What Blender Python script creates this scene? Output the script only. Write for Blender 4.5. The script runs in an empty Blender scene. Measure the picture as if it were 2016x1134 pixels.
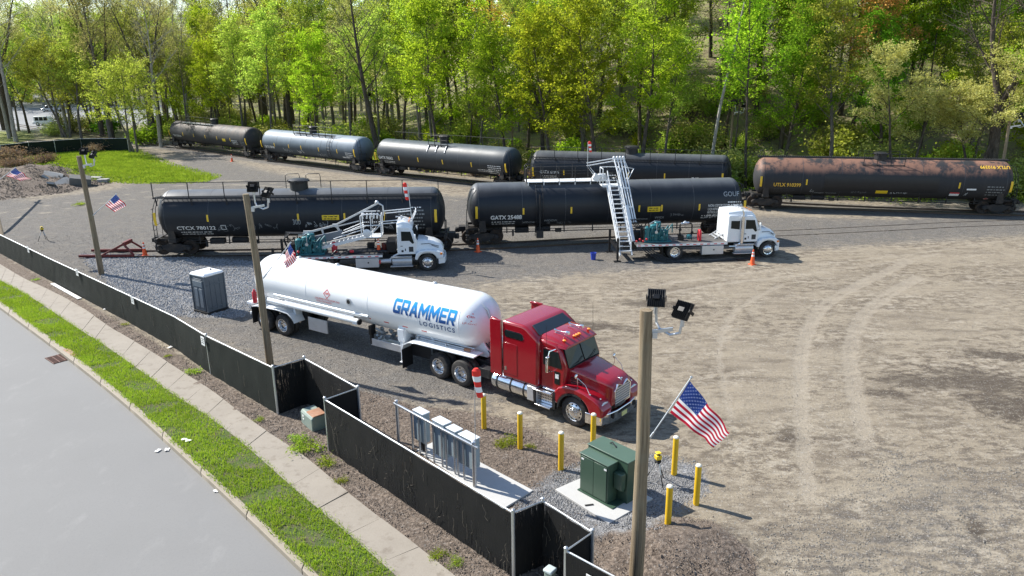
import bpy, bmesh, math, random
import numpy as np
from mathutils import Vector, Matrix
random.seed(7); NPR = np.random.RandomState(11)
SC = bpy.context.scene
COL = SC.collection
R_ = math.radians

# ------------------------------------------------------------------ camera
CF, CPITCH, CROLL, CH = 1473.93, 0.295992, -0.0113873, 11.730
_cp, _sp, _cr, _sr = math.cos(CPITCH), math.sin(CPITCH), math.cos(CROLL), math.sin(CROLL)
FWD = Vector((0, _cp, -_sp)); _r0 = Vector((1, 0, 0)); _u0 = Vector((0, _sp, _cp))
RGT = _r0*_cr + _u0*_sr; UPV = -_r0*_sr + _u0*_cr
cam = bpy.data.cameras.new('camera'); cam_ob = bpy.data.objects.new('camera', cam); COL.objects.link(cam_ob)
cam.sensor_width = 36.0; cam.lens = CF/2016*36.0; cam.clip_start = 0.1; cam.clip_end = 3000
_m = Matrix((RGT, UPV, -FWD)).transposed().to_4x4(); _m.translation = Vector((0, 0, CH)); cam_ob.matrix_world = _m
SC.camera = cam_ob
# ------------------------------------------------------------------ light
SUN_EL, SUN_AZ = R_(41), math.atan2(-0.888, 0.459)      # azimuth from +Y towards +X
w = bpy.data.worlds.new('World'); SC.world = w; w.use_nodes = True
_nt = w.node_tree; _bg = _nt.nodes['Background']; _sky = _nt.nodes.new('ShaderNodeTexSky')
_sky.sky_type = 'NISHITA'; _sky.sun_disc = False; _sky.sun_elevation = SUN_EL; _sky.sun_rotation = SUN_AZ
_sky.air_density = 1.0; _sky.dust_density = 0.3
_nt.links.new(_sky.outputs[0], _bg.inputs[0]); _bg.inputs[1].default_value = 0.125
sl = bpy.data.lights.new('sun', 'SUN'); sl.energy = 5.0; sl.angle = R_(0.5); sl.color = (1.0, 0.955, 0.88)
sun = bpy.data.objects.new('sun', sl); COL.objects.link(sun)
_sd = Vector((math.sin(SUN_AZ)*math.cos(SUN_EL), math.cos(SUN_AZ)*math.cos(SUN_EL), math.sin(SUN_EL)))
sun.rotation_euler = _sd.to_track_quat('Z', 'Y').to_euler()
SC.view_settings.view_transform = 'Standard'; SC.view_settings.look = 'None'
SC.view_settings.exposure = 0.86; SC.view_settings.gamma = 1.0; SC.view_settings.use_curve_mapping = False
SC.render.engine = 'CYCLES'; SC.cycles.max_bounces = 6; SC.cycles.transparent_max_bounces = 12
SC.cycles.use_denoising = True

def G(px, py, z=0.0):
    """ground point seen at a photo position (survey of the site)"""
    d = FWD*CF + RGT*(px-1008) + UPV*(567-py); t = (z-CH)/d.z
    return Vector((0, 0, CH)) + d*t
def G2(px, py, z=0.0):
    g = G(px, py, z); return (g.x, g.y)

# ------------------------------------------------------------------ node helper
class NG:
    def __init__(s, name):
        s.mat = bpy.data.materials.new(name); s.mat.use_nodes = True; s.t = s.mat.node_tree
        s.b = s.t.nodes['Principled BSDF']; s.out = s.t.nodes['Material Output']
    def n(s, typ, ins=None, **kw):
        nd = s.t.nodes.new('ShaderNode'+typ)
        for k, v in kw.items(): setattr(nd, k, v)
        for k, v in (ins or {}).items():
            i = nd.inputs[k]
            if isinstance(v, bpy.types.NodeSocket): s.t.links.new(v, i)
            else: i.default_value = v
        return nd
    def L(s, a, b): s.t.links.new(a, b)
    def obj(s): return s.n('TexCoord').outputs['Object']
    def pos(s): return s.n('NewGeometry').outputs['Position']
    def noise(s, vec, scale, detail=3, rough=.55, scl=None):
        if scl: vec = s.n('Mapping', {'Vector': vec, 'Scale': scl}).outputs[0]
        return s.n('TexNoise', {'Vector': vec, 'Scale': scale, 'Detail': detail, 'Roughness': rough}).outputs['Fac']
    def ramp(s, fac, stops):
        nd = s.n('ValToRGB', {'Fac': fac}); e = nd.color_ramp.elements
        while len(e) < len(stops): e.new(0.5)
        for k, (p, c) in enumerate(stops):
            e[k].position = p; e[k].color = (c, c, c, 1) if not isinstance(c, tuple) else (*c, 1)
        return nd.outputs[0]
    def step(s, fac, a, b):
        return s.n('MapRange', {'Value': fac, 'From Min': a, 'From Max': b}, interpolation_type='SMOOTHSTEP').outputs[0]
    def mix(s, fac, a, b, blend='MIX'):
        nd = s.n('Mix', data_type='RGBA', blend_type=blend)
        for i, v in ((0, fac), (6, a), (7, b)):
            if isinstance(v, bpy.types.NodeSocket): s.L(v, nd.inputs[i])
            else: nd.inputs[i].default_value = v if i == 0 else (*v, 1)
        return nd.outputs[2]
    def math(s, op, a, b=0.0):
        return s.n('Math', {0: a, 1: b}, operation=op).outputs[0]
    def bump(s, h, strength=.5, dist=.02):
        nd = s.n('Bump', {'Height': h, 'Strength': strength, 'Distance': dist}); s.L(nd.outputs[0], s.b.inputs['Normal'])

def M(name, col, rough=.55, metal=0.0, var=.18, scale=3.0, bump=0.0, bscale=40.0, dirt=None, damt=.35, coat=0.0, spec=None):
    g = NG(name); o = g.obj()
    n1 = g.noise(o, scale, 5, .6)
    c = g.mix(n1, tuple(x*(1-var) for x in col), tuple(min(1, x*(1+var)) for x in col))
    if dirt:
        d = g.step(g.noise(o, scale*.7, 6, .7), .62-damt*.4, .80-damt*.2)
        c = g.mix(g.math('MULTIPLY', d, damt), c, dirt)
    g.L(c, g.b.inputs['Base Color'])
    rn = g.n('MapRange', {'Value': g.noise(o, scale*2.3, 4), 'To Min': max(.03, rough-.10), 'To Max': min(1, rough+.12)}).outputs[0]
    g.L(rn, g.b.inputs['Roughness']); g.b.inputs['Metallic'].default_value = metal
    if coat: g.b.inputs['Coat Weight'].default_value = coat; g.b.inputs['Coat Roughness'].default_value = .06
    if spec is not None: g.b.inputs['Specular IOR Level'].default_value = spec
    if bump: g.bump(g.noise(o, bscale, 4, .6), bump, .01)
    return g.mat

# ------------------------------------------------------------------ mesh builder
class MB:
    def __init__(s, mat=None):
        s.v = []; s.f = []; s.fm = []; s.mats = []; s.cur = 0; s.X = None
        if mat: s.use(mat)
    def use(s, mat):
        if mat not in s.mats: s.mats.append(mat)
        s.cur = s.mats.index(mat); return s
    def add(s, vs, fs):
        b = len(s.v)
        s.v += [tuple(s.X @ Vector(p)) if s.X else tuple(p) for p in vs]
        s.f += [tuple(i+b for i in f) for f in fs]; s.fm += [s.cur]*len(fs); return s
    def box(s, c, d, rz=0.0, ry=0.0, rx=0.0):
        x, y, z = d[0]/2, d[1]/2, d[2]/2
        vs = [Vector((i*x, j*y, k*z)) for i in (-1, 1) for j in (-1, 1) for k in (-1, 1)]
        if rz or ry or rx:
            m = Matrix.Rotation(rz, 3, 'Z') @ Matrix.Rotation(ry, 3, 'Y') @ Matrix.Rotation(rx, 3, 'X'); vs = [m @ p for p in vs]
        vs = [p+Vector(c) for p in vs]
        return s.add(vs, [(0,1,3,2),(4,6,7,5),(0,4,5,1),(2,3,7,6),(0,2,6,4),(1,5,7,3)])
    def beam(s, p, q, w, h=None):
        p, q = Vector(p), Vector(q); d = (q-p); L = d.length; d.normalize(); h = h or w
        up = Vector((0, 0, 1)) if abs(d.z) < .95 else Vector((0, 1, 0)); a = d.cross(up).normalized(); b = a.cross(d)
        vs = [r+a*i*w/2+b*j*h/2 for r in (p, q) for i, j in ((-1,-1),(1,-1),(1,1),(-1,1))]
        return s.add(vs, [(3,2,1,0),(4,5,6,7)]+[(i, (i+1)%4, 4+(i+1)%4, 4+i) for i in range(4)])
    def tube(s, pts, r, n=6, r1=None, cap=True):
        pts = [Vector(p) for p in pts]; m = len(pts); vs = []; prev = None
        for i, p in enumerate(pts):
            d = (pts[min(i+1, m-1)]-pts[max(i-1, 0)]).normalized()
            if prev is None: a = d.cross(Vector((0,0,1)) if abs(d.z) < .9 else Vector((0,1,0))).normalized()
            else: a = (prev-d*prev.dot(d)).normalized()
            prev = a; b = d.cross(a); rr = r if r1 is None else r+(r1-r)*i/(m-1)
            for k in range(n):
                t = 2*math.pi*k/n; vs.append(p+a*math.cos(t)*rr+b*math.sin(t)*rr)
        fs = [(i*n+k, i*n+(k+1)%n, (i+1)*n+(k+1)%n, (i+1)*n+k) for i in range(m-1) for k in range(n)]
        if cap: fs += [tuple(range(n-1, -1, -1)), tuple((m-1)*n+k for k in range(n))]
        return s.add(vs, fs)
    def lathe(s, prof, o=(0,0,0), axis='z', n=24, caps=(1,1)):
        o = Vector(o); vs = []; m = len(prof)
        for r, h in prof:
            for k in range(n):
                t = 2*math.pi*k/n; a, b = r*math.cos(t), r*math.sin(t)
                vs.append(o+Vector({'z': (a, b, h), 'x': (h, a, b), 'y': (b, h, a)}[axis]))
        fs = [(i*n+k, i*n+(k+1)%n, (i+1)*n+(k+1)%n, (i+1)*n+k) for i in range(m-1) for k in range(n)]
        if caps[0]: fs.append(tuple(range(n-1, -1, -1)))
        if caps[1]: fs.append(tuple((m-1)*n+k for k in range(n)))
        return s.add(vs, fs)
    def prism(s, poly, a, b, axis='y'):
        """poly in (x,z) for axis y, (y,z) for axis x, (x,y) for axis z"""
        f = {'y': lambda p, t: (p[0], t, p[1]), 'x': lambda p, t: (t, p[0], p[1]), 'z': lambda p, t: (p[0], p[1], t)}[axis]
        n = len(poly); vs = [f(p, a) for p in poly]+[f(p, b) for p in poly]
        return s.add(vs, [tuple(range(n)), tuple(range(2*n-1, n-1, -1))]+[(i, n+i, n+(i+1)%n, (i+1)%n) for i in range(n)])
    def loft(s, rings, cap=True):
        n = len(rings[0]); m = len(rings); vs = [p for r in rings for p in r]
        fs = [(i*n+k, i*n+(k+1)%n, (i+1)*n+(k+1)%n, (i+1)*n+k) for i in range(m-1) for k in range(n)]
        if cap: fs += [tuple(range(n-1, -1, -1)), tuple((m-1)*n+k for k in range(n))]
        return s.add(vs, fs)
    def poly(s, pts): return s.add(pts, [tuple(range(len(pts)))])
    def ball(s, c, r, n=8, sc=(1,1,1)):
        m = n//2+1; vs = []
        pr = [(math.sin(math.pi*i/m), -math.cos(math.pi*i/m)) for i in range(m+1)]; pr[0] = (.02, -1); pr[-1] = (.02, 1)
        for q, h in pr:
            for k in range(n):
                t = 2*math.pi*k/n; vs.append((c[0]+r*sc[0]*q*math.cos(t), c[1]+r*sc[1]*q*math.sin(t), c[2]+r*sc[2]*h))
        L = len(pr); fs = [(i*n+k, i*n+(k+1)%n, (i+1)*n+(k+1)%n, (i+1)*n+k) for i in range(L-1) for k in range(n)]
        fs += [tuple(range(n-1, -1, -1)), tuple((L-1)*n+k for k in range(n))]
        return s.add(vs, fs)
    def mesh(s, name, sharp=35):
        me = bpy.data.meshes.new(name); me.from_pydata(s.v, [], s.f)
        for m in s.mats: me.materials.append(m)
        me.polygons.foreach_set('material_index', s.fm); me.update()
        bm = bmesh.new(); bm.from_mesh(me); bmesh.ops.recalc_face_normals(bm, faces=bm.faces); bm.to_mesh(me); bm.free()
        me.shade_smooth(); me.set_sharp_from_angle(angle=R_(sharp)); return me
    def build(s, name, parent=None, bevel=0.0, label=None, kind=None, seg=2, sharp=35):
        o = bpy.data.objects.new(name, s.mesh(name, sharp)); COL.objects.link(o)
        if parent: o.parent = parent
        if bevel:
            b = o.modifiers.new('bevel', 'BEVEL'); b.width = bevel; b.segments = seg; b.limit_method = 'ANGLE'; b.angle_limit = R_(40)
        if label: o['label'] = label
        if kind: o['kind'] = kind
        return o

def thing(name, label, cat, loc=(0,0,0), deg=0.0, group=None):
    o = bpy.data.objects.new(name, None); COL.objects.link(o); o.empty_display_size = .2
    o.location = loc; o.rotation_euler = (0, 0, R_(deg)); o['label'] = label; o['category'] = cat
    if group: o['group'] = group
    return o
def tag(o, label, cat, group=None):
    o['label'] = label; o['category'] = cat
    if group: o['group'] = group
    return o
def copy_tree(o, parent=None):
    c = o.copy(); COL.objects.link(c); c.parent = parent
    for ch in list(o.children): copy_tree(ch, c)
    return c
def raw_mesh(name, verts, faces_n, nv, mat, parent=None, kind=None, smooth=False):
    """numpy verts, uniform n-gon faces in order"""
    me = bpy.data.meshes.new(name); nf = len(verts)//nv
    me.vertices.add(len(verts)); me.vertices.foreach_set('co', np.asarray(verts, np.float32).ravel())
    me.loops.add(nf*nv); me.loops.foreach_set('vertex_index', np.arange(nf*nv, dtype=np.int32))
    me.polygons.add(nf); me.polygons.foreach_set('loop_start', np.arange(0, nf*nv, nv, dtype=np.int32))
    me.update(calc_edges=True); me.materials.append(mat)
    if parent is False: return me
    o = bpy.data.objects.new(name, me); COL.objects.link(o)
    if parent: o.parent = parent
    if kind: o['kind'] = kind
    return o

# ------------------------------------------------------------------ text as mesh outlines
_tc = {}
def text_tris(s, size, bold=0.0, shear=0.0, spacing=1.0):
    k = (s, size, bold, shear, spacing)
    if k in _tc: return _tc[k]
    cu = bpy.data.curves.new('t', 'FONT'); cu.body = s; cu.size = size; cu.offset = bold; cu.shear = shear; cu.space_character = spacing
    cu.resolution_u = 3
    ob = bpy.data.objects.new('t', cu); COL.objects.link(ob)
    dg = bpy.context.evaluated_depsgraph_get(); dg.update()
    me = bpy.data.meshes.new_from_object(ob.evaluated_get(dg))
    bm = bmesh.new(); bm.from_mesh(me); bmesh.ops.triangulate(bm, faces=bm.faces)
    if size > .3: bmesh.ops.subdivide_edges(bm, edges=bm.edges, cuts=2, use_grid_fill=True)
    v = [(q.co.x, q.co.y) for q in bm.verts]; bm.verts.index_update(); f = [tuple(q.index for q in p.verts) for p in bm.faces]
    bm.free(); bpy.data.objects.remove(ob); bpy.data.meshes.remove(me); bpy.data.curves.remove(cu)
    _tc[k] = (v, f, max(p[0] for p in v), max(p[1] for p in v)); return _tc[k]
def put_text(mb, s, size, fn, width=None, **kw):
    """fn(u,v) maps text plane to 3-D; width fits the text to a length"""
    v, f, W, H = text_tris(s, size, **kw); k = width/W if width else 1.0
    mb.add([fn(a*k, b) for a, b in v], f); return W*k
# ================================================================== SETTING
def px_line(pts): return [Vector(G2(*p)) for p in pts]
def extend(pl, a, b):
    d0 = (pl[0]-pl[1]).normalized(); d1 = (pl[-1]-pl[-2]).normalized()
    return [pl[0]+d0*a]+pl+[pl[-1]+d1*b]
def chaikin(pl, k=2):
    for _ in range(k):
        q = [pl[0]]
        for a, b in zip(pl, pl[1:]): q += [a*.75+b*.25, a*.25+b*.75]
        pl = q+[pl[-1]]
    return pl
def resample(pl, n):
    L = [0]
    for a, b in zip(pl, pl[1:]): L.append(L[-1]+(b-a).length)
    t = np.linspace(0, L[-1], n); return [Vector((float(x), float(y))) for x, y in zip(np.interp(t, L, [p[0] for p in pl]), np.interp(t, L, [p[1] for p in pl]))]
def length(pl): return sum((b-a).length for a, b in zip(pl, pl[1:]))

KERB = chaikin(extend(px_line([(0,605),(140,708),(250,797),(340,880),(430,962),(520,1050),(607,1134)]), 14, 9))
KERB2 = chaikin(extend(px_line([(0,592),(145,697),(257,787),(350,874),(440,954),(530,1037),(622,1128)]), 14, 9))
WALK1 = chaikin(extend(px_line([(0,553),(53,581),(106,616),(148,645),(200,677),(250,712),(300,748),(339,777),(420,827),(500,892),(570,957),(640,1015),(700,1065),(770,1128)]), 14, 9))
WALK2 = chaikin(extend(px_line([(0,521),(46,549),(109,577),(166,609),(215,645),(293,690),(350,727),(420,771),(500,835),(588,890),(669,959),(740,1015),(800,1060),(885,1128)]), 14, 9))
FENCEL = [G2(0,498), G2(42,521), G2(106,556), G2(176,599), G2(247,630), G2(300,669), G2(353,690), G2(416,736), G2(504,782), G2(548,815)]
kx = np.array([p[0] for p in KERB]); ky = np.array([p[1] for p in KERB])
TRK = np.array([(-120,173),(-75,133.5),(-48.5,110.5),(-33,97.2),(-22.8,88.6),(-6.5,76.2),(9.9,66.2),(28.65,58.35),(45,54.9),(75,50.5),(130,45)])
TRF = np.array([(-27,46.75),(-13.1,46.8),(-2,47.6),(6.24,49.2),(14,50.1),(24,51.5),(36,53.6),(50,53.2),(75,49.5),(130,44)])
def sst(x, a, b):
    t = np.clip((x-a)/(b-a), 0, 1); return t*t*(3-2*t)
MOUNDS = [(G2(40,372), 5.5, 1.0), (G2(95,352), 4.5, .8), (G2(150,345), 3.5, .55), (G2(5,360), 5, .9), (G2(210,352), 3, .3), (G2(1330,1085), 1.5, .22), (G2(1400,1115), 1.4, .16), (G2(1260,1100), 1.2, .12)]
def TN(x, y):
    x = np.asarray(x, float); y = np.asarray(y, float); z = np.zeros_like(x+y)
    s = np.interp(x, kx, ky)-y
    z = z-.45*sst(s, -1.1, -.15)
    d = y-np.interp(x, TRK[:,0], TRK[:,1])
    slope = .02+.30*sst(x, -30, 25)
    z = z+slope*np.clip(d-7, 0, 95)*sst(d, 6, 30)
    z = z-.02*np.clip(-s*0, 0, 1)
    for (mx, my), r, h in MOUNDS:
        q = ((x-mx)**2+(y-my)**2)/r**2; b = h*np.exp(-q*1.5)
        z = z+b*(1+.25*np.sin(x*2.1+my)*np.sin(y*1.7+mx))
    return z
def T(x, y): return float(TN(x, y))

def poly_sd(P, X, Y):
    """signed distance (positive inside) of points to polygon P"""
    P = np.array(P); ins = np.zeros(X.shape, bool); D = np.full(X.shape, 1e9)
    for (x0, y0), (x1, y1) in zip(P, np.roll(P, -1, 0)):
        c = ((y0 > Y) != (y1 > Y)) & (X < (x1-x0)*(Y-y0)/((y1-y0) or 1e-9)+x0); ins ^= c
        dx, dy = x1-x0, y1-y0; t = np.clip(((X-x0)*dx+(Y-y0)*dy)/(dx*dx+dy*dy+1e-9), 0, 1)
        D = np.minimum(D, np.hypot(X-x0-t*dx, Y-y0-t*dy))
    return np.where(ins, D, -D)
def line_d(P, X, Y):
    P = np.array(P); D = np.full(X.shape, 1e9)
    for (x0, y0), (x1, y1) in zip(P, P[1:]):
        dx, dy = x1-x0, y1-y0; t = np.clip(((X-x0)*dx+(Y-y0)*dy)/(dx*dx+dy*dy+1e-9), 0, 1)
        D = np.minimum(D, np.hypot(X-x0-t*dx, Y-y0-t*dy))
    return D
def pp(*a): return [G2(*q) for q in a]
Z_GRAVEL = pp((-60,380),(60,395),(230,372),(330,330),(400,300),(520,335),(700,372),(1040,395),(1480,425),(2060,440),(2060,462),(1560,492),(1300,528),(1100,545),(930,560),(1000,640),(1120,690),(960,800),(700,800),(560,740),(300,640),(-60,480))
Z_GRAVEL2 = pp((1580,1180),(1480,1060),(1590,1010),(1700,960),(1740,880),(1900,930),(2060,900),(2060,1180))
Z_STONE = pp((160,500),(330,505),(500,515),(530,570),(480,625),(380,625),(310,612),(232,575))
Z_STONE2 = pp((1055,962),(1110,925),(1290,895),(1375,918),(1395,958),(1320,1010),(1275,1050),(1170,1058),(1100,1030),(1010,1005),(1020,985))
Z_MULCH = pp((-60,510),(0,526),(46,552),(109,580),(243,665),(374,750),(500,838),(588,893),(669,962),(885,1132),(1500,1180),(1490,1100),(1400,1030),(1330,1020),(1230,1060),(1050,990),(1150,905),(1060,850),(960,815),(820,800),(700,765),(548,735),(545,815),(416,738),(300,671),(176,601),(42,523),(-60,470))
Z_GRASS = pp((-80,330),(60,308),(140,290),(262,296),(330,325),(430,350),(400,358),(300,362),(200,358),(150,352),(60,345),(-80,360))
Z_LAWN = pp((-80,300),(-80,255),(60,256),(70,272),(0,290))
Z_ASPH = pp((-300,262),(-300,205),(110,193),(330,200),(400,225),(330,243),(150,252))
STAINS = [((1935,750),2.6,1.1),((1990,800),1.7,1.2),((1820,752),2.2,.6),((1740,775),1.0,.3),((1970,700),2.0,.5),((1920,1040),.45,.35),((1560,860),.7,.5),((1300,600),3,.6),((1150,640),3,.5)]
TYRES = [[(1590,980),(1578,900),(1570,800),(1568,720),(1580,650),(1610,600),(1680,560),(1790,510)],[(1600,980),(1590,900),(1583,800),(1582,720),(1594,655),(1625,604),(1694,563),(1800,513)],
         [(1700,880),(1680,800),(1664,720),(1666,680),(1680,630),(1720,590),(1800,545)],[(1720,880),(1698,800),(1682,720),(1684,680),(1698,632),(1738,593),(1815,548)],
         [(1440,830),(1425,760),(1415,700),(1425,640),(1460,600),(1540,560)],[(1300,560),(1450,540),(1600,522),(1800,500),(2000,470)],[(1250,590),(1400,560),(1600,540),(1850,500)],
         [(0,420),(150,395),(280,380),(420,352),(600,365),(900,395)],[(20,432),(160,405),(290,390),(430,360),(620,372)]]

def axis(segs): return np.unique(np.concatenate([np.arange(a, b, s) for a, b, s in segs]+[[segs[-1][1]]]))
_xs = axis([(-1500,-300,150),(-300,-90,10),(-90,-30,.9),(-30,32,.28),(32,75,.8),(75,300,12),(300,1500,150)])
_ys = axis([(-200,-10,20),(-10,10,2),(10,40,.26),(40,75,.42),(75,140,.9),(140,300,8),(300,2500,200)])
GX, GY = np.meshgrid(_xs, _ys); GZ = TN(GX, GY)
_rg = np.random.RandomState(3)
_nz = _rg.normal(0, 1, GX.shape)
_near = (GX > -30) & (GX < 32) & (GY < 75) & (GY > 10)
_mul = poly_sd(Z_MULCH, GX, GY)
_rough = np.where(np.maximum.reduce([np.exp(-((GX-m[0][0])**2+(GY-m[0][1])**2)/m[1]**2) for m in MOUNDS]) > .35, .05, 0)
GZ = GZ+_near*_nz*.006+_nz*_rough+_near*np.where(_mul > 0, .012*_nz, 0)
_ty = np.full_like(GX, 9.)
for t in TYRES[:6]: _ty = np.minimum(_ty, line_d(chaikin(px_line(t)), GX, GY))
GZ = GZ-.018*(1-sst(_ty, .10, .22))+.012*np.exp(-((_ty-.30)/.09)**2)
def soft(sd, w): return sst(sd, -w, w)
_dT = np.minimum(line_d(TRK, GX, GY), line_d(TRF, GX, GY))
_dF = GY-np.interp(GX, TRK[:,0], TRK[:,1])
m_gravel = np.maximum(soft(poly_sd(Z_GRAVEL, GX, GY), 2.2)*.85, soft(poly_sd(Z_GRAVEL2, GX, GY), 3.0)*.42)
m_gravel = np.maximum(m_gravel, .95*(1-sst(_dT, 1.5, 3.2)))
m_stone = np.maximum(soft(poly_sd(Z_STONE, GX, GY), .9), soft(poly_sd(Z_STONE2, GX, GY), .9))
Z_MOUND = pp((-80,352),(0,347),(60,340),(130,338),(200,347),(220,362),(120,383),(0,396),(-80,400))
m_mulch = np.maximum(soft(_mul, .35), soft(poly_sd(Z_MOUND, GX, GY), 1.2))
m_stain = np.zeros_like(GX)
for (c, rx, ry) in STAINS:
    cx, cy = G2(*c); q = ((GX-cx)/(rx))**2+((GY-cy+.25*(GX-cx))/(ry*1.6))**2; m_stain = np.maximum(m_stain, np.exp(-q*.9))
m_tyre = np.zeros_like(GX)
for t in TYRES:
    m_tyre = np.maximum(m_tyre, 1-sst(line_d(chaikin(px_line(t)), GX, GY), .08, .26))
m_green = np.maximum(soft(poly_sd(Z_GRASS, GX, GY), 1.2), soft(poly_sd(Z_LAWN, GX, GY), 1.5))
m_wood = sst(_dF, 4.5, 9)*(1-soft(poly_sd(Z_ASPH, GX, GY), 2))
m_wood = np.where(GX < -45, sst(GY, 122, 128)*(1-soft(poly_sd(Z_ASPH, GX, GY), 2))*(1-m_green), m_wood)
m_asph = soft(poly_sd(Z_ASPH, GX, GY), 1.5)

def ground_material():
    g = NG('yard_ground'); P = g.pos()
    A1 = g.n('VertexColor', layer_name='zone_a').outputs; A2 = g.n('VertexColor', layer_name='zone_b').outputs; A3 = g.n('VertexColor', layer_name='zone_c').outputs
    s1 = g.n('SeparateColor', {0: A1[0]}).outputs; s2 = g.n('SeparateColor', {0: A2[0]}).outputs; s3 = g.n('SeparateColor', {0: A3[0]}).outputs
    big = g.noise(P, .16, 5, .62); mid = g.noise(P, 1.1, 6, .68); fine = g.noise(P, 9, 5, .7); vfine = g.noise(P, 38, 3, .6)
    strk = g.noise(P, .9, 6, .68, scl=(.35, 1.3, 1)); swp = g.noise(P, .5, 5, .65, scl=(.5, 1.4, 1))
    vor = g.n('TexVoronoi', {'Vector': P, 'Scale': 14.0, 'Randomness': 1.0}); vorc = g.n('SeparateColor', {0: vor.outputs['Color']}).outputs[0]
    vor2 = g.n('TexVoronoi', {'Vector': P, 'Scale': 30.0}); vc2 = g.n('SeparateColor', {0: vor2.outputs['Color']}).outputs[0]
    str2 = g.noise(P, 2.2, 9, .76, scl=(.8, 1.3, 1)); str3 = g.noise(P, 5.0, 8, .75, scl=(.8, 1.25, 1)); brd = g.noise(P, .22, 4, .6, scl=(.7, 1.2, 1))
    c = g.mix(big, (.240,.200,.146), (.320,.274,.205))
    c = g.mix(g.math('MULTIPLY', g.step(swp, .46, .70), .65), c, (.175,.145,.110))
    c = g.mix(g.math('MULTIPLY', g.step(mid, .54, .74), .55), c, (.37,.325,.255))
    brk = g.step(brd, .38, .56); brk2 = g.step(g.noise(P, .35, 4, .6), .45, .60)
    c = g.mix(g.math('MULTIPLY', g.math('MULTIPLY', g.step(str2, .47, .58), brk), .80), c, (.110,.087,.065))
    c = g.mix(g.math('MULTIPLY', g.math('MULTIPLY', g.step(str3, .49, .60), g.math('ADD', .35, g.math('MULTIPLY', brk2, .65))), .65), c, (.125,.102,.078))
    c = g.mix(g.math('MULTIPLY', g.step(strk, .50, .64), .62), c, (.130,.106,.080))
    c = g.mix(g.math('MULTIPLY', g.math('MULTIPLY', g.step(str2, .50, .40), brk2), .5), c, (.40,.355,.285))
    def edge(m, amt=.45, lo=.35, hi=.65, nz=None):
        return g.step(g.math('ADD', m, g.math('MULTIPLY', g.math('SUBTRACT', nz or mid, .5), amt*2)), lo, hi)
    # gravel
    gr = g.mix(g.step(vc2, .1, .9), (.088,.082,.075), (.180,.169,.155))
    gr = g.mix(g.math('MULTIPLY', g.step(mid, .45, .62), .35), gr, (.20,.172,.138))
    gr = g.mix(g.math('MULTIPLY', g.step(str2, .52, .66), .5), gr, (.085,.075,.066))
    c = g.mix(g.math('MULTIPLY', edge(s1[0], 1.1, .15, .75, str2), .92), c, gr)
    # mulch
    mu = g.mix(g.step(fine, .35, .68), (.085,.066,.052), (.27,.215,.17)); mu = g.mix(g.step(mid, .45, .7), mu, (.15,.12,.095))
    c = g.mix(edge(s1[2], .35), c, mu)
    st = g.mix(g.step(vorc, .05, .95), (.135,.132,.13), (.315,.312,.31))
    c = g.mix(edge(s1[1], .35), c, st)
    c = g.mix(g.math('MULTIPLY', edge(s2[0], .95, .30, .95, str2), .80), c, (.066,.052,.040))
    rib = g.n('TexWave', {'Vector': P, 'Scale': 2.2, 'Distortion': 1.5}).outputs['Fac']
    c = g.mix(g.math('MULTIPLY', edge(s2[1], 1.0, .3, .9), .60), c, g.mix(str3, (.275,.235,.178), (.36,.315,.25)))
    gn = g.mix(g.step(mid, .35, .65), (.12,.15,.025), (.21,.22,.05)); c = g.mix(edge(s2[2], .5, .3, .6), c, gn)
    wd = g.mix(g.step(mid, .3, .7), (.15,.125,.07), (.31,.26,.16)); wd = g.mix(g.math('MULTIPLY', g.step(mid, .45, .6), .7), wd, (.20,.25,.05))
    c = g.mix(s3[0], c, wd)
    c = g.mix(s3[1], c, g.mix(big, (.22,.225,.23), (.30,.305,.31)))
    c = g.mix(g.math('MULTIPLY', g.step(vfine, .4, .75), .35), c, (.05,.045,.04), 'MULTIPLY')
    sp = g.step(vc2, .93, .97); c = g.mix(g.math('MULTIPLY', sp, .35), c, (.42,.40,.37))
    # rust coloured scatter line along the siding
    g.L(c, g.b.inputs['Base Color']); g.b.inputs['Roughness'].default_value = .92; g.b.inputs['Specular IOR Level'].default_value = .2
    msk = g.math('ADD', .06, g.math('ADD', s1[1], g.math('MULTIPLY', s1[0], .35)))
    h = g.math('ADD', g.math('MULTIPLY', g.math('ADD', vor.outputs['Distance'], g.math('MULTIPLY', vc2, .6)), msk), g.math('ADD', g.math('MULTIPLY', fine, .6), g.math('MULTIPLY', str2, 1.3)))
    h = g.math('ADD', h, g.math('MULTIPLY', g.math('MULTIPLY', fine, s1[2]), 1.6))
    g.bump(h, .75, .05); return g.mat
def grid_ground():
    ny, nx = GX.shape; v = np.stack([GX, GY, GZ], -1).reshape(-1, 3).astype(np.float32)
    i = np.arange(ny*nx).reshape(ny, nx); q = np.stack([i[:-1,:-1], i[:-1,1:], i[1:,1:], i[1:,:-1]], -1).reshape(-1, 4)
    me = bpy.data.meshes.new('ground'); me.vertices.add(len(v)); me.vertices.foreach_set('co', v.ravel())
    me.loops.add(q.size); me.loops.foreach_set('vertex_index', q.ravel().astype(np.int32))
    me.polygons.add(len(q)); me.polygons.foreach_set('loop_start', np.arange(0, q.size, 4, dtype=np.int32))
    me.update(calc_edges=True); me.shade_smooth()
    one = np.ones(ny*nx)
    for nm, ch in (('zone_a', (m_gravel, m_stone, m_mulch)), ('zone_b', (m_stain, m_tyre, m_green)), ('zone_c', (m_wood, m_asph, m_asph*0))):
        at = me.color_attributes.new(nm, 'FLOAT_COLOR', 'POINT')
        at.data.foreach_set('color', np.stack([c.ravel() for c in ch]+[one], -1).astype(np.float32).ravel())
    me.materials.append(ground_material())
    o = bpy.data.objects.new('ground', me); COL.objects.link(o); o['kind'] = 'structure'
grid_ground()

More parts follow.
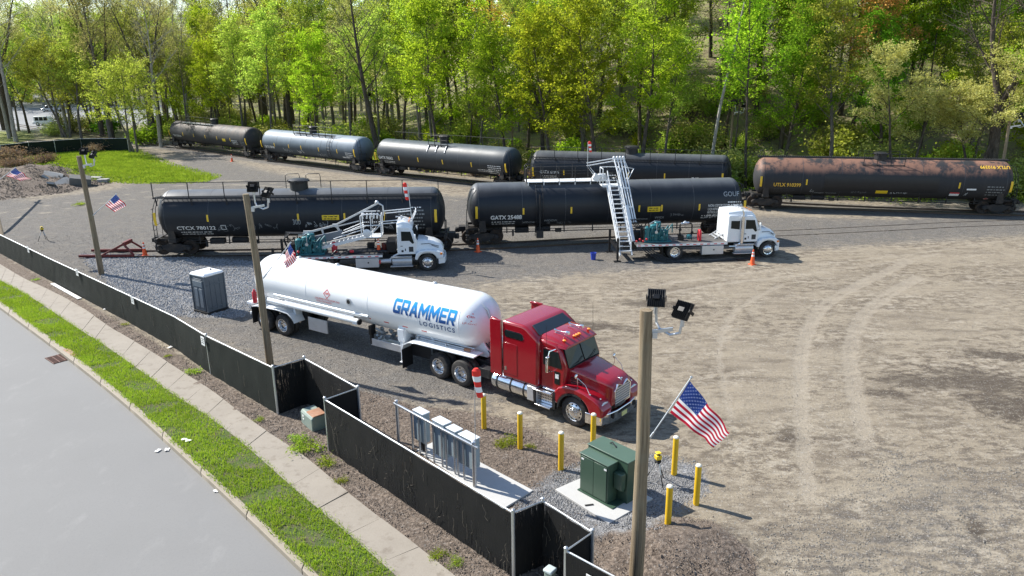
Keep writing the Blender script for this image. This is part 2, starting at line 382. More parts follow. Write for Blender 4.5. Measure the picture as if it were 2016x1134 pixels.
# ---- street, kerb, verge, pavement
def asphalt():
    g = NG('street_asphalt'); P = g.pos(); a = g.noise(P, .35, 5, .6); b = g.noise(P, 55, 3, .6); d = g.noise(P, 1.4, 6, .65, scl=(1, .5, 1))
    c = g.mix(a, (.172,.168,.160), (.204,.200,.191)); c = g.mix(g.math('MULTIPLY', g.step(d, .55, .75), .35), c, (.265,.258,.245))
    c = g.mix(g.math('MULTIPLY', g.step(g.noise(P, 14, 6, .8), .50, .66), .30), c, (.135,.135,.132))
    c = g.mix(g.math('MULTIPLY', g.step(b, .45, .8), .35), c, (.12,.125,.13))
    e = g.step(g.noise(P, .6, 4), .62, .7); c = g.mix(g.math('MULTIPLY', e, .25), c, (.17,.17,.165))
    g.L(c, g.b.inputs['Base Color']); g.b.inputs['Roughness'].default_value = .85; g.bump(b, .25, .01); return g.mat
def concrete(name, lo, hi, stain=(.2,.17,.13), amt=.5):
    g = NG(name); P = g.pos(); a = g.noise(P, .9, 6, .65); b = g.noise(P, 30, 4, .6); d = g.noise(P, 2.6, 6, .7)
    c = g.mix(a, lo, hi); c = g.mix(g.math('MULTIPLY', g.step(d, .5, .75), amt), c, stain); c = g.mix(g.math('MULTIPLY', g.step(b, .5, .8), .25), c, tuple(x*.6 for x in lo))
    g.L(c, g.b.inputs['Base Color']); g.b.inputs['Roughness'].default_value = .85; g.bump(b, .3, .008); return g.mat
m_st = asphalt(); m_kerb = concrete('kerb_concrete', (.24,.205,.155), (.33,.285,.22)); m_walk = concrete('walk_concrete', (.215,.187,.150), (.315,.278,.228), (.15,.122,.09), .75)
m_pad = concrete('pad_concrete', (.40,.395,.375), (.47,.465,.45), (.36,.35,.33), .4)
mb = MB(m_st); k = [(p[0], p[1], -.14) for p in KERB]
mb.poly(k+[(k[-1][0]+5, -60, -.14), (-200, -60, -.14), (-200, k[0][1], -.14)]); o = mb.build('street', kind='structure')
def slabs(name, A, B, mat, z, depth, seg, gap, parent=None, kind='structure', jit=0.0, bev=0.0):
    n = max(2, int(length(A)/seg)); sub = 5; a = resample(A, n*sub+1); b = resample(B, n*sub+1); mb = MB(mat)
    for i in range(n):
        pa = a[i*sub:(i+1)*sub+1]; pb = b[i*sub:(i+1)*sub+1]; d = (pa[-1]-pa[0]).normalized()*gap
        pa = [pa[0]+d]+pa[1:-1]+[pa[-1]-d]; pb = [pb[0]+d]+pb[1:-1]+[pb[-1]-d]; zz = z+random.uniform(-jit, jit)
        tl = random.uniform(-jit, jit); loop = pa+pb[::-1]
        mb.loft([[(p[0], p[1], zz-depth) for p in loop], [(p[0], p[1], zz+(tl if j > sub else 0)) for j, p in enumerate(loop)]])
    return mb.build(name, parent, kind=kind, bevel=bev)
slabs('kerb', KERB, KERB2, m_kerb, .02, .30, 3.0, .012, bev=.02)
slabs('pavement', WALK1, WALK2, m_walk, .045, .14, 1.55, .010, jit=.012)
def verge_mat():
    g = NG('verge_soil'); P = g.pos(); c = g.mix(g.step(g.noise(P, 3, 5), .4, .7), (.055,.085,.015), (.10,.085,.05)); g.L(c, g.b.inputs['Base Color']); g.b.inputs['Roughness'].default_value = 1; g.bump(g.noise(P, 20, 4), .6, .03); return g.mat
_n = 160; _a = resample(KERB2, _n); _b = resample(WALK1, _n); mb = MB(verge_mat())
for i in range(_n-1):
    mb.loft([[(*_a[i], -.4), (*_a[i+1], -.4), (*_b[i+1], -.4), (*_b[i], -.4)], [(*_a[i], .0), (*_a[i+1], .0), (*_b[i+1], .03), (*_b[i], .03)]])
mb.build('verge', kind='structure')
# concrete pads
def pad(name, pts, z):
    P = [G2(*q) for q in pts]; mb = MB(m_pad); mb.prism(P, -.1, z, 'z'); return mb.build(name, kind='structure', bevel=.01)
pad('transformer_pad', [(1093,967),(1199,1035),(1285,985),(1178,930)], .07)
pad('rack_pad', [(820,888),(862,868),(1050,968),(990,1005)], .05)

# ---- railway tracks
m_rail = M('rail_steel', (.10,.075,.06), .5, .7, .3, 2); m_tie = M('tie_wood', (.06,.048,.04), .9, 0, .4, 6, .4, 20)
def rail_path(arr, off):
    p = chaikin([Vector(q) for q in arr], 3); p = resample(p, 90); out = []
    for i, q in enumerate(p):
        d = (p[min(i+1, 89)]-p[max(i-1, 0)]).normalized(); out.append(Vector((q[0]-d[1]*off, q[1]+d[0]*off)))
    return out
for arr, z in ((TRK, -.03), (TRF, -.06)):
    root = MB(m_tie); p = resample(rail_path(arr, 0), int(length(rail_path(arr, 0))/.9))
    for a, b in zip(p, p[1:]):
        d = (b-a)
        if arr is TRF and a[0] > 15: continue
        root.box((a[0], a[1], z-.075), (.24, 2.5, .16), rz=math.atan2(d[1], d[0]))
    ro = root.build('railway_track', kind='structure')
    for off in (-.75, .75):
        q = rail_path(arr, off); mb = MB(m_rail)
        for prof, zz in ((.15, z+.015), (.075, z+.16)):
            pass
        rings = []
        for i, s in enumerate(q):
            d = (q[min(i+1, 89)]-q[max(i-1, 0)]).normalized(); nx, ny = -d[1], d[0]
            zz = z if arr is TRK else z-.085*float(sst(s[0], 14.5, 18)); rings.append([(s[0]+nx*u, s[1]+ny*u, zz+v) for u, v in ((-.07,0),(.07,0),(.07,.02),(.02,.04),(.02,.12),(.036,.13),(.036,.165),(-.036,.165),(-.036,.13),(-.02,.12),(-.02,.04),(-.07,.02))])
        mb.loft(rings).build('rail', ro)
# ================================================================== TANK CARS
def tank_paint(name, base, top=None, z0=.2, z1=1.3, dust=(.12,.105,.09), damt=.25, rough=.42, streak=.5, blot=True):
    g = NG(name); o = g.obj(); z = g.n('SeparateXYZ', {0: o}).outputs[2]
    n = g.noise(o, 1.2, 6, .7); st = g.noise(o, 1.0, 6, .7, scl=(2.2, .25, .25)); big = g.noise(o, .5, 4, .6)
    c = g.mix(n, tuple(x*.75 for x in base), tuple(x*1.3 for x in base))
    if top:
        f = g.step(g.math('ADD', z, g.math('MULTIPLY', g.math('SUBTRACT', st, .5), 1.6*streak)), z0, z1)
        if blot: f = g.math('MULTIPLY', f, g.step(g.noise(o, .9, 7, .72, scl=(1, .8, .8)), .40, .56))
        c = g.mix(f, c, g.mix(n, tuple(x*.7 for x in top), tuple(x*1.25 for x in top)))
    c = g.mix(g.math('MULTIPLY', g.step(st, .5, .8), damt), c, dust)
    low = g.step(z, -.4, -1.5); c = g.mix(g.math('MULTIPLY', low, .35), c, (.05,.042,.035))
    g.L(c, g.b.inputs['Base Color']); g.L(g.n('MapRange', {'Value': n, 'To Min': rough-.08, 'To Max': rough+.2}).outputs[0], g.b.inputs['Roughness'])
    g.b.inputs['Specular IOR Level'].default_value = .40
    g.bump(g.noise(o, 3, 3), .10, .02); return g.mat
m_black = tank_paint('black_tank_paint', (.010,.013,.018), (.10,.107,.115), .95, 1.5, (.07,.075,.08), .10, blot=False, streak=.15)  # grey top band: dust together with sky glare painted into the colour
m_blk2 = tank_paint('dark_tank_sky_gloss', (.016,.021,.027), (.075,.092,.105), .2, 1.5, (.08,.09,.10), .12, blot=False, streak=.2)  # blue grey top is sky gloss put into the base colour
m_slate = tank_paint('slate_tank_sky_gloss', (.042,.058,.076), (.17,.215,.26), -.5, 1.0, (.2,.22,.24), .10, .5, .2, blot=False)  # paler upper tank imitates sun and sky reflection by colour
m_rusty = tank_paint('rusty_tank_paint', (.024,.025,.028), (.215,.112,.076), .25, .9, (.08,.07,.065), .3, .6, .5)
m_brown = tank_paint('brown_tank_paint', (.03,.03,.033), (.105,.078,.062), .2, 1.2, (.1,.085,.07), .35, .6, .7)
m_under = M('grimy_black_steel', (.022,.021,.021), .7, .2, .35, 3, dirt=(.09,.065,.045), damt=.5)
m_wheel = M('rusty_wheel_steel', (.035,.028,.024), .65, .4, .4, 4, dirt=(.11,.065,.04), damt=.5)
m_railg = M('black_rail_paint', (.018,.018,.019), .5, .1, .2)
m_yel = M('yellow_reflector', (.78,.50,.03), .5, 0, .12); m_ltr = M('white_lettering', (.72,.72,.70), .6, 0, .2, 8); m_yl2 = M('yellow_lettering', (.75,.46,.05), .6, 0, .2, 8)
m_chalk = M('chalk_graffiti', (.34,.36,.37), .8, 0, .35, 3); m_white = M('white_paint', (.78,.79,.79), .4, 0, .06, 3, dirt=(.45,.42,.36), damt=.2)
m_grat = M('walkway_grating', (.030,.031,.034), .6, .3, .2); m_redp = M('red_placard', (.62,.05,.05), .5); m_galv = M('galvanised_steel', (.52,.54,.56), .38, .75, .15, 8)
m_seam = M('weld_seam', (.05,.053,.058), .5)
m_faint = M('faint_graffiti', (.15,.155,.16), .8, 0, .4, 3)
m_gray_ltr = M('grey_data_stencil', (.20,.21,.21), .7, 0, .5, 14)

def bogie(parent, x):
    b = MB(m_under); s = MB(m_under)
    for y in (-1.0, 1.0):
        prof = [(-1.08,.50),(-.95,.66),(-.55,.70),(-.35,.78),(.35,.78),(.55,.70),(.95,.66),(1.08,.50),(.95,.40),(.62,.40),(.34,.22),(-.34,.22),(-.62,.40),(-.95,.40)]
        b.prism([(x+a, c) for a, c in prof], y-.07, y+.07, 'y')
        for dx in (-.89, .89): b.lathe([(.10,-.1),(.14,-.08),(.14,.08),(.09,.12)], (x+dx, y+(.06 if y > 0 else -.06), .47), 'y', 10)
        for dx in (-.18, 0, .18): b.tube([(x+dx, y, .28), (x+dx, y, .62)], .075, 8)
    b.box((x, 0, .52), (.36, 2.1, .26)); b.tube([(x-.89,-.95,.47),(x-.89,.95,.47)], .08); b.tube([(x+.89,-.95,.47),(x+.89,.95,.47)], .08)
    o = b.build('bogie', parent, bevel=.012, seg=1)
    for dx in (-.89, .89):
        for y in (-.75, .75):
            wv = MB(m_wheel); sg = 1 if y > 0 else -1
            wv.lathe([(.09,-.07*sg),(.16,-.06*sg),(.20,-.02*sg),(.38,.0),(.39,.05*sg),(.455,.06*sg),(.462,-.03*sg),(.49,-.05*sg),(.49,-.085*sg),(.38,-.085*sg),(.22,-.05*sg),(.10,-.09*sg)], (x+dx, y, .48), 'y', 28)
            wv.build('wheel', o)
    return o

class Tank:
    def __init__(s, name, label, cx, cy, deg, half, R, zc, mat, group='black railway tank cars'):
        s.o = thing(name, label, 'tank car', (cx, cy, .15), deg, group); s.h, s.R, s.z, s.mat = half, R, zc, mat; o = s.o
        hd = R*.50; p = []
        for i in range(9):
            a = math.pi/2*i/8; p.append((max(.02, R*math.sin(a)), -half+hd-hd*math.cos(a)))
        prof = p+[(R, x) for x in np.linspace(-half+hd, half-hd, 14)[1:-1]]+[(r, -x) for r, x in p[::-1]]
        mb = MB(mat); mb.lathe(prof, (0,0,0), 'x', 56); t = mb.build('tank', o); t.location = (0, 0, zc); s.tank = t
        sm = MB(m_seam)
        for x in np.linspace(-half+hd, half-hd, 7): sm.lathe([(R-.01, x-.018),(R+.004, x-.014),(R+.004, x+.014),(R-.01, x+.018)], (0,0,0), 'x', 56)
        q = sm.build('weld_seam', t)
        tc = half-.95; s.tc = tc
        for x in (-tc, tc): bogie(o, x)
        for sg in (-1, 1):
            f = MB(m_under)
            f.box((sg*(tc+.1), 0, .93), (2.9, .62, .34)); f.box((sg*tc, 0, .98), (.5, 2.55, .2))
            for y in (-1, 1):
                f.prism([(sg*tc-.25, 1.05), (sg*tc+.25, 1.05), (sg*tc+.15, zc-.55), (sg*tc-.15, zc-.55)], y*1.22-.03, y*1.22+.03, 'y')
            f.box((sg*(half+.05), 0, 1.02), (.16, 2.7, .24)); f.box((sg*(half-.55), 0, .8), (.35, 1.2, .3))
            f.box((sg*(half-.35), -.9, 1.05), (.7, .06, .16)); f.box((sg*(half-.35), .9, 1.05), (.7, .06, .16))
            f.build('stub_sill', o, bevel=.012, seg=1)
        for sg in (-1, 1):
            c = MB(m_under); x = sg*(half+.1)
            c.box((x+sg*.25, 0, .82), (.5, .2, .2)); c.box((x+sg*.58, .06, .82), (.28, .3, .3)); c.box((x+sg*.66, -.12, .82), (.16, .12, .26))
            c.tube([(x+sg*.1, -.3, .75), (x+sg*.35, -.33, .42), (x+sg*.7, -.25, .5)], .025)
            c.build('coupler', o, bevel=.02, seg=1)
        br = MB(m_under)
        br.tube([(-tc+1.2, -.85, .78), (tc-1.2, -.85, .78)], .035); br.tube([(-tc+1.1, .7, .85), (tc-1.1, .7, .85)], .03); br.tube([(-tc+1.0, -.95, .95), (tc-1.0, -.95, .95)], .022)
        for x in np.linspace(-tc+1.6, tc-1.6, 8): br.beam((x, -.9, .7), (x, -.88, zc-R*.82), .07)
        br.box((-tc+2.6, -.6, .85), (.9, .4, .34)); br.lathe([(.16,-.5),(.2,-.45),(.2,.45),(.16,.5)], (-tc+4.0, -.55, .88), 'x', 14); br.box((-tc+5.0, -.75, .8), (.4,.3,.22)); br.box((-tc+2.0,-.9,.72),(.12,.1,.4))
        br.build('brake_rigging', o, bevel=.01, seg=1)
    def pt(s, x, a, off=.006):
        return (x, -(s.R+off)*math.cos(a), s.z+(s.R+off)*math.sin(a))
    def ang(s, z): return math.asin(max(-1, min(1, (z-s.z)/s.R)))
    def patch(s, mb, x0, x1, za, zb, off=.006, n=6):
        a0, a1 = s.ang(za), s.ang(zb)
        mb.loft([[s.pt(x0, a0+(a1-a0)*i/n, off), s.pt(x1, a0+(a1-a0)*i/n, off), s.pt(x1, a0+(a1-a0)*i/n, -.03), s.pt(x0, a0+(a1-a0)*i/n, -.03)] for i in range(n+1)])
    def stripes(s, xs, za, zb, ends=True, mat=None):
        for i, x in enumerate(xs):
            mb = MB(mat or m_yel); big = ends and i in (0, len(xs)-1)
            s.patch(mb, x-.055 if not big else x-.075, x+.055 if not big else x+.075, za-(.22 if big else 0), zb+(.16 if big else 0)); mb.build('reflector_stripe', s.o)
    def text(s, txt, x, z, size, mat=None, name='lettering', width=None, flip=False, **kw):
        mb = MB(mat or m_ltr); a = s.ang(z); sg = -1 if flip else 1
        put_text(mb, txt, size, lambda u, v: s.pt(x+sg*u, a+sg*v/s.R, .012), width, **kw); return mb.build(name, s.o)
    def scribble(s, lines, x, z, sc, mat=None, wd=.035, name='graffiti'):
        mb = MB(mat or m_chalk); a = s.ang(z)
        for L in lines:
            for (u0, v0), (u1, v1) in zip(L, L[1:]):
                d = math.hypot(u1-u0, v1-v0) or 1; nx, ny = -(v1-v0)/d*wd/2, (u1-u0)/d*wd/2
                mb.poly([s.pt(x+u*sc+p, a+(v*sc+q)/s.R, .010) for u, v, p, q in ((u0,v0,nx,ny),(u1,v1,nx,ny),(u1,v1,-nx,-ny),(u0,v0,-nx,-ny))])
        return mb.build(name, s.o)
    def rand_graffiti(s, x, z, n, sc, seed, mat=None, wd=.03):
        r = random.Random(seed); Ls = []
        for i in range(n):
            cx = i*.55; p = []; 
            for j in range(r.randint(5, 9)): p.append((cx+r.uniform(-.25,.45), r.uniform(-.4,.5)))
            q = [p[0]]
            for a, b in zip(p, p[1:]): q += [(a[0]*.7+b[0]*.3, a[1]*.7+b[1]*.3), (a[0]*.3+b[0]*.7, a[1]*.3+b[1]*.7)]
            Ls.append(q)
        s.scribble(Ls, x, z, sc, mat, wd)
    def smalltext(s, x, z, w, rows, mat=None, size=.13, seed=1, name='data_stencil'):
        mb = MB(mat or m_gray_ltr); r = random.Random(seed)
        for k in range(rows):
            u = 0; a = s.ang(z-k*size*1.5)
            while u < w-.1:
                l = r.uniform(.06, .22); l = min(l, w-u)
                mb.poly([s.pt(x+uu, a+vv/s.R, .011) for uu, vv in ((u, 0), (u+l, 0), (u+l, size*.62), (u, size*.62))]); u += l+r.uniform(.03, .09)
        return mb.build(name, s.o)
    def dome(s, x, r=.42, h=.62, mat=None, y=0):
        mb = MB(mat or m_railg); z = s.z+s.R
        mb.lathe([(r*1.0,-.14),(r,.0),(r*.98,h*.5),(r*1.0,h*.72),(r*1.14,h*.76),(r*1.16,h*.86),(r*.9,h),(.05,h*1.04)], (x, y, z-.02), 'z', 26)
        for k in range(8): mb.box((x+r*1.15*math.cos(k*.785), y+r*1.15*math.sin(k*.785), z+h*.8), (.09,.09,.12), rz=k*.785)
        return mb.build('fittings_dome', s.o)
    def ladder(s, x0, x1, z0, z1, off=.12, side=-1, top=None):
        mb = MB(m_railg); a0, a1 = s.ang(max(z0, s.z-s.R*.95)), s.ang(z1)
        n = 10; path = [s.pt(0, a0+(a1-a0)*i/n, off) for i in range(n+1)]
        path = [(0, path[0][1], z0)]+path
        for x in (x0, x1): mb.tube([(x, p[1]*(-side), p[2]) for p in path], .022)
        L = list(np.linspace(z0+.1, z1, max(4, int((z1-z0)/.3))))
        for z in L:
            y = (s.R+off)*math.cos(s.ang(max(z, s.z-s.R*.95))) if z > s.z-s.R*.95 else -path[0][1]; mb.tube([(x0, side*y, z), (x1, side*y, z)], .016, 5)
        return mb.build('side_ladder', s.o)
    def end_ladder(s, sg):
        mb = MB(m_railg); x = sg*(s.h+.06)
        for y in (-1.32, -.92):
            pts = [(x, y, 1.0), (x, y, s.z-.4), (x-sg*.1, y*.98, s.z+.5), (x-sg*.35, y*.92, s.z+1.2), (x-sg*.55, y*.88, s.z+s.R*.86)]; mb.tube(pts, .022)
        for z in np.arange(.7, s.z+.6, .33): mb.tube([(x, -1.32, z), (x, -.92, z)], .016, 5)
        mb.beam((x, -1.3, .35), (x, -1.3, 1.05), .05); mb.beam((x, -.95, .35), (x, -.95, 1.05), .05); mb.box((x, -1.12, .38), (.2,.42,.04)); mb.box((x,-1.12,.68),(.2,.42,.04))
        mb.tube([(x, -1.3, 1.05),(x, -1.3, 1.95),(x, -.2, 1.95),(x, -.2, 1.05)], .022)
        mb.build('end_ladder', s.o)
    def walkway(s, x0, x1, y0, y1, z, rail_y, rh=.95, posts=6, mat=None, mid=True, both=False, hoop=False):
        mb = MB(mat or m_grat)
        nb = max(3, int(abs(y1-y0)/.09))
        if mat: mb.box(((x0+x1)/2, (y0+y1)/2, z), (x1-x0, abs(y1-y0), .05))
        else:
            for k in range(nb+1): mb.box(((x0+x1)/2, y0+(y1-y0)*k/nb, z), (x1-x0, .022, .05))
            for x in np.arange(x0, x1, .3): mb.box((x, (y0+y1)/2, z-.012), (.02, abs(y1-y0), .03))
        for x in np.linspace(x0+.15, x1-.15, posts):
            yo = min(y0, y1) if rail_y < 0 else max(y0, y1); a = math.sqrt(max(.01, s.R**2-min(s.R*.98, abs(yo)*.98)**2))
            mb.beam((x, yo*.98, z-.02), (x, yo*.9, s.z+math.sqrt(max(.01, s.R**2-(yo*.9)**2))-.05), .06)
        mb.build('walkway', s.o)
        for ry in ([rail_y, -rail_y] if both else [rail_y]):
            rl = MB(m_railg); zt = z+rh
            pts = [(x0, ry, z), (x0, ry, zt-.12), (x0+.12, ry, zt), (x1-.12, ry, zt), (x1, ry, zt-.12), (x1, ry, z)] if hoop else [(x0, ry, zt), (x1, ry, zt)]
            rl.tube(pts, .024)
            if mid: rl.tube([(x0, ry, z+rh*.52), (x1, ry, z+rh*.52)], .018)
            for x in np.linspace(x0+.05, x1-.05, posts): rl.beam((x, ry, z-.05), (x, ry, zt), .045)
            rl.build('handrail', s.o)
    def diamond(s, x, z, h, mat, name='hazard_placard'):
        mb = MB(mat); a = s.ang(z)
        mb.poly([s.pt(x+u, a+v/s.R, .014) for u, v in ((0,-h),(h,0),(0,h),(-h,0))]); mb.build(name, s.o)
m_plac = M('yellow_warning_panel', (.72,.50,.02), .5, 0, .1, 9)
def along(ox, oy, deg, x): return (ox+x*math.cos(R_(deg)), oy+x*math.sin(R_(deg)))

# --- front siding, left car (stub end at its left)
cx, cy = along(-5.23, 46.82, .15, -7.9)
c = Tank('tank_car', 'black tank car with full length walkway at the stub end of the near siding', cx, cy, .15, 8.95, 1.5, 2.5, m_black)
x0 = 7.9
c.stripes([-16.67+x0, -13.43+x0, -7.87+x0, -5.02+x0, .58+x0], 2.25, 2.68, True)
c.text('CTCX 780122', -15.46+x0, 1.72, .38, width=2.4, bold=.004)
c.smalltext(-15.3+x0, 1.52, 2.0, 2, m_ltr, .10, 4); c.smalltext(-1.7+x0, 2.75, 1.6, 6, m_gray_ltr, .15, 5, 'data_panel'); c.smalltext(-.9+x0, 2.95, .6, 1, m_ltr, .1, 9)
mb = MB(m_plac); c.patch(mb, -6.4+x0, -5.35+x0, 2.27, 2.58); mb.build('warning_panel', c.o); c.smalltext(-6.3+x0, 2.45, .85, 3, m_railg, .09, 2, 'warning_text')
c.text('300', -8.25+x0, 2.0, .5, m_chalk, 'graffiti', width=.5)
c.rand_graffiti(-7.6+x0, 1.95, 5, .6, 3); c.rand_graffiti(-12.9+x0, 1.75, 4, .7, 5, m_faint, .03); c.rand_graffiti(-10.6+x0, 1.85, 4, .7, 8, m_faint, .025); c.rand_graffiti(-2.6+x0, 1.75, 2, .6, 12)
mb = MB(m_ltr)
for a, b in (((-12.7,1.72),(-12.42,1.72)),((-12.42,1.72),(-12.42,2.0)),((-12.42,2.0),(-12.7,2.0)),((-12.7,2.0),(-12.7,1.72))):
    xa, xb = sorted((a[0], b[0])); za, zb = sorted((a[1], b[1])); c.patch(mb, xa+x0-.012, xb+x0+.012, za-.012, zb+.012, .012)
mb.build('test_box', c.o)
c.walkway(-8.75, 8.75, -1.42, -.85, 3.72, -1.42, .95, 9, mid=False); c.dome(-.15, .56, .62, m_railg); c.end_ladder(-1); c.end_ladder(1)
for sx in (-.75, .55):
    hp = MB(m_railg); hp.tube([(sx-.35, .5, 3.9), (sx-.35, .5, 4.75), (sx-.2, .5, 4.85), (sx+.5, .5, 4.85), (sx+.6, .3, 4.7), (sx+.6, .3, 4.0)], .024); hp.build('dome_guard', c.o)
# --- front siding, right car
cx, cy = along(13.72, 49.8, 3.65, -7.5)
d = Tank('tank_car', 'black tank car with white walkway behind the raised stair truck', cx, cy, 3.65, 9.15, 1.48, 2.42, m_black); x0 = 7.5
d.stripes([-16.06+x0, -13.04+x0, -9.94+x0, -5.5+x0, -4.01+x0, -1.52+x0, 1.5+x0], 2.02, 2.45, True)
d.text('GATX 25488', -15.17+x0, 1.72, .42, width=2.02, bold=.012); d.smalltext(-15.1+x0, 1.5, 1.6, 2, m_ltr, .1, 3)
mb = MB(m_plac); d.patch(mb, -4.95+x0, -4.1+x0, 2.0, 2.35); mb.build('warning_panel', d.o); d.smalltext(-4.85+x0, 2.22, .65, 2, m_railg, .09, 2, 'warning_text')
d.text('NON-ODORIZED\nLIQUEFIED\nPETROLEUM\nGAS  BR 15400', -.95+x0, 2.25, .24, width=1.3)
d.text('GOUF', .05+x0, 2.9, .46, m_chalk, 'graffiti', width=1.05); d.text('WIDOW.', -13.1+x0, 1.38, .26, m_chalk, 'graffiti', width=.85); d.text('WIDOW.\n   10.', -11.7+x0, 1.48, .26, m_chalk, 'graffiti', width=.9); d.text('WIDOW.', -5.7+x0, 1.42, .26, m_chalk, 'graffiti', width=.9); d.text('WIDI\n  10', -4.4+x0, 1.5, .28, m_chalk, 'graffiti', width=.6)
d.rand_graffiti(-10.8+x0, 1.3, 4, .45, 21, m_faint); d.rand_graffiti(-3.4+x0, 1.75, 6, .3, 22, m_faint); d.rand_graffiti(-1.2+x0, 1.5, 3, .4, 23)
d.smalltext(.35+x0, 2.5, .95, 5, m_ltr, .11, 7, 'data_panel'); d.smalltext(-1.3+x0, 1.62, 1.6, 2, m_ltr, .08, 8)
d.walkway(-12.8+x0, -6.4+x0, -.66, .50, 3.97, -.66, 1.0, 7, m_white, mid=True, both=True, hoop=True); d.dome(0.0, .42, .5); d.ladder(-12.2+x0, -11.77+x0, .35, 3.7)
mb = MB(m_railg); mb.tube([(-12.0+x0,-1.62,.9),(-12.0+x0,-1.62,3.3)], .05); mb.box((-12.0+x0,-1.55,.75),(.45,.3,.5)); mb.build('ladder_bracket', d.o); d.end_ladder(-1); d.end_ladder(1)
# --- right hand rusty car on the through track
cx, cy = along(36.75, 56.53, -12.7, -8.3)
u = Tank('tank_car', 'rust topped tank car with yellow number nearest the right edge', cx, cy, -12.7, 9.3, 1.47, 2.42, m_rusty); x0 = 8.3
u.stripes([-17.09+x0, -13.7+x0, -10.85+x0, -8.27+x0, -5.61+x0, -2.89+x0, .6+x0], 1.98, 2.42, True)
u.text('UTLX 910399', -16.15+x0, 1.82, .42, m_yl2, width=2.05, bold=.01); u.text('UTLX 910399', .45+x0, 3.62, .42, m_yl2, width=2.0, bold=.01, flip=True)
u.smalltext(-16.1+x0, 1.6, 1.6, 3, m_seam, .09, 5); u.smalltext(-1.0+x0, 2.1, 1.2, 4, m_gray_ltr, .14, 6, 'data_panel')
mb = MB(m_railg); u.patch(mb, -12.4+x0, -4.3+x0, 1.55, 2.85, .02); mb.build('jacket_patch', u.o)
mb = MB(m_plac); u.patch(mb, -8.6+x0, -7.75+x0, 1.42, 1.66, .026); mb.build('warning_panel', u.o)
u.rand_graffiti(-13.3+x0, 1.5, 1, .6, 31); u.text('Oxygen  Conoma', -13.0+x0, 1.3, .2, m_chalk, 'graffiti', width=1.6); u.rand_graffiti(-10.3+x0, 1.45, 5, .4, 33, m_faint); u.rand_graffiti(-7.5+x0, 1.5, 6, .38, 34); u.rand_graffiti(-2.3+x0, 1.55, 1, .6, 36)
mb = MB(m_white); u.patch(mb, -3.4+x0, -2.75+x0, 1.35, 1.52); mb.build('notice', u.o)
mb = MB(m_redp); u.patch(mb, -3.4+x0, -2.75+x0, 1.55, 1.63); mb.build('notice_header', u.o)
mb = MB(m_white); u.patch(mb, -2.35+x0, -1.7+x0, 1.85, 1.97); mb.build('notice', u.o)
mb = MB(m_grat)
for x in np.arange(-9.0, 9.0, .16): mb.box((x, .28, 3.96), (.05, .5, .09))
mb.box((0, .05, 3.93), (18.1, .03, .12)); mb.box((0, .52, 3.93), (18.1, .03, .12)); mb.build('running_board', u.o)
u.walkway(-9.7+x0, -6.7+x0, -1.0, -.45, 3.55, -1.0, .85, 4, both=False); u.dome(.0, .46, .55); u.end_ladder(1)
mb = MB(m_railg); mb.tube([(-8.9,.2,3.9),(-8.9,.2,4.35),(-8.75,.2,4.45),(-8.6,.2,4.35),(-8.6,.2,3.9)], .025)
for x in (-9.7+x0, -8.2+x0, -6.7+x0): mb.beam((x,.9,3.3),(x,.9,4.4),.045)
mb.tube([(-9.7+x0,.9,4.4),(-6.7+x0,.9,4.4)], .024); mb.build('far_handrail', u.o)
mb = MB(m_redp); mb.box((8.4,-1.42,.98),(.02,.02,.02)); 
u.diamond(-.75+x0, 1.14, .19, m_white); u.diamond(-.75+x0, 1.14, .15, m_redp)
# --- rear track cars
RR, ZZ = 1.42, 2.28
cx, cy = along(-15.81, 82.85, -39.36, -9.0)
b = Tank('tank_car', 'pale blue grey tank car, second from the left on the rear track', cx, cy, -39.36, 9.25, RR, ZZ, m_slate); x0 = 9
b.stripes([-18.0+x0, -15.2+x0, -12.3+x0, -9.9+x0, -6.6+x0, -3.3+x0, -.4+x0], 1.85, 2.3, True)
b.text('GATX 58196', -17.3+x0, 1.65, .42, width=2.0, bold=.01); b.rand_graffiti(-13.5+x0, 1.55, 5, .6, 41); b.rand_graffiti(-7.0+x0, 1.4, 5, .6, 42); b.rand_graffiti(-10.8+x0, 1.5, 3, .8, 43, m_ltr)
b.smalltext(-1.9+x0, 1.95, 1.2, 3, m_ltr, .13, 6, 'data_panel'); b.smalltext(-2.6+x0, 1.4, 1.3, 1, m_white, .25, 7)
b.walkway(-11.7+x0, -4.4+x0, -1.0, -.4, 3.62, -1.0, .95, 7, None); b.dome(-.2, .42, .75); b.ladder(-4.9+x0, -4.4+x0, .3, 3.4); b.end_ladder(1); b.end_ladder(-1)
cx, cy = along(-.31, 71.34, -36.75, -7.75)
e = Tank('tank_car', 'dark grey tank car with three small platform brackets under its dome', cx, cy, -36.75, 8.95, RR, ZZ, m_blk2); x0 = 7.75
e.stripes([-16.5+x0, -13.0+x0, -10.3+x0, -7.0+x0, -3.3+x0, .8+x0], 1.75, 2.2, True)
e.text('GATX 50562', -16.0+x0, 1.75, .42, width=2.1, bold=.01); e.smalltext(-15.3+x0, 1.5, 1.6, 2, m_ltr, .09, 3); e.smalltext(-1.3+x0, 2.0, 1.6, 5, m_ltr, .12, 6, 'data_panel'); e.smalltext(-2.6+x0, 1.55, 1.7, 2, m_ltr, .1, 8)
e.walkway(-9.2+x0, -6.6+x0, -.95, -.45, 3.52, -.95, .95, 4); e.dome(-.1, .46, .75); e.end_ladder(1); e.end_ladder(-1)
mb = MB(m_galv)
for x in (-9.1+x0, -7.95+x0, -6.75+x0): mb.prism([(-1.0,3.5),(-.75,3.45),(-1.28,2.85),(-1.35,2.9)], x-.03, x+.03, 'x')
mb.build('bracket', e.o)
mb = MB(m_railg); mb.tube([(-8,1.0,3.4),(-8,1.0,4.35),(8,1.0,4.35),(8,1.0,3.4)], .022)
for x in np.linspace(-6,6,7): mb.beam((x,1.0,3.2),(x,1.0,4.35),.04)
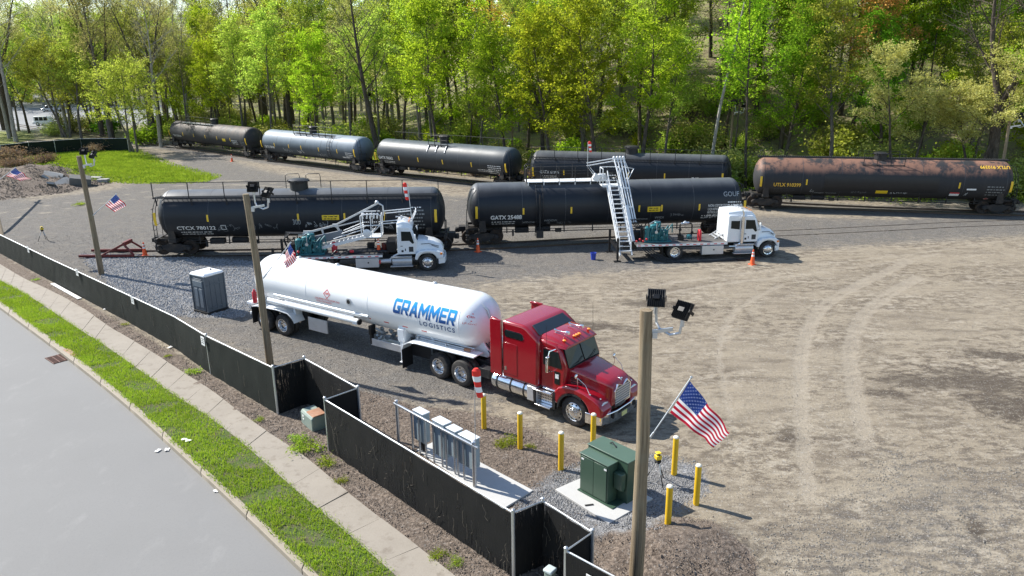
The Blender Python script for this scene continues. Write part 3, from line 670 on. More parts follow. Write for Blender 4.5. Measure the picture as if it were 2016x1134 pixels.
mb.build('far_handrail', e.o); e.diamond(7.5, 1.12, .2, m_white); e.diamond(7.5, 1.12, .15, m_redp)
cx, cy = along(-32.86, 97.17, -42.0, -10.1)
a = Tank('tank_car', 'brown topped tank car at the far left end of the rear track', cx, cy, -42.0, 10.9, RR, ZZ, m_brown); x0 = 10.1
a.stripes([-20.8+x0, -16.5+x0, -13.3+x0, -10.0+x0, -6.8+x0, -3.3+x0, .5+x0], 1.85, 2.3, True)
a.text('TILX 250066', -19.6+x0, 1.65, .42, width=2.4); mb = MB(m_plac); a.patch(mb, -5.4+x0, -4.6+x0, 1.75, 2.1); mb.build('warning_panel', a.o)
a.smalltext(-3.0+x0, 1.95, 1.4, 3, m_ltr, .13, 6); a.smalltext(-.9+x0, 1.9, 1.1, 3, m_gray_ltr, .14, 6, 'data_panel')
a.walkway(-17.5+x0, -9.0+x0, -.9, -.2, 3.62, -.9, .9, 7, M('pale_deck', (.4,.4,.39), .5)); a.dome(.5, .5, .75); a.end_ladder(1); a.end_ladder(-1)
p0, p1 = G(1050, 297, 3.82), G(1440, 307, 3.82); dl = (p1-p0).length/2
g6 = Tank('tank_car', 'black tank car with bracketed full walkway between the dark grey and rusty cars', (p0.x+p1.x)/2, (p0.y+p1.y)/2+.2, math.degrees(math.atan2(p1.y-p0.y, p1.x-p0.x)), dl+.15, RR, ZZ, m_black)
g6.stripes([-dl+.35, -dl+3.2, -dl+8.9, -dl+12.0, dl-.5], 1.75, 2.2, True); g6.text('GATX 61995', -dl+1.0, 1.85, .42, width=1.75); g6.smalltext(-dl+1.2, 1.6, 1.4, 2, m_ltr, .09, 3)
g6.walkway(-dl+.2, dl-.2, -1.35, -.85, 3.25, -1.35, .95, 9, mid=False); g6.dome(.3, .55, .62, m_railg); g6.end_ladder(1); g6.end_ladder(-1); g6.smalltext(dl-3, 1.85, .7, 1, m_ltr, .16, 2)
# red stop at the end of the siding
m_redb = M('weathered_red_paint', (.15,.022,.020), .6, .1, .3, 4, dirt=(.10,.05,.035), damt=.5)
bs = thing('buffer_stop', 'red steel buffer stop at the end of the siding by the leaning pole', 'buffer stop', (*along(-5.23, 46.82, .15, -19.7), 0), .15)
mb = MB(m_redb); 
for y in (-.75, .75):
    mb.beam((-2.9, y, .17), (1.2, y, .17), .12, .2); mb.beam((-1.2, y, .2), (.35, y*.6, 1.05), .11, .13); mb.beam((1.2, y, .2), (.35, y*.6, 1.05), .11, .13)
mb.build('frame', bs, bevel=.01); bs.scale = (.85, 1, .78); mb = MB(m_redb); mb.box((.42, 0, 1.06), (.24, 1.0, .30)); mb.build('buffer_block', bs, bevel=.04)
# ================================================================== FENCES
def fence_fabric(name, base=(.010,.013,.012), see=.0, streak=.5):
    g = NG(name); P = g.pos(); v = g.noise(P, 9, 6, .75, scl=(3, 3, .16)); n = g.noise(P, 1.2, 5, .7); f = g.noise(P, 60, 3, .6)
    c = g.mix(n, tuple(x*.6 for x in base), tuple(x*1.6 for x in base))
    z = g.n('SeparateXYZ', {0: P}).outputs[2]
    c = g.mix(g.math('MULTIPLY', g.math('MULTIPLY', g.step(v, .56, .74), streak), g.step(g.noise(P, .6, 3), .40, .6)), c, (.14,.12,.10))
    c = g.mix(g.math('MULTIPLY', g.step(g.noise(P, 7, 6, .8), .66, .76), .4*streak+.1), c, (.16,.15,.13))
    g.L(c, g.b.inputs['Base Color']); g.b.inputs['Roughness'].default_value = .75; g.b.inputs['Specular IOR Level'].default_value = .2; g.bump(g.math('ADD', f, g.math('MULTIPLY', v, 1.5)), .4, .015)
    if see:
        a = g.math('SUBTRACT', 1.0, g.math('MULTIPLY', g.math('MULTIPLY', g.step(v, .52, .60), g.step(g.noise(P, .45, 3), .47, .60)), see)); g.L(a, g.b.inputs['Alpha'])
    return g.mat
m_fab = fence_fabric('black_privacy_screen', (.011,.014,.012), 0, .35); m_slat = fence_fabric('black_privacy_slats', (.009,.009,.009), .7, .30); m_fabg = fence_fabric('green_privacy_screen', (.008,.014,.009), 0, .3)
m_sgn = M('white_sign', (.72,.72,.70), .5, 0, .1, 12)
def fence(name, label, pts, hs, fab, post_gap=3.0, post_r=.032, corner_r=.045, side=-1, posts_all=True, sag=.02, first=True, last=True, cat='fence'):
    """pts: ground points, hs: heights; screen hangs on the side given (right-hand of travel = -1)"""
    o = thing(name, label, cat, (pts[0][0], pts[0][1], T(*pts[0]))); bx, by, bz = o.location
    P = [Vector((p[0]-bx, p[1]-by)) for p in pts]
    z0 = [T(*p)-bz for p in pts]; rail = MB(m_galv)
    top = [(p[0], p[1], z0[i]+hs[i]-.02) for i, p in enumerate(P)]
    rail.tube(top, .022, 8).build('top_rail', o)
    for i, (a, b) in enumerate(zip(P, P[1:])):
        L = (b-a).length; d = (b-a)/L; nr = Vector((d[1], -d[0]))*(.035 if side == -1 else -.035)
        n = max(2, int(L/.18)); rows = 7; ft, bk = [], []
        rg = random.Random(i+int(L*100))
        for k in range(n+1):
            t = k/n; q = a+(b-a)*t+nr; zb = z0[i]*(1-t)+z0[i+1]*t; h = hs[i]*(1-t)+hs[i+1]*t
            w_ = [rg.uniform(-.012, .012)+.012*math.sin(k*1.1+i)*math.sin(j*.9+1) for j in range(rows)]
            ft.append([(q[0]+nr[0]*w_[j]*30*.5, q[1]+nr[1]*w_[j]*30*.5, zb-.05+(h+.02)*j/(rows-1)-(sag*rg.random() if j == rows-1 else 0)) for j in range(rows)])
        mb = MB(fab); th = nr*.25
        rings = [r+[(x-th[0], y-th[1], z) for x, y, z in r[::-1]] for r in ft]
        mb.loft(rings).build('screen_panel', o)
        k = max(1, round(L/post_gap))
        for j in range(k+1):
            if j == k and i < len(P)-2: continue
            if (i == 0 and j == 0 and not first) or (i == len(P)-2 and j == k and not last): continue
            q = a+(b-a)*j/k; t = j/k; zb = z0[i]*(1-t)+z0[i+1]*t; h = hs[i]*(1-t)+hs[i+1]*t
            cor = j in (0, k); r = corner_r if cor else post_r; off = Vector((0, 0)) if cor else -nr*.9
            if cor and len(pts) > 6 and i not in (0, len(P)-2): r = post_r; off = -nr*.9
            mb = MB(m_galv); mb.tube([(q[0]+off[0], q[1]+off[1], zb-.2), (q[0]+off[0], q[1]+off[1], zb+h+(.05 if r == corner_r else -.03))], r, 10); mb.ball((q[0]+off[0], q[1]+off[1], zb+h+(.05 if r == corner_r else -.03)), r*1.15, 8, (1,1,.7))
            mb.build('post', o)
    return o
def vines(o, pts, h, n, seed):
    r = random.Random(seed); mb = MB(M('dead_vine_%d' % seed, (.13,.11,.085), .9)); bx, by, bz = o.location
    for k in range(n):
        i = r.randrange(len(pts)-1); a, b = Vector(pts[i]), Vector(pts[i+1]); d = (b-a).normalized(); nr = Vector((d[1], -d[0]))
        q = a+(b-a)*r.random()+nr*.075; z = r.uniform(.1, h); L = []; dr = r.uniform(-1.2, 1.2)
        for s in range(6):
            L.append((q[0]-bx, q[1]-by, z-bz)); q = q+d*r.uniform(-.06, .1)*dr; z = max(.02, min(h, z-r.uniform(.02, .16)))
        mb.tube(L, .004, 4)
    mb.build('dead_vines', o, kind='stuff')
FL = [G2(-40,482)]+[FENCEL[i] for i in (0, 2, 4, 6, 7)]+[G2(537,723,1.76)]
f1 = fence('screened_fence', 'long black screened fence along the street with small white signs', FL, [1.38,1.38,1.42,1.45,1.55,1.62,1.76], m_fab, 3.0)
vines(f1, FL[3:], 1.4, 16, 5)
def fence_sign(o, px, py, w, h):
    q = None
    for a, b in zip(FL, FL[1:]):
        a, b = Vector(a), Vector(b); d = (b-a).normalized(); n = Vector((d[1], -d[0]))
        # meet the sight line with the fence plane
        D = FWD*CF+RGT*(px-1008)+UPV*(567-py); den = D.x*n[0]+D.y*n[1]; A = a+n*.075; t = (A[0]*n[0]+A[1]*n[1])/den; X = Vector((0,0,CH))+D*t
        u = (Vector((X.x, X.y))-A).dot(d)
        if -.2 <= u <= (b-a).length+.2: q = (X, d, n)
    if not q: return
    X, d, n = q; mb = MB(m_sgn); b = o.location; mb.box((X.x-b[0]+n[0]*.03, X.y-b[1]+n[1]*.03, X.z-b[2]), (w, .012, h), rz=math.atan2(d[1], d[0])); s = mb.build('sign', o)
    mb = MB(m_under)
    for k in range(3): mb.box((X.x-b[0]+n[0]*.038, X.y-b[1]+n[1]*.038, X.z-b[2]+h*(.25-.22*k)), (w*(.7-.15*(k%2)), .004, h*.07), rz=math.atan2(d[1], d[0]))
    mb.build('sign_text', s)
for px, py in ((56.4,491),(152.7,536),(262,590.6),(400.7,671)): fence_sign(f1, px, py, .30, .36)
pA, pB, pC, pD, pE, pF, pG, pH = [G2(*q, 1.76) for q in ((537,723),(598.8,704.7),(704.6,762.8),(639.3,785.7),(1010,1008),(1068.5,985),(1166.6,1046.8),(1114.4,1082.8))]
f2 = fence('slatted_fence', 'black slatted fence recess around the rust topped utility box', [pA, pB, pC, pD], [1.76]*4, m_slat, 3.2, first=False, last=False); vines(f2, [pB, pC], 1.6, 10, 8)
f3 = fence('slatted_fence', 'vine streaked black fence run in front of the electrical cabinet rack', [pD, pE], [1.76]*2, m_slat, 3.0); vines(f3, [pD, pE], 1.6, 55, 9)
f4 = fence('slatted_fence', 'black slatted fence recess next to the gravel transformer bed', [pE, pF, pG, pH], [1.76]*4, m_slat, 3.0, first=False, last=False); vines(f4, [pF, pG], 1.6, 14, 10)
pI = (pH[0]+4.2, pH[1]-3.9)
f5 = fence('slatted_fence', 'short end of black fence at the bottom edge below the recess', [pH, pI], [1.76]*2, m_slat, 3.0)
mb = MB(m_sgn); d = (Vector(pI)-Vector(pH)).normalized(); q = Vector(pH)+d*.78+Vector((d[1], -d[0]))*.075; mb.box((q[0]-pH[0], q[1]-pH[1], 1.38), (.36,.012,.28), rz=math.atan2(d[1], d[0])); mb.build('sign', f5)
ff = [G2(-60,289,1.8), G2(0,285.6,1.8), G2(55,280,1.8), G2(106,276.5,1.8), G2(158,273,1.8), G2(250,272,1.8)]
f6 = fence('screened_fence', 'dark green screened fence at the far end of the grassy patch', ff, [1.8]*6, m_fabg, 3.4)

# ================================================================== POLES WITH FLOODLIGHTS
def wood(name, c0, c1):
    g = NG(name); o = g.obj(); v = g.noise(o, 6, 6, .7, scl=(4,4,.12)); n = g.noise(o, 1.0, 5, .6)
    c = g.mix(g.step(v, .3, .7), c0, c1); c = g.mix(g.math('MULTIPLY', g.step(g.noise(o, 22, 4, .7, scl=(1.6,1.6,.10)), .60, .70), .75), c, (.045,.035,.025)); c = g.mix(g.math('MULTIPLY', g.step(n, .5, .7), .35), c, (.20,.20,.15))
    g.L(c, g.b.inputs['Base Color']); g.b.inputs['Roughness'].default_value = .9; g.bump(v, .6, .02); return g.mat
m_pole = wood('weathered_pole_wood', (.135,.098,.058), (.285,.222,.142)); m_dark = M('black_lamp_housing', (.012,.012,.013), .45, .3, .2); m_lens = M('lamp_lens', (.55,.56,.55), .15, 0, .1)
m_cap = M('grey_junction_box', (.45,.47,.49), .5)
def floodlight_pole(label, base, top, r, arm_deg, lamps=2, drop=.45, sc=1.0, cat='light pole', group='wooden floodlight poles'):
    o = thing('floodlight_pole', label, cat, (base[0], base[1], T(base[0], base[1])), 0, group)
    tx, ty, H = top[0]-base[0], top[1]-base[1], top[2]-o.location.z
    mb = MB(m_pole); n = 9; rr = random.Random(int(base[0]*10)); rings = []
    for i in range(n+1):
        t = i/n; bow = .05*math.sin(t*3.1)*rr.uniform(.6, 1)
        rings.append([(tx*t+bow+math.cos(2*math.pi*k/18)*r*(1.12-.24*t)*(1+.03*math.sin(k*2.3+i)), ty*t+math.sin(2*math.pi*k/18)*r*(1.12-.24*t), -.3*(i == 0)+H*t) for k in range(18)])
    rings.append([(p[0]*.97+tx*.03, p[1]*.97+ty*.03, p[2]+.02) for p in rings[-1]])
    mb.loft(rings).build('pole', o)
    br = MB(m_galv); a = R_(arm_deg); ca, sa = math.cos(a), math.sin(a); t = (H-drop*sc)/H
    px, py, pz = tx*t, ty*t, H-drop*sc
    def loc(u, v, w_): return (px+ca*u-sa*v, py+sa*u+ca*v, pz+w_)
    br.beam(loc(r*.8, 0, 0), loc(.55*sc, 0, .08*sc), .05*sc, .07*sc); br.box(loc(r+.05, 0, -.06), (.10*sc,.10*sc,.13*sc), rz=a)
    ends = [loc(.20*sc, .18*sc, .50*sc), loc(.72*sc, -.10*sc, .34*sc)] if lamps == 2 else [loc(.42*sc, 0, .4*sc)]
    br.tube([ends[0], loc(.22*sc, .16*sc, .15*sc), loc(.28*sc, .05*sc, .06*sc), loc(.5*sc, -.02*sc, -.04*sc), loc(.68*sc, -.09*sc, .03*sc), ends[-1]], .03*sc, 8)
    for e in ends: br.tube([Vector(e)-Vector((0,0,.16*sc)), e], .042*sc, 8)
    bo = br.build('bracket', o)
    for k, e in enumerate(ends):
        fl = MB(m_dark); da = a+R_(85 if k == 0 else 50); X = Matrix.Translation(Vector(e)+Vector((0,0,.17*sc))) @ Matrix.Rotation(da, 4, 'Z') @ Matrix.Rotation(R_(-52), 4, 'Y'); fl.X = X
        fl.box((0,0,0), (.38*sc,.36*sc,.05*sc)); 
        for j in range(9): fl.box((0, -.16*sc+.04*sc*j, .05*sc), (.36*sc, .012*sc, .07*sc))
        fl.box((0, 0, .07*sc), (.1*sc,.14*sc,.06*sc)); fl.box((0,.195*sc,.0),(.07*sc,.02*sc,.2*sc)); fl.box((0,-.195*sc,.0),(.07*sc,.02*sc,.2*sc)); f = fl.build('floodlight', o, bevel=.006*sc, seg=1)
        ln = MB(m_lens); ln.X = X; ln.box((0,0,-.027*sc), (.33*sc,.31*sc,.012*sc)); ln.build('lens', f)
    return o
b0 = G2(1250,1165); floodlight_pole('nearest wooden floodlight pole beside the big flag and green transformer', b0, G(1272,612,6.85), .145, -8)
b1 = G2(532,720); floodlight_pole('leaning wooden floodlight pole in front of the white tank trailer', b1, G(484,383,6.95), .135, 5, sc=1.15)
b2 = G2(200,540); floodlight_pole('leaning wooden floodlight pole by the red buffer stop', b2, G(155,308,6.85), .14, 5, sc=1.15)
b3 = G2(4,466); floodlight_pole('wooden pole cut off by the left edge beside the fence', b3, G(-52,238,6.85), .14, 175)
for k, (px, py, lb) in enumerate(((511,183,'slim pole behind the pale blue grey tank car'),(719,192,'pole with lamp beside the thick leaning trunk'),(1007,208,'white lamped pole behind the gap right of the dark grey tank car'),(1443,213,'tall grey pole with twin lamps behind the bracketed tank car'),(1988,238,'grey pole with lamp behind the right end of the rusty car'),(208,205,'bare pole among shrubs behind the grassy patch'))):
    z = 6.9; p = G(px, py, z)
    while p.y-np.interp(p.x, TRK[:,0], TRK[:,1]) < 4 and z > 4.0: z -= .1; p = G(px, py, z)
    floodlight_pole(lb, (p.x, p.y), (p.x, p.y, max(z, T(p.x, p.y)+4.5)), .12, -20 if k != 3 else 0, 2 if k in (2, 3) else 1, sc=1.5, drop=.3, group='poles behind the rear track')

# ================================================================== FLAGS
m_fr, m_fw, m_fb = M('flag_red', (.46,.008,.035), .75, 0, .1), M('flag_white', (.80,.80,.80), .75, 0, .05), M('flag_blue', (.016,.045,.22), .75, 0, .1)
for m in (m_fr, m_fw, m_fb):
    b = m.node_tree.nodes['Principled BSDF']; tr = m.node_tree.nodes.new('ShaderNodeBsdfTranslucent'); mx = m.node_tree.nodes.new('ShaderNodeMixShader'); mx.inputs[0].default_value = .34
    m.node_tree.links.new(b.inputs['Base Color'].links[0].from_socket, tr.inputs[0]); out = m.node_tree.nodes['Material Output']
    m.node_tree.links.new(b.outputs[0], mx.inputs[1]); m.node_tree.links.new(tr.outputs[0], mx.inputs[2]); m.node_tree.links.new(mx.outputs[0], out.inputs[0])
def at_depth(px, py, y):
    D = FWD*CF+RGT*(px-1008)+UPV*(567-py); t = y/D.y; return Vector((0,0,CH))+D*t
def flag(label, sp0, sp1, corners, depth, amp, waves=2.2, stars=True, phase=0.0, yaw=.25):
    """staff foot and tip, cloth corners (hoist top, hoist bottom, fly top, fly bottom) as surveyed at the staff's distance"""
    s0, s1 = at_depth(*sp0, depth), at_depth(*sp1, depth); o = thing('flag', label, 'flag', s0, 0, 'stars and stripes flags')
    mb = MB(m_galv); mb.tube([(0,0,0), s1-s0], .016, 8); mb.ball(s1-s0, .03, 8); mb.tube([Vector((0,0,0)), (s1-s0)*.12], .026, 8); mb.build('staff', o)
    c = [at_depth(*q, depth)-s0 for q in corners]; c[2].y += yaw; c[3].y += yaw*.8
    N = ((c[2]-c[0]).cross(c[1]-c[0])).normalized()
    def S(u, v, e=0):
        p = (c[0]*(1-u)+c[2]*u)*(1-v)+(c[1]*(1-u)+c[3]*u)*v
        w_ = math.sin(u*waves*6.28+v*1.6+phase)*amp*min(1, u*2.5)+math.sin(v*5+u*3+phase)*amp*.35*u
        d = (c[1]-c[0])*(.05*math.sin(u*waves*6.28+1.2+phase)*u)
        return p+N*(w_+e)+d
    nu, nv = 50, 39; vs = [S(i/nu, j/nv) for j in range(nv+1) for i in range(nu+1)]
    cl = MB(m_fr)
    for k in range(13): 
        pass
    base = len(cl.v); cl.v += [tuple(p) for p in vs]; cl.use(m_fw); cl.use(m_fb)
    for j in range(nv):
        for i in range(nu):
            st = j//3; m = 2 if (i < 20 and st < 7) else st % 2
            cl.f.append(tuple(base+a for a in (j*(nu+1)+i, j*(nu+1)+i+1, (j+1)*(nu+1)+i+1, (j+1)*(nu+1)+i))); cl.fm.append(m)
    co = cl.build('cloth', o, sharp=180)
    if stars:
        sm = MB(m_fw)
        for r in range(9):
            for q in range(6 if r % 2 == 0 else 5):
                u0 = .4*((q+.5)/6 if r % 2 == 0 else (q+1)/6); v0 = (7/13)*(r+.75)/9.5
                for e in (.007, -.007):
                    ring = []
                    for t in range(10):
                        rd = .024 if t % 2 == 0 else .010; a = math.pi/2+t*math.pi/5; ring.append(S(u0+rd*math.cos(a)*.60, v0-rd*math.sin(a), e))
                    sm.add([S(u0, v0, e)]+ring, [(0, 1+t, 1+(t+1)%10) for t in range(10)])
        sm.build('stars', co)
    return o
flag('big stars and stripes flag flying from the nearest pole', (1277,866), (1361,743), [(1358,750),(1319,812),(1446,864),(1412,890)], 14.75, .055)
flag('small flag waving from the leaning pole by the buffer stop', (183.4,424), (229,381.5), [(228,383),(207.5,403.5),(244,406),(222,419)], 41.9, .06, 1.6, phase=1.0)
flag('flag at the left picture edge above the rubble', (-24,371), (31,329.5), [(30,331),(12,346),(56,354),(37,357)], 45.5, .09, 2.0, phase=2.0)
flag('limp wrinkled flag hanging in front of the trailer tank end', (518,548), (572.5,477.5), [(571.5,480),(562,499),(578,512),(558,535)], 27.9, .11, 1.5, phase=.5, yaw=.35)

# ================================================================== WINDSOCKS
m_wr, m_ww = M('windsock_red', (.72,.03,.02), .7, 0, .08), M('windsock_white', (.80,.80,.80), .7, 0, .05)
def windsock(label, foot, top, L, r0, r1, dx=.06, staff_r=.012):
    o = thing('windsock', label, 'windsock', foot, 0, 'red and white windsocks'); t = Vector(top)-Vector(foot)
    mb = MB(m_galv); mb.tube([(0,0,0), t], staff_r, 8); mb.tube([t+Vector((.0,0,-.02)), t+Vector((dx,0,0))], staff_r*.8, 6); mb.build('staff', o)
    sk = MB(m_wr); n = 5
    for k in range(n):
        sk.use(m_wr if k % 2 == 0 else m_ww); rings = []
        for j in range(4):
            s = (k+j/3)/n; r = r0+(r1-r0)*s; q = t+Vector((dx+.12*L*s**1.5, -.02, -L*s))
            rings.append([(q.x+r*math.cos(a*.5236)*(1+.08*math.sin(a*2+s*9)), q.y+r*.62*math.sin(a*.5236), q.z) for a in range(12)])
        if k == 0: rings = [[(p[0]*.5+(t.x+dx)*.5, p[1]*.5+t.y*.5, p[2]+r0*.55) for p in rings[0]]]+rings
        sk.loft(rings)
    sk.build('sock', o)

# ================================================================== YARD FURNITURE
m_boly = M('yellow_bollard_paint', (.66,.41,.012), .45, 0, .12, 5, dirt=(.30,.22,.08), damt=.3); m_bolt = M('bollard_cap', (.70,.66,.55), .6)
bl = [(953.3,843.3,'bollard beside the striped windsock'),(1024.2,882,'bollard with weeds at its base'),(1104.3,924,'bollard left of the green transformer'),(None,(1168.9,814),'bollard behind the green transformer in front of the tractor bumper'),(1327,934,'bollard right behind the yellow laser tripod'),(1370.4,993.8,'bollard farthest right towards the open dirt'),(1314.4,1038,'bollard nearest the camera right of the tall pole')]
proto = None
for a in bl:
    p = G(*a[1], 1.25) if a[0] is None else G(a[0], a[1])
    if proto is None:
        proto = thing('bollard', '', 'bollard', (0,0,0), 0, 'yellow bollards around the transformer')
        mb = MB(m_boly); mb.lathe([(.082,-.2),(.085,.02),(.083,1.2),(.080,1.22)], (0,0,0), 'z', 20); mb.build('post', proto)
        mb = MB(m_bolt); mb.lathe([(.084,1.2),(.082,1.225),(.06,1.25),(.02,1.26)], (0,0,0), 'z', 20); mb.build('cap', proto); o = proto
    else: o = copy_tree(proto)
    o.location = (p.x, p.y, 0); o['label'] = 'yellow '+a[2]; o.rotation_euler.z = random.random()*6

# --- green transformer
m_grn = M('green_transformer_paint', (.042,.080,.052), .38, 0, .08, 2); m_grn2 = M('green_transformer_lid', (.068,.112,.078), .42, 0, .1, 2); m_slot = M('dark_recess', (.01,.01,.01), .8)
A = G(1141.5, 965, .07); tf = thing('transformer', 'dark green pad mounted transformer on a white concrete pad', 'transformer', (A.x, A.y, .07), -48.5)
mb = MB(m_grn); mb.box((.62,.74,.62), (1.46,.62,1.24)); mb.build('tank', tf, bevel=.015)
mb = MB(m_grn2); mb.box((.62,.74,1.255), (1.50,.66,.035)); mb.build('lid', tf, bevel=.01)
mb = MB(m_grn); mb.box((.5,.21,.585), (1.02,.40,1.17)); c_ = mb.build('cable_compartment', tf, bevel=.012)
mb = MB(m_grn2); mb.box((.5,.20,1.185), (1.06,.43,.03)); mb.build('lid', c_, bevel=.01)
mb = MB(m_grn); mb.box((.27,-.002,.6), (.46,.02,1.06)); mb.box((.74,-.002,.6), (.46,.02,1.06)); mb.build('door', c_, bevel=.006)
mb = MB(m_grn); mb.box((1.17,.32,.70), (.28,.2,.5)); mb.prism([(.24,.46),(.42,.46),(.42,.32)], 1.06, 1.28, 'x'); mb.build('side_box', tf, bevel=.03)
mb = MB(m_slot); mb.tube([(.3,.9,1.275),(.42,.86,1.36),(.6,.82,1.275)], .018); mb.build('lifting_lug', tf)
mb = MB(m_sgn); mb.box((.10,-.014,1.05), (.09,.006,.05)); mb.box((.93,-.014,1.05), (.09,.006,.05)); mb.build('notice', tf)
mb = MB(m_grn); mb.box((.60,.4,-.0), (1.3,.9,.06)); mb.build('base_frame', tf)
tp = tag(MB(m_slot).box((0,0,0), (.24,.06,.015), rz=.2).build('black_strap'), 'short black strip lying on the white transformer pad', 'strap'); tp.location = G(1160,994,.08)

# --- cabinet rack
m_gbx = M('light_grey_enclosure', (.26,.33,.37), .42, .1, .08, 2); m_gbl = M('white_cabinet_lid', (.62,.65,.67), .4, .1, .06, 2)
q0, q1 = G(780.3,790,1.45), G(932.4,873,1.42); dv = Vector((q1.x-q0.x, q1.y-q0.y)); L = dv.length; rd = math.degrees(math.atan2(dv.y, dv.x))
rk = thing('cabinet_rack', 'steel rack of grey electrical cabinets behind the vine streaked fence', 'electrical rack', (q0.x, q0.y, 0), rd)
for x, r in ((0, .05), (L, .06)):
    mb = MB(m_galv); mb.tube([(x,0,-.1),(x,0,1.47)], r, 12); mb.ball((x,0,1.47), r*1.15, 10, (1,1,.5)); mb.build('post', rk)
mb = MB(m_galv); mb.box((L/2+.05, -.03, 1.36), (L+.3,.06,.06)); mb.build('rail', rk, bevel=.006)
for x in (.20,.30,.385,.49,.60,.655,.76,.80,.87):
    mb = MB(m_galv); mb.box((L*x, .02, .68), (.045,.045,1.32)); 
    for z in np.arange(.1, 1.3, .07): mb.use(m_slot).box((L*x, -.004, z), (.014,.004,.035)); mb.use(m_galv)
    mb.build('strut', rk)
for x0_, x1_, z0_, z1_, dp in ((.21,.345,.42,1.40,.24),(.47,.615,.30,1.42,.28),(.65,.76,.55,1.40,.26),(.80,.96,.48,1.40,.28)):
    mb = MB(m_gbx); mb.box((L*(x0_+x1_)/2, .06+dp/2, (z0_+z1_)/2), (L*(x1_-x0_), dp, z1_-z0_)); cb = mb.build('cabinet', rk, bevel=.012)
    mb = MB(m_gbl); mb.box((L*(x0_+x1_)/2, .07+dp/2, z1_+.012), (L*(x1_-x0_)+.03, dp+.05, .028)); mb.build('lid', cb, bevel=.006)
    mb = MB(m_gbx); mb.box((L*(x0_+x1_)/2, .075+dp, (z0_+z1_)/2), (L*(x1_-x0_)-.04, .02, z1_-z0_-.06)); mb.build('door', cb)
mb = MB(m_slot)
for k in range(5): mb.tube([(L*.22+k*.07,.15,.45),(L*.22+k*.07+.03,.2,.25),(L*.22+k*.09+.1,.16,.06)], .022)
mb.build('conduit', rk)
w0 = rk.matrix_basis @ Vector((L+.02, .07, .9)) if False else Vector((q1.x+.03, q1.y+.06, .75))
windsock('near striped windsock on the grey cabinet rack', w0, at_depth(934.5, 729, w0.y), .80, .118, .08, dx=.04)

# --- portable toilet
m_ptg = M('grey_plastic_panel', (.085,.105,.125), .5, 0, .08, 2); m_ptr = M('white_plastic_roof', (.80,.82,.84), .45, 0, .05, 2)
A = G(384.5,612.8); pt = thing('portable_toilet', 'grey portable toilet with a white roof on the crushed stone', 'portable toilet', (A.x, A.y, 0), -33.3)
W_, D_, H_ = 1.07, 1.08, 1.88
mb = MB(m_ptg); mb.box((W_/2, D_/2, H_/2+.05), (W_, D_, H_-.06)); body = mb.build('cabin', pt, bevel=.03)
mb = MB(m_slot); mb.box((W_/2, D_/2, .06), (W_+.08, D_+.1, .12)); mb.build('skid_base', pt, bevel=.02)
mb = MB(m_ptr); rings = []
for s, z in ((1.04,0),(1.05,.07),(.98,.12),(.6,.19),(.05,.21)): rings.append([(W_/2+sx*W_/2*s, D_/2+sy*D_/2*s, H_+z) for sx, sy in ((-1,-1),(1,-1),(1,1),(-1,1))])
mb.loft(rings); rf = mb.build('roof', pt, bevel=.03); mb = MB(m_slot); mb.tube([(W_*.7,D_*.6,H_+.15),(W_*.7,D_*.6,H_+.27)], .035, 10); mb.build('vent_pipe', rf)
mb = MB(m_ptg); mb.box((W_/2, -.015, .92), (W_*.78, .04, 1.55)); dr = mb.build('door', pt, bevel=.01); mb = MB(M('pale_grey_panel', (.17,.20,.225), .5)); mb.box((W_/2, -.04, 1.50), (W_*.66,.02,.28)); mb.box((W_*.35,-.04,.8),(W_*.22,.02,.95)); mb.box((W_*.68,-.04,.8),(W_*.22,.02,.95)); mb.build('door_panel', dr, bevel=.01)
mb = MB(m_ptg)
for y in (.25,.5,.75): mb.box((W_+.004, D_*y, .95), (.03,.035,1.5))
mb.box((W_+.006, D_/2, 1.45), (.03, D_*.9, .04)); mb.box((W_+.006, D_/2, .3), (.03, D_*.9, .04))
for sx, sy in ((0,0),(1,0),(1,1),(0,1)): mb.box((W_*sx, D_*sy, H_/2+.06), (.07,.07,H_-.05))
mb.box((W_*.5,-.01,1.72),(W_*.6,.03,.09)); mb.build('corner_frame', pt, bevel=.01)

# --- utility boxes
m_ub = M('pale_green_fibreglass', (.20,.25,.215), .55, 0, .12, 3, dirt=(.30,.28,.22), damt=.4); m_rst = M('rusted_lid', (.28,.135,.075), .8, .1, .4, 4, dirt=(.40,.36,.28), damt=.5)
A = G(593.5,831.6); ub = thing('utility_box', 'pale green utility box with a rusty top in the fence recess', 'utility box', (A.x, A.y, 0), -51.6)
mb = MB(m_ub); mb.prism([(0,-.05),(0,.42),(.06,.50),(.5,.52),(.52,.48),(.52,-.05)], 0, .90, 'x'); mb.build('body', ub, bevel=.03)
mb = MB(m_rst); mb.prism([(.05,.505),(.09,.53),(.5,.545),(.53,.52),(.53,.45),(.5,.49)], .36, .91, 'x'); mb.build('lid', ub, bevel=.008)
mb = MB(m_sgn); mb.box((.22,-.006,.33),(.10,.008,.07)); mb.box((.22,-.006,.22),(.08,.008,.05)); mb.build('notice', ub)
A = G(1083,1119,.8); sp = thing('utility_pedestal', 'small grey green utility pedestal at the bottom edge inside the fence recess', 'utility pedestal', (A.x, A.y, 0), -40)
mb = MB(m_ub); mb.box((0,0,.36), (.20,.20,.74)); mb.build('body', sp, bevel=.03); mb = MB(M('pedestal_cap', (.42,.48,.48), .5)); mb.box((0,0,.76),(.24,.24,.09)); mb.build('cap', sp, bevel=.03)

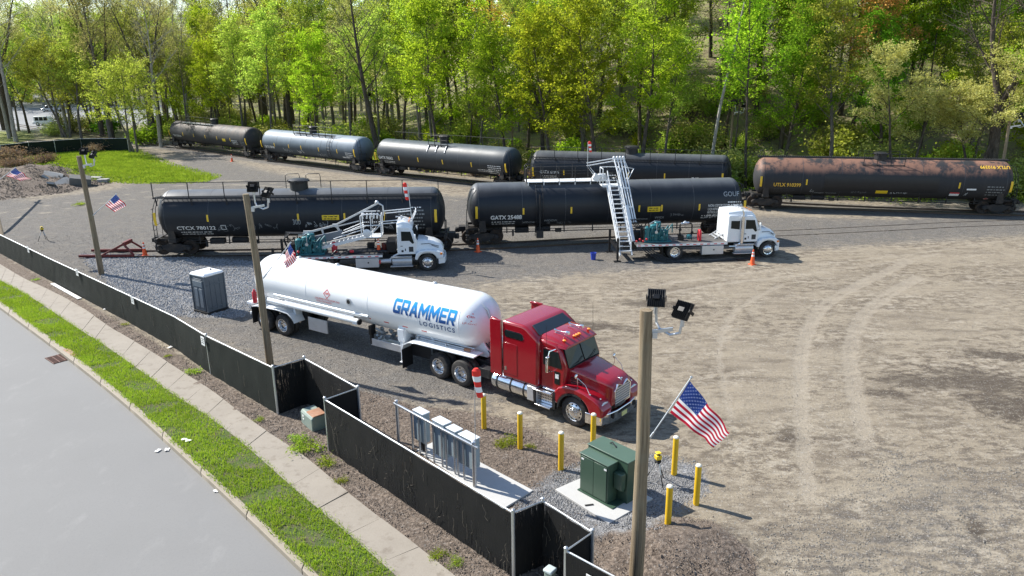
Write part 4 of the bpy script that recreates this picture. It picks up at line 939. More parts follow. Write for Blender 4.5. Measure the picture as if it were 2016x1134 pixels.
# --- survey lasers on tripods
m_yb = M('yellow_instrument', (.72,.50,.02), .4); m_alu = M('tripod_aluminium', (.55,.56,.57), .35, .6)
def tripod(label, p, h, deg):
    o = thing('laser_level', label, 'survey tripod', (p[0], p[1], T(*p)), deg, 'yellow laser levels on tripods')
    for k in range(3):
        a = k*2.094+.5; ca, sa = math.cos(a), math.sin(a); mb = MB(m_alu); mb.tube([(ca*.05,sa*.05,h*.72),(ca*h*.2,sa*h*.2,h*.36)], .022*h, 6); mb.use(m_slot).tube([(ca*h*.2,sa*h*.2,h*.38),(ca*h*.38,sa*h*.38,0)], .017*h, 6); mb.use(m_slot).ball((ca*.06,sa*.06,h*.7), .04*h, 6); mb.build('leg', o)
    mb = MB(m_slot); mb.lathe([(.10*h,h*.72),(.10*h,h*.75),(.05*h,h*.78)], (0,0,0), 'z', 12); mb.build('head_plate', o)
    mb = MB(m_yb); mb.box((0,0,h*.86), (.17*h,.17*h,.13*h)); ib = mb.build('instrument', o, bevel=.015); mb = MB(m_slot); mb.lathe([(.05*h,h*.92),(.05*h,h*.97),(.04*h,h)], (0,0,0), 'z', 12); mb.build('beacon', ib); mb = MB(m_yb); mb.box((0,0,h*1.0),(.15*h,.15*h,.025*h)); mb.build('top_cap', ib, bevel=.01)
tripod('yellow laser level on a tripod beside the nearest pole', G2(1293,951), .98, 20); tripod('yellow laser level on a tripod by the fence at far left', G2(87,474), 1.0, 75)

# --- cones and buckets
m_org = M('orange_cone', (.82,.10,.015), .5, 0, .06); m_ref = M('reflective_band', (.80,.80,.78), .35)
cone0 = None
def cone(label, x, y, z=0, s=1.0):
    global cone0
    if cone0 is None:
        cone0 = thing('traffic_cone', '', 'traffic cone', (0,0,0), 0, 'orange traffic cones')
        mb = MB(m_org); mb.box((0,0,.02),(.36,.36,.04)); mb.build('base', cone0, bevel=.01)
        mb = MB(m_org); mb.lathe([(.15,.03),(.14,.06),(.040,.86),(.036,.90),(.03,.91)], (0,0,0), 'z', 20); mb.build('body', cone0)
        for z0_, z1_ in ((.50,.62),(.70,.78)):
            mb = MB(m_ref); f = lambda q: .14+(.040-.14)*(q-.06)/.8+.003
            mb.lathe([(f(z0_)-.01,z0_),(f(z0_),z0_),(f(z1_),z1_),(f(z1_)-.01,z1_)], (0,0,0), 'z', 20); mb.build('reflective_band', cone0)
        o = cone0
    else: o = copy_tree(cone0)
    o.location = (x, y, z); o['label'] = label; o.scale = (s, s, s); o.rotation_euler.z = random.random(); return o
for lb, px, py in (('orange cone on the far gravel near the brown topped tank car',457,318),('orange cone at the stub end beside the red buffer stop',286,504),('orange cone in front of the gap between the two near tank cars',941,496),('orange cone beside the front wheel of the stair truck',1481,521)):
    cone(lb, *G2(px, py), T(*G2(px, py)))
def bucket(label, p, z, col, s=1.0):
    o = thing('bucket', label, 'bucket', (p[0], p[1], z)); mt = M('bucket_plastic', col, .4, 0, .1)
    mb = MB(mt); mb.lathe([(.12*s,0),(.15*s,.34*s),(.165*s,.345*s),(.165*s,.38*s),(.15*s,.385*s),(.14*s,.36*s),(.115*s,.05*s),(.02,.05*s)], (0,0,0), 'z', 20); mb.build('pail', o)
    mb = MB(m_galv); mb.tube([(.16*s*math.cos(a), .02, .30*s-.16*s*math.sin(a)) for a in np.linspace(0, math.pi, 9)], .006, 5); mb.build('handle', o); return o
bucket('blue bucket on the gravel left of the stair truck', G2(1168,511), 0, (.02,.05,.36), 1.15)

# --- street drain, plank, litter, rubble
m_grt = M('rusty_grate_iron', (.12,.06,.045), .7, .4, .3, 5); A = G(115,706,-.13)
dr = thing('storm_drain', 'rusty storm drain grate in the street gutter', 'storm drain', (A.x, A.y, -.135), math.degrees(math.atan2(KERB[40][1]-KERB[30][1], KERB[40][0]-KERB[30][0])) if False else -41)
mb = MB(m_slot); mb.box((0,0,-.0),(1.0,.72,.012)); mb.build('pit', dr)
mb = MB(m_grt)
for k in range(12): mb.box((-.46+.084*k, 0, .014),(.03,.70,.02))
for y in (-.34,-.11,.11,.34): mb.box((0,y,.015),(1.0,.035,.021))
mb.build('grate', dr)
mb = MB(m_rst); mb.box((.05,.48,.14),(1.1,.22,.06)); mb.box((.05,.40,.09),(1.1,.05,.14)); mb.build('kerb_inlet', dr, bevel=.01)
pk = MB(M('white_board', (.66,.65,.62), .6, 0, .1)); a, b_ = G(103,558,.05), G(157,588,.05); mb = pk; mb.beam(a, b_, .2, .035); tag(pk.build('plank', bevel=.005), 'white plank lying on the soil along the long fence', 'plank')
m_pap = M('litter_paper', (.78,.77,.75), .7)
for k, (px, py, zz, lb) in enumerate(((311,888,-.13,'farthest from the kerb of the litter in the gutter'),(329,886,-.13,'middle one of the litter in the gutter'),(343,881,-.13,'touching the kerb, in the row in the gutter'),(363,866,.03,'lying on the grass verge, left one of two'),(371,868,.03,'lying on the grass verge, right one of two'),(427,967,-.13,'alone in the gutter near the bottom'),(208,609,.03,'on the soil strip by the long fence'),(335,684,.03,'on the soil beside the pavement'))):
    r = random.Random(k); mb = MB(m_pap); n = 4; pts = [[(-.09+.06*i+r.uniform(-.012,.012), -.06+.04*j+r.uniform(-.01,.01), .012+r.uniform(0,.03)) for j in range(n)] for i in range(n)]
    mb.loft([[*p, *[(x, y, z-.006) for x, y, z in p[::-1]]] for p in pts]); o = mb.build('paper_scrap', sharp=20); o.location = G(px, py, zz); o.rotation_euler.z = r.random()*6; tag(o, 'white paper scrap '+lb, 'litter', 'white paper scraps')
m_rub = M('broken_concrete', (.34,.33,.31), .9, 0, .25, 2, .6, 14, dirt=(.13,.11,.09), damt=.5); m_boul = M('dark_boulder', (.13,.128,.12), .9, 0, .3, 2, .8, 6)
def rock(name, label, cat, p, s, mat, seed, rot=(0,0,0), cut=True):
    r = random.Random(seed); bm = bmesh.new(); bmesh.ops.create_icosphere(bm, subdivisions=3, radius=1)
    for v in bm.verts:
        c = v.co; k = 1+.16*math.sin(c.x*3.1+seed)*math.cos(c.y*2.7+seed*2)+.10*math.sin(c.z*6+c.x*4+seed)+r.uniform(-.05,.05); q = c*k
        if cut: q = Vector([math.copysign(min(abs(t), .62+.1*math.sin(seed+i)), t) for i, t in enumerate(q)])
        v.co = Vector((q.x*s[0], q.y*s[1], q.z*s[2]))
    me = bpy.data.meshes.new(name); bm.to_mesh(me); bm.free(); me.materials.append(mat); me.shade_smooth(); me.set_sharp_from_angle(angle=R_(30))
    o = bpy.data.objects.new(name, me); COL.objects.link(o); o.location = (p[0], p[1], T(*p)+s[2]*.3); o.rotation_euler = rot; return tag(o, label, cat, 'rubble heap pieces')
rock('boulder', 'large dark boulder behind the leaning pole', 'boulder', G2(160,368), (1.5,.95,1.0), m_boul, 3, (.25,.15,.5))
rock('boulder', 'small pale rock at the right end of the rubble', 'boulder', G2(205,360), (.7,.6,.35), m_rub, 8)
for k, (px, py, s, rot, lb) in enumerate(((108,362,(1.2,.7,.16),(.5,.25,.4),'tilted concrete slab nearest the dirt mound'),(124,370,(1.3,.8,.15),(.55,-.35,1.1),'steep concrete slab leaning on the dark boulder'),(103,374,(.8,.6,.2),(.2,.5,2.0),'small broken slab in front of the tilted ones'),(92,366,(.6,.35,.12),(.3,.7,.2),'splintered slab end at the left of the rubble'),(190,357,(1.0,.6,.12),(.1,.05,.2),'flat pale slab lying behind the boulder'))):
    rock('concrete_slab', lb, 'concrete slab', G2(px, py), s, m_rub, 20+k, rot)
# ================================================================== TRUCKS
m_tyre = M('tyre_rubber', (.022,.021,.020), .85, 0, .2, 4, dirt=(.13,.115,.095), damt=.45); m_alum = M('polished_aluminium', (.72,.73,.74), .18, .95, .08, 5); m_chrome = M('chrome', (.80,.80,.80), .08, 1, .05)
m_red = M('red_truck_paint', (.27,.005,.012), .20, .0, .05, 1, coat=.8); m_glass = M('dark_glass', (.012,.018,.018), .10, 0, .1, spec=.3); m_glass2 = M('tinted_grey_glass', (.03,.04,.05), .12, 0, .1)
m_amber = M('amber_lamp', (.85,.25,.03), .3); m_frame = M('black_chassis_steel', (.014,.014,.015), .6, .2, .3, 4, dirt=(.08,.07,.06), damt=.4); m_rubb = M('black_mudflap', (.010,.010,.011), .6)
m_wt = M('white_truck_paint', (.74,.765,.78), .25, 0, .03, 1.2, coat=.4, dirt=(.50,.47,.42), damt=.12); m_tankw = M('white_tank_paint', (.80,.81,.815), .30, 0, .025, .8, coat=.3, dirt=(.6,.58,.54), damt=.15)
m_alum2 = M('dull_aluminium', (.56,.575,.59), .42, .55, .1, 4, dirt=(.35,.33,.30), damt=.3); m_teal = M('teal_machine_paint', (.010,.135,.155), .42, .1, .2, 5, dirt=(.05,.08,.08), damt=.5); m_lampg = M('headlamp_glass', (.62,.63,.64), .1, .5, .15, 9)
m_blue1, m_blue2 = M('logo_blue', (.01,.22,.62), .4, 0, .25, 1), M('logo_navy', (.02,.07,.19), .4); m_hose = M('black_hose', (.012,.012,.013), .5); m_redm = M('red_machine_part', (.50,.018,.03), .4)
def wheel(parent, x, y, side, r=.51, w=.27, dual=False, style='deep', rimm=None):
    """side -1: outer face towards -y"""
    t = MB(m_tyre); k = side
    for off in ([0, -.33*k] if dual else [0]):
        yo = y+off
        t.lathe([(r*.60, -w*.5), (r*.80, -w*.52), (r*.94, -w*.46), (r*.985, -w*.36), (r, -w*.18), (r*.985, -w*.16), (r*.985, -w*.02), (r, 0), (r*.985, w*.02), (r*.985, w*.16), (r, w*.18), (r*.985, w*.36), (r*.94, w*.46), (r*.80, w*.52), (r*.60, w*.5)], (x, yo, r), 'y', 36, (0,0))
    o = t.build('wheel', parent); rm = MB(rimm or m_alum); f = .5*w*k
    if style == 'deep':
        rm.lathe([(r*.62, f*1.04), (r*.58, f*1.06), (r*.55, f*.7), (r*.52, -f*.1), (r*.42, -f*.3), (r*.26, -f*.25), (r*.24, f*.2), (r*.18, f*.45), (.03, f*.5)], (x, y, r), 'y', 30, (0,1))
        for i in range(10):
            a = i*.6283; rm.use(m_slot).tube([(x+r*.46*math.cos(a), y-f*.18, r+r*.46*math.sin(a)), (x+r*.46*math.cos(a), y-f*.14, r+r*.46*math.sin(a))], r*.055, 8); rm.use(rimm or m_alum)
    else:
        rm.lathe([(r*.62, f*1.0), (r*.60, f*1.06), (r*.57, f*.86), (r*.50, f*.80), (r*.40, f*1.0), (r*.30, f*1.10), (r*.29, f*1.3), (r*.20, f*1.34), (r*.18, f*1.6), (.03, f*1.65)], (x, y, r), 'y', 30, (0,1))
        for i in range(10):
            a = i*.6283; rm.use(m_slot).tube([(x+r*.475*math.cos(a), y+f*.80, r+r*.475*math.sin(a)), (x+r*.475*math.cos(a), y+f*.90, r+r*.475*math.sin(a))], r*.06, 8)
            rm.use(m_chrome).tube([(x+r*.26*math.cos(a+.3), y+f*1.1, r+r*.26*math.sin(a+.3)), (x+r*.26*math.cos(a+.3), y+f*1.42, r+r*.26*math.sin(a+.3))], r*.03, 6)
        rm.use(rimm or m_alum)
    rm.build('rim', o); return o
def rr(x, hwb, hwt, z0, z1, r=.12, n=4):
    """rounded cross section ring at x"""
    p = [(x, -hwb, z0), (x, -hwb-(hwt-hwb)*.5, (z0+z1)/2)]
    for k in range(n+1):
        a = math.pi/2*k/n; p.append((x, -hwt+r-r*math.cos(a), z1-r+r*math.sin(a)))
    for k in range(n+1):
        a = math.pi/2*(1-k/n); p.append((x, hwt-r+r*math.cos(a), z1-r+r*math.sin(a)))
    return p+[(x, hwb+(hwt-hwb)*.5, (z0+z1)/2), (x, hwb, z0)]
def arch(cx, cz, r, a0, a1, n=10): return [(cx+r*math.cos(R_(a0+(a1-a0)*k/n)), cz+r*math.sin(R_(a0+(a1-a0)*k/n))) for k in range(n+1)]
def strip_tape(parent, x0, x1, y, z, n, name='reflective_tape', h=.035, side=-1):
    for c, lab, sh in ((m_redp, 'red', 0),):
        mb = MB(c); st = (x1-x0)/n
        for k in range(n): mb.box((x0+st*(k+.3), y, z), (st*.45, .008, h))
        mb.build(name, parent)

# ------------------------------------------------------------------ red sleeper tractor
tr = thing('semi_tractor', 'dark red sleeper cab tractor with a chrome bumper pulling the white tank trailer', 'semi truck', (2.74, 23.42, 0), -39.99)
for y, s in ((-1.0, -1), (1.0, 1)): wheel(tr, 0, y, s, .53, .30, False, 'convex')
for x in (-5.13, -6.31):
    for y, s in ((-1.05, -1), (1.05, 1)): wheel(tr, x, y, s, .52, .27, True, 'deep')
mb = MB(m_frame)
for y in (-.43, .43): mb.box((-3.2, y, .82), (7.9, .09, .27))
for x in (-7.0, -5.7, -4.4, -3.0, -1.2, .6): mb.box((x, 0, .8), (.12, .8, .2))
for x in (0, -5.13, -6.31): mb.tube([(x, -.9, .53), (x, .9, .53)], .09, 10)
mb.box((-5.7, 0, 1.02), (1.0, .95, .1)); mb.lathe([(.45,.0),(.45,.06),(.1,.07)], (-5.75, 0, 1.07), 'z', 20); mb.box((-4.3,0,.95),(.6,.8,.08))
for y in (-.8, .8): mb.box((-4.15, y, .75), (.55, .35, .35))
mb.build('chassis', tr, bevel=.01, seg=1)
mb = MB(m_hose)
for k in range(4): mb.tube([(-3.65, -.3+.2*k, 1.6), (-3.95, -.3+.2*k, 1.25), (-4.4, -.25+.17*k, 1.15), (-4.85, -.2+.15*k, 1.5)], .022)
mb.build('air_hoses', tr)
# hood
mb = MB(m_red); H = [(-.62,.86,.80,1.0,1.92,.16),(-.1,.84,.76,1.0,1.88,.18),(.45,.76,.68,.95,1.77,.18),(.85,.70,.62,.9,1.69,.16),(1.04,.65,.57,.85,1.61,.15),(1.10,.60,.53,.85,1.53,.13)]
mb.loft([rr(*h, 5) for h in H]); hood = mb.build('hood', tr, bevel=.02)
mb = MB(m_red); mb.loft([[(x, y, z) for x, y, z in ((-.55,-.38,1.915),(-.55,.38,1.915),(1.02,.2,1.555),(1.02,-.2,1.555))], [(-.55,-.30,1.945),(-.55,.30,1.945),(1.0,.14,1.60),(1.0,-.14,1.60)]]); mb.build('hood_ridge', hood, bevel=.02)
for sd in (-1, 1):
    mb = MB(m_slot)
    for k in range(3): mb.box((-.15, sd*(.815-.01*k), 1.42+.07*k), (.42,.03,.025), rz=sd*-.09)
    mb.build('side_vent', hood)
# fenders
for sd in (-1, 1):
    mb = MB(m_red); P = [(1.12,.62),(1.14,.88),(1.02,1.08),(.78,1.22),(.45,1.33),(.05,1.40),(-.35,1.38),(-.62,1.28),(-.80,1.08),(-.86,.72)]
    ins = arch(0, .53, .63, 172, 10, 12); poly = P+ins
    y0, y1 = sorted((sd*1.20, sd*.60)); mb.prism(poly, y0, y1, 'y'); mb.build('fender', tr, bevel=.07, seg=4)
    mb = MB(m_slot); q = arch(0, .53, .66, 180, 60, 8)+arch(0, .53, .60, 60, 180, 8); mb.prism(q+[(-.63,.4),(-.69,.4)] if False else q, min(sd*1.215, sd*1.0), max(sd*1.215, sd*1.0), 'y'); mb.build('wheel_arch_trim', tr)
    mb = MB(m_lampg); mb.loft([[(1.0+dx, sd*yy, zz) for yy, zz in ((1.17,.95),(1.17,1.03),(.95,1.09),(.70,1.07),(.68,.97),(.95,.92))] for dx in (-.2, .05)]); mb.build('headlight', tr, bevel=.03)
    mb = MB(m_chrome); mb.tube([(.05, sd*1.02, 1.36), (.12, sd*1.12, 1.62), (.10, sd*1.14, 1.80)], .012); mb.tube([(.55, sd*1.05, 1.28), (.40, sd*1.1, 1.6), (.12, sd*1.14, 1.78)], .010); mb.ball((.08, sd*1.15, 1.83), .085, 12, (.5,1,1)); mb.ball((.58,sd*1.08,1.30),.035); mb.ball((.9,sd*.95,1.19),.035); mb.build('hood_mirror', tr)
# grille + bumper
mb = MB(m_chrome)
out = [(-.47,.82),(.47,.82),(.50,1.36),(.30,1.55),(.10,1.48),(0,1.42),(-.10,1.48),(-.30,1.55),(-.50,1.36)]
inn = [(y*.90, .86+(z-.82)*.90) for y, z in out]
for i in range(len(out)):
    j = (i+1) % len(out); mb.loft([[(1.10,*out[i]),(1.10,*out[j]),(1.10,*inn[j]),(1.10,*inn[i])], [(1.16,*out[i]),(1.16,*out[j]),(1.16,*inn[j]),(1.16,*inn[i])]])
gb = MB(M('grille_bar_metal', (.74,.75,.76), .3, .5, .05))
for k in range(7): z = .905+.085*k; gb.box((1.15, 0, z), (.03, .86 if z < 1.36 else .72, .036))
gr = mb.build('grille', tr); gb.build('grille_bars', gr); mb = MB(m_slot); mb.prism(inn, 1.085, 1.118, 'x'); mb.build('grille_back', gr)
mb = MB(m_blue2); mb.box((1.15,-.22,1.0),(.012,.26,.05)); put_text(MB(m_ltr), 'x', .05, lambda u, v: (0,0,0)); mb.build('nameplate', gr)
mb = MB(m_chrome); mb.ball((1.02,0,1.63), .045, 10, (1.6,.7,1)); mb.ball((1.09,0,1.67), .032, 8); mb.box((1.0,0,1.59),(.16,.05,.03)); mb.box((.95,0,1.66),(.03,.02,.06)); mb.build('hood_ornament', tr)
mb = MB(m_chrome); pl = [(.48,-1.21),(.80,-1.20),(1.05,-1.08),(1.18,-.75),(1.24,-.4),(1.24,.4),(1.18,.75),(1.05,1.08),(.80,1.20),(.48,1.21),(.48,1.10),(1.0,.85),(1.1,0),(1.0,-.85),(.48,-1.10)]
mb.prism(pl, .32, .70, 'z'); bp = mb.build('bumper', tr, bevel=.025, seg=3)
mb = MB(m_slot); mb.box((1.235,0,.62),(.03,.72,.10)); 
for y in (-.62,.62): mb.box((1.21,y,.58),(.05,.17,.16), rz=-.35 if y > 0 else .35)
mb.build('air_intake', bp); mb = MB(M('licence_plate', (.62,.60,.25), .5, 0, .2, 30)); mb.box((1.25,0,.46),(.01,.30,.15)); mb.build('licence_plate', bp)
mb = MB(m_rubb); mb.box((1.02,0,.30),(.2,1.9,.10)); mb.build('bumper_skirt', tr)
# cab
mb = MB(m_red); cab = [(-1.50,.98),(-.50,.98),(-.42,1.92),(-.68,2.50),(-.85,2.66),(-1.50,2.72)]
mb.prism(cab, -1.02, 1.02, 'y'); cb = mb.build('cab', tr, bevel=.07, seg=3)
mb = MB(m_red); mb.loft([rr(-1.55,1.0,.92,2.55,2.84,.14), rr(-1.1,1.02,.92,2.55,2.82,.14), rr(-.72,1.0,.90,2.55,2.72,.09), rr(-.50,.93,.86,2.54,2.62,.04)]); mb.build('roof', tr, bevel=.02)
mb = MB(m_glass)
for sd in (-1, 1):
    q = [(-.435,sd*.03,1.93),(-.435,sd*.90,1.90),(-.66,sd*.86,2.50),(-.685,sd*.03,2.52)]; mb.loft([[(x+.055,y,z+.015) for x,y,z in q], [(x+.0,y,z) for x,y,z in q]])
mb.build('windscreen', cb)
mb = MB(m_rubb); mb.tube([(-.40,-.8,1.93),(-.36,-.3,2.0),(-.42,-.05,2.1)], .012); mb.tube([(-.40,.1,1.93),(-.36,.5,2.0),(-.42,.75,2.1)], .012); mb.box((-.37,0,1.90),(.06,1.7,.03)); mb.build('wiper', cb)
for sd in (-1, 1):
    mb = MB(m_red); y = sd*1.03; mb.prism([(-1.42,1.02),(-.56,1.02),(-.50,1.85),(-.70,2.46),(-1.42,2.48)], min(y, y-sd*.03), max(y, y-sd*.03), 'y'); dr = mb.build('door', tr, bevel=.015)
    mb = MB(m_glass); mb.prism([(-1.36,1.86),(-.60,1.86),(-.60,1.98),(-.74,2.42),(-1.36,2.43)], min(y, y+sd*.012), max(y, y+sd*.012), 'y'); mb.build('window', dr)
    mb = MB(m_glass); mb.box((-.78, y+sd*.006, 1.50), (.22,.012,.46)); mb.build('lower_window', dr); mb = MB(m_ltr); mb.box((-.78, y+sd*.014, 1.56), (.14,.006,.16)); mb.build('door_decal', dr)
    mb = MB(m_chrome); mb.tube([(-1.52, sd*1.02, 1.05), (-1.52, sd*1.10, 1.12), (-1.52, sd*1.10, 2.25), (-1.46, sd*1.04, 2.32)], .020); mb.build('grab_handle', tr)
    mb = MB(m_chrome); mb.box((-.95, sd*1.32, 2.05), (.10,.20,.58)); mi = mb.build('side_mirror', tr, bevel=.04, seg=3); mb = MB(m_glass2); mb.box((-1.003, sd*1.32, 2.05), (.01,.15,.5)); mb.build('mirror_glass', mi)
    mb = MB(m_chrome); mb.tube([(-.95,sd*1.30,2.33),(-.95,sd*1.25,2.48),(-.85,sd*1.03,2.52)], .018); mb.tube([(-.95,sd*1.30,1.78),(-.9,sd*1.03,1.72)], .016); mb.build('mirror_arm', mi)
    mb = MB(m_chrome); mb.lathe([(.055,0),(.03,.08),(.02,.12),(.018,.46),(.05,.52),(.06,.6)], (-1.35, sd*.42, 2.92), 'x', 12); mb.box((-1.3,sd*.42,2.86),(.05,.06,.1)); mb.box((-.9,sd*.42,2.86),(.05,.06,.08)); mb.box((-.82,sd*.42,2.92),(.16,.12,.10)); mb.build('air_horn', tr, bevel=.01)
for y in (-.72,-.14,0,.14,.72): mb = MB(m_amber); mb.ball((-.72, y, 2.765), .05, 8, (1.5,1,.7)); mb.build('roof_lamp', tr)
for sd in (-1, 1): mb = MB(m_slot); mb.tube([(-.95,sd*1.35,2.1),(-1.0,sd*1.36,3.4 if sd < 0 else 3.5)], .006, 5); mb.build('antenna', tr)
# sleeper
mb = MB(m_red); S = [(-3.10,.98),(-1.50,.98),(-1.47,2.60),(-1.55,2.74),(-2.02,3.06),(-2.20,3.10),(-3.10,3.10)]
mb.prism(S, -1.17, 1.17, 'y'); sl = mb.build('sleeper', tr, bevel=.10, seg=4)
mb = MB(m_glass2); q = [(-1.60,-.92,2.80),(-1.60,.92,2.80),(-1.97,.86,3.055),(-1.97,-.86,3.055)]; mb.loft([[(x+.022,y,z+.022) for x,y,z in q], [(x-.02,y,z-.02) for x,y,z in q]]); mb.build('front_skylight', sl, bevel=.012)
for sd in (-1, 1):
    y = sd*1.172; mb = MB(m_chrome); mb.prism([(-2.95,2.60),(-2.90,2.53),(-2.18,2.53),(-2.10,2.60),(-2.16,2.76),(-2.24,2.80),(-2.90,2.80),(-2.95,2.74)], min(y,y+sd*.008), max(y,y+sd*.008), 'y'); wn = mb.build('sleeper_window', sl)
    mb = MB(m_glass); mb.prism([(-2.92,2.61),(-2.88,2.56),(-2.19,2.56),(-2.14,2.61),(-2.19,2.74),(-2.25,2.77),(-2.88,2.77),(-2.92,2.73)], min(y,y+sd*.014), max(y,y+sd*.014), 'y'); mb.build('pane', wn)
    mb = MB(m_red); mb.box((-2.72, y+sd*.004, 1.75), (.62,.014,1.15)); hd = mb.build('locker_door', sl, bevel=.006); mb = MB(m_chrome); mb.box((-2.92, y+sd*.014, 1.36), (.08,.012,.14)); mb.build('latch', hd)
    mb = MB(m_red); y0, y1 = sorted((sd*1.21, sd*1.14)); mb.prism([(-3.62,1.0),(-3.08,1.0),(-3.08,3.10),(-3.5,3.10),(-3.62,3.05)], y0, y1, 'y'); mb.build('side_fairing', tr, bevel=.03)
    mb = MB(m_red); mb.prism([(-3.62,3.02),(-3.3,3.05),(-3.36,3.09),(-3.6,3.12)], sd*1.1-.04, sd*1.1+.04, 'y'); mb.build('roof_fin', tr, bevel=.02)
# tanks and steps
for sd in (-1, 1):
    y = sd*.88
    mb = MB(m_alum); mb.lathe([(.02,-3.68),(.25,-3.66),(.31,-3.60),(.32,-3.55),(.32,-1.95),(.31,-1.9),(.02,-1.88)], (0, y, .68), 'x', 30); ft = mb.build('fuel_tank', tr)
    for x in (-3.35, -2.72, -2.12): mb = MB(m_frame); mb.lathe([(.32,x-.03),(.335,x-.03),(.335,x+.03),(.32,x+.03)], (0,y,.68), 'x', 30); mb.build('strap', ft)
    mb = MB(m_alum2); mb.box((-1.75, sd*.95, .70), (.42,.5,.55)); mb.build('battery_box', tr, bevel=.03)
    mb = MB(m_alum); mb.box((-1.28, sd*1.05, .93), (.78,.40,.05)); mb.box((-1.22, sd*1.12, .42), (.66,.36,.05)); mb.box((-1.25, sd*1.02, .66), (.6,.10,.42)); mb.box((-1.0,sd*.98,1.02),(.7,.22,.05)); sp_ = mb.build('step', tr, bevel=.015)
    mb = MB(m_slot)
    for k in range(9):
        for j in range(3): mb.box((-1.52+.068*k, sd*1.073, .55+.1*j), (.03,.006,.055))
    mb.build('step_slots', sp_); mb = MB(m_rubb); mb.prism([(-1.62,.42),(-1.55,.42),(-1.55,.92),(-1.65,.92)], sd*1.1-.15, sd*1.1+.15, 'y'); mb.build('splash_panel', tr); mb = MB(m_rubb); mb.prism([(-.85,.40),(-.75,.40),(-.72,1.05),(-.82,1.05)], sd*1.0-.2, sd*1.0+.2, 'y'); mb.build('splash_panel', tr)

# ------------------------------------------------------------------ tank trailer
tl = thing('tank_trailer', 'long white tank trailer with blue lettering behind the red tractor', 'tank trailer', (-2.27, 27.61, 0), -33.54)
TZ, TRD = 2.24, 1.09
mb = MB(m_tankw); prof = []
xa, xb, hd = -11.15, 1.97, .95
for k in range(11): a = math.pi/2*k/10; prof.append((max(.02, TRD*math.sin(a)**.95), xa+hd*(1-math.cos(a))))
prof += [(TRD, x) for x in np.linspace(xa+hd, xb-hd, 12)[1:-1]]
for k in range(11): a = math.pi/2*(10-k)/10; prof.append((max(.02, TRD*math.sin(a)**.95), xb-hd*(1-math.cos(a))))
mb.lathe(prof, (0,0,0), 'x', 56); tk = mb.build('tank', tl); tk.location = (0,0,TZ)
mb = MB(m_tankw)
for x in (xa+hd, -7.2, -3.6, xb-hd): mb.lathe([(TRD-.01,x-.02),(TRD+.006,x-.012),(TRD+.006,x+.012),(TRD-.01,x+.02)], (0,0,0), 'x', 56)
mb.build('weld_seam', tk)
def tp(x, a, off=.008):
    r = TRD*math.sqrt(max(0, 1-max(0, (x-xb+hd)/hd)**2))+off; return (x, -r*math.cos(a), TZ+r*math.sin(a))
def tz(z): return math.asin(max(-1, min(1, (z-TZ)/TRD)))
lg = NG('logo_gradient'); zz = lg.n('SeparateXYZ', {0: lg.obj()}).outputs[2]; lg.L(lg.mix(lg.step(zz, 2.26, 2.80), (.006,.045,.19), (.01,.30,.72)), lg.b.inputs['Base Color']); lg.b.inputs['Roughness'].default_value = .35
# the lettering is printed in a blue that runs from navy to sky blue
GL = {'G': (1, [[(0,.12),(.24,.12),(.24,.88),(0,.88)],[(0,.88),(.24,.88),(.24,.78),(1,.78),(1,1),(.12,1)],[(0,.12),(.12,0),(1,0),(1,.22),(.24,.22),(.24,.12)],[(.76,.22),(1,.22),(1,.55),(.52,.55),(.52,.37),(.76,.37)]]),
      'R': (1, [[(0,0),(.24,0),(.24,1),(0,1)],[(.24,.79),(1,.79),(1,.9),(.9,1),(.24,1)],[(.76,.5),(1,.5),(1,.79),(.76,.79)],[(.24,.3),(.92,.3),(1,.38),(1,.5),(.24,.5)],[(.48,.3),(.76,.3),(1.06,0),(.76,0)]]),
      'A': (1.1, [[(0,0),(.26,0),(.5,.70),(.5,1),(.34,1)],[(1,0),(.74,0),(.5,.70),(.5,1),(.66,1)],[(.337,.22),(.663,.22),(.597,.42),(.403,.42)]]),
      'M': (1.25, [[(0,0),(.19,0),(.19,1),(0,1)],[(.81,0),(1,0),(1,1),(.81,1)],[(.19,1),(.19,.60),(.5,.14),(.5,.54)],[(.81,1),(.81,.60),(.5,.14),(.5,.54)]]),
      'E': (.92, [[(0,0),(.26,0),(.26,1),(0,1)],[(.26,.79),(1,.79),(1,1),(.26,1)],[(.26,.4),(.9,.4),(.9,.59),(.26,.59)],[(.26,0),(1,0),(1,.21),(.26,.21)]])}
def block_word(mb, s, x, width, h, fn, gap=.13, shear=.13):
    tot = sum(GL[c][0]+gap for c in s)-gap; k = width/tot; u = 0
    for c in s:
        w_, P = GL[c]
        for q in P:
            n = 5; ys = sorted({p[1] for p in q}); bm = bmesh.new(); f = bm.faces.new([bm.verts.new((p[0], p[1], 0)) for p in q])
            bmesh.ops.triangulate(bm, faces=[f]); bmesh.ops.subdivide_edges(bm, edges=bm.edges, cuts=2, use_grid_fill=True); bm.verts.index_update()
            mb.add([fn(x+(u+v.co.x*w_)*k+shear*v.co.y*h, v.co.y*h) for v in bm.verts], [tuple(v.index for v in f.verts) for f in bm.faces]); bm.free()
        u += w_+gap
mb = MB(lg.mat); a0 = tz(2.27); block_word(mb, 'GRAMMER', -2.2, 3.05, .60, lambda u, v: tp(u, a0+v/TRD)); mb.build('lettering', tl)
mb = MB(m_blue2); a1 = tz(2.00); put_text(mb, 'LOGISTICS', .26, lambda u, v: tp(-.86+u, a1+v/TRD), 1.72, bold=.004, spacing=1.35); mb.build('lettering', tl)
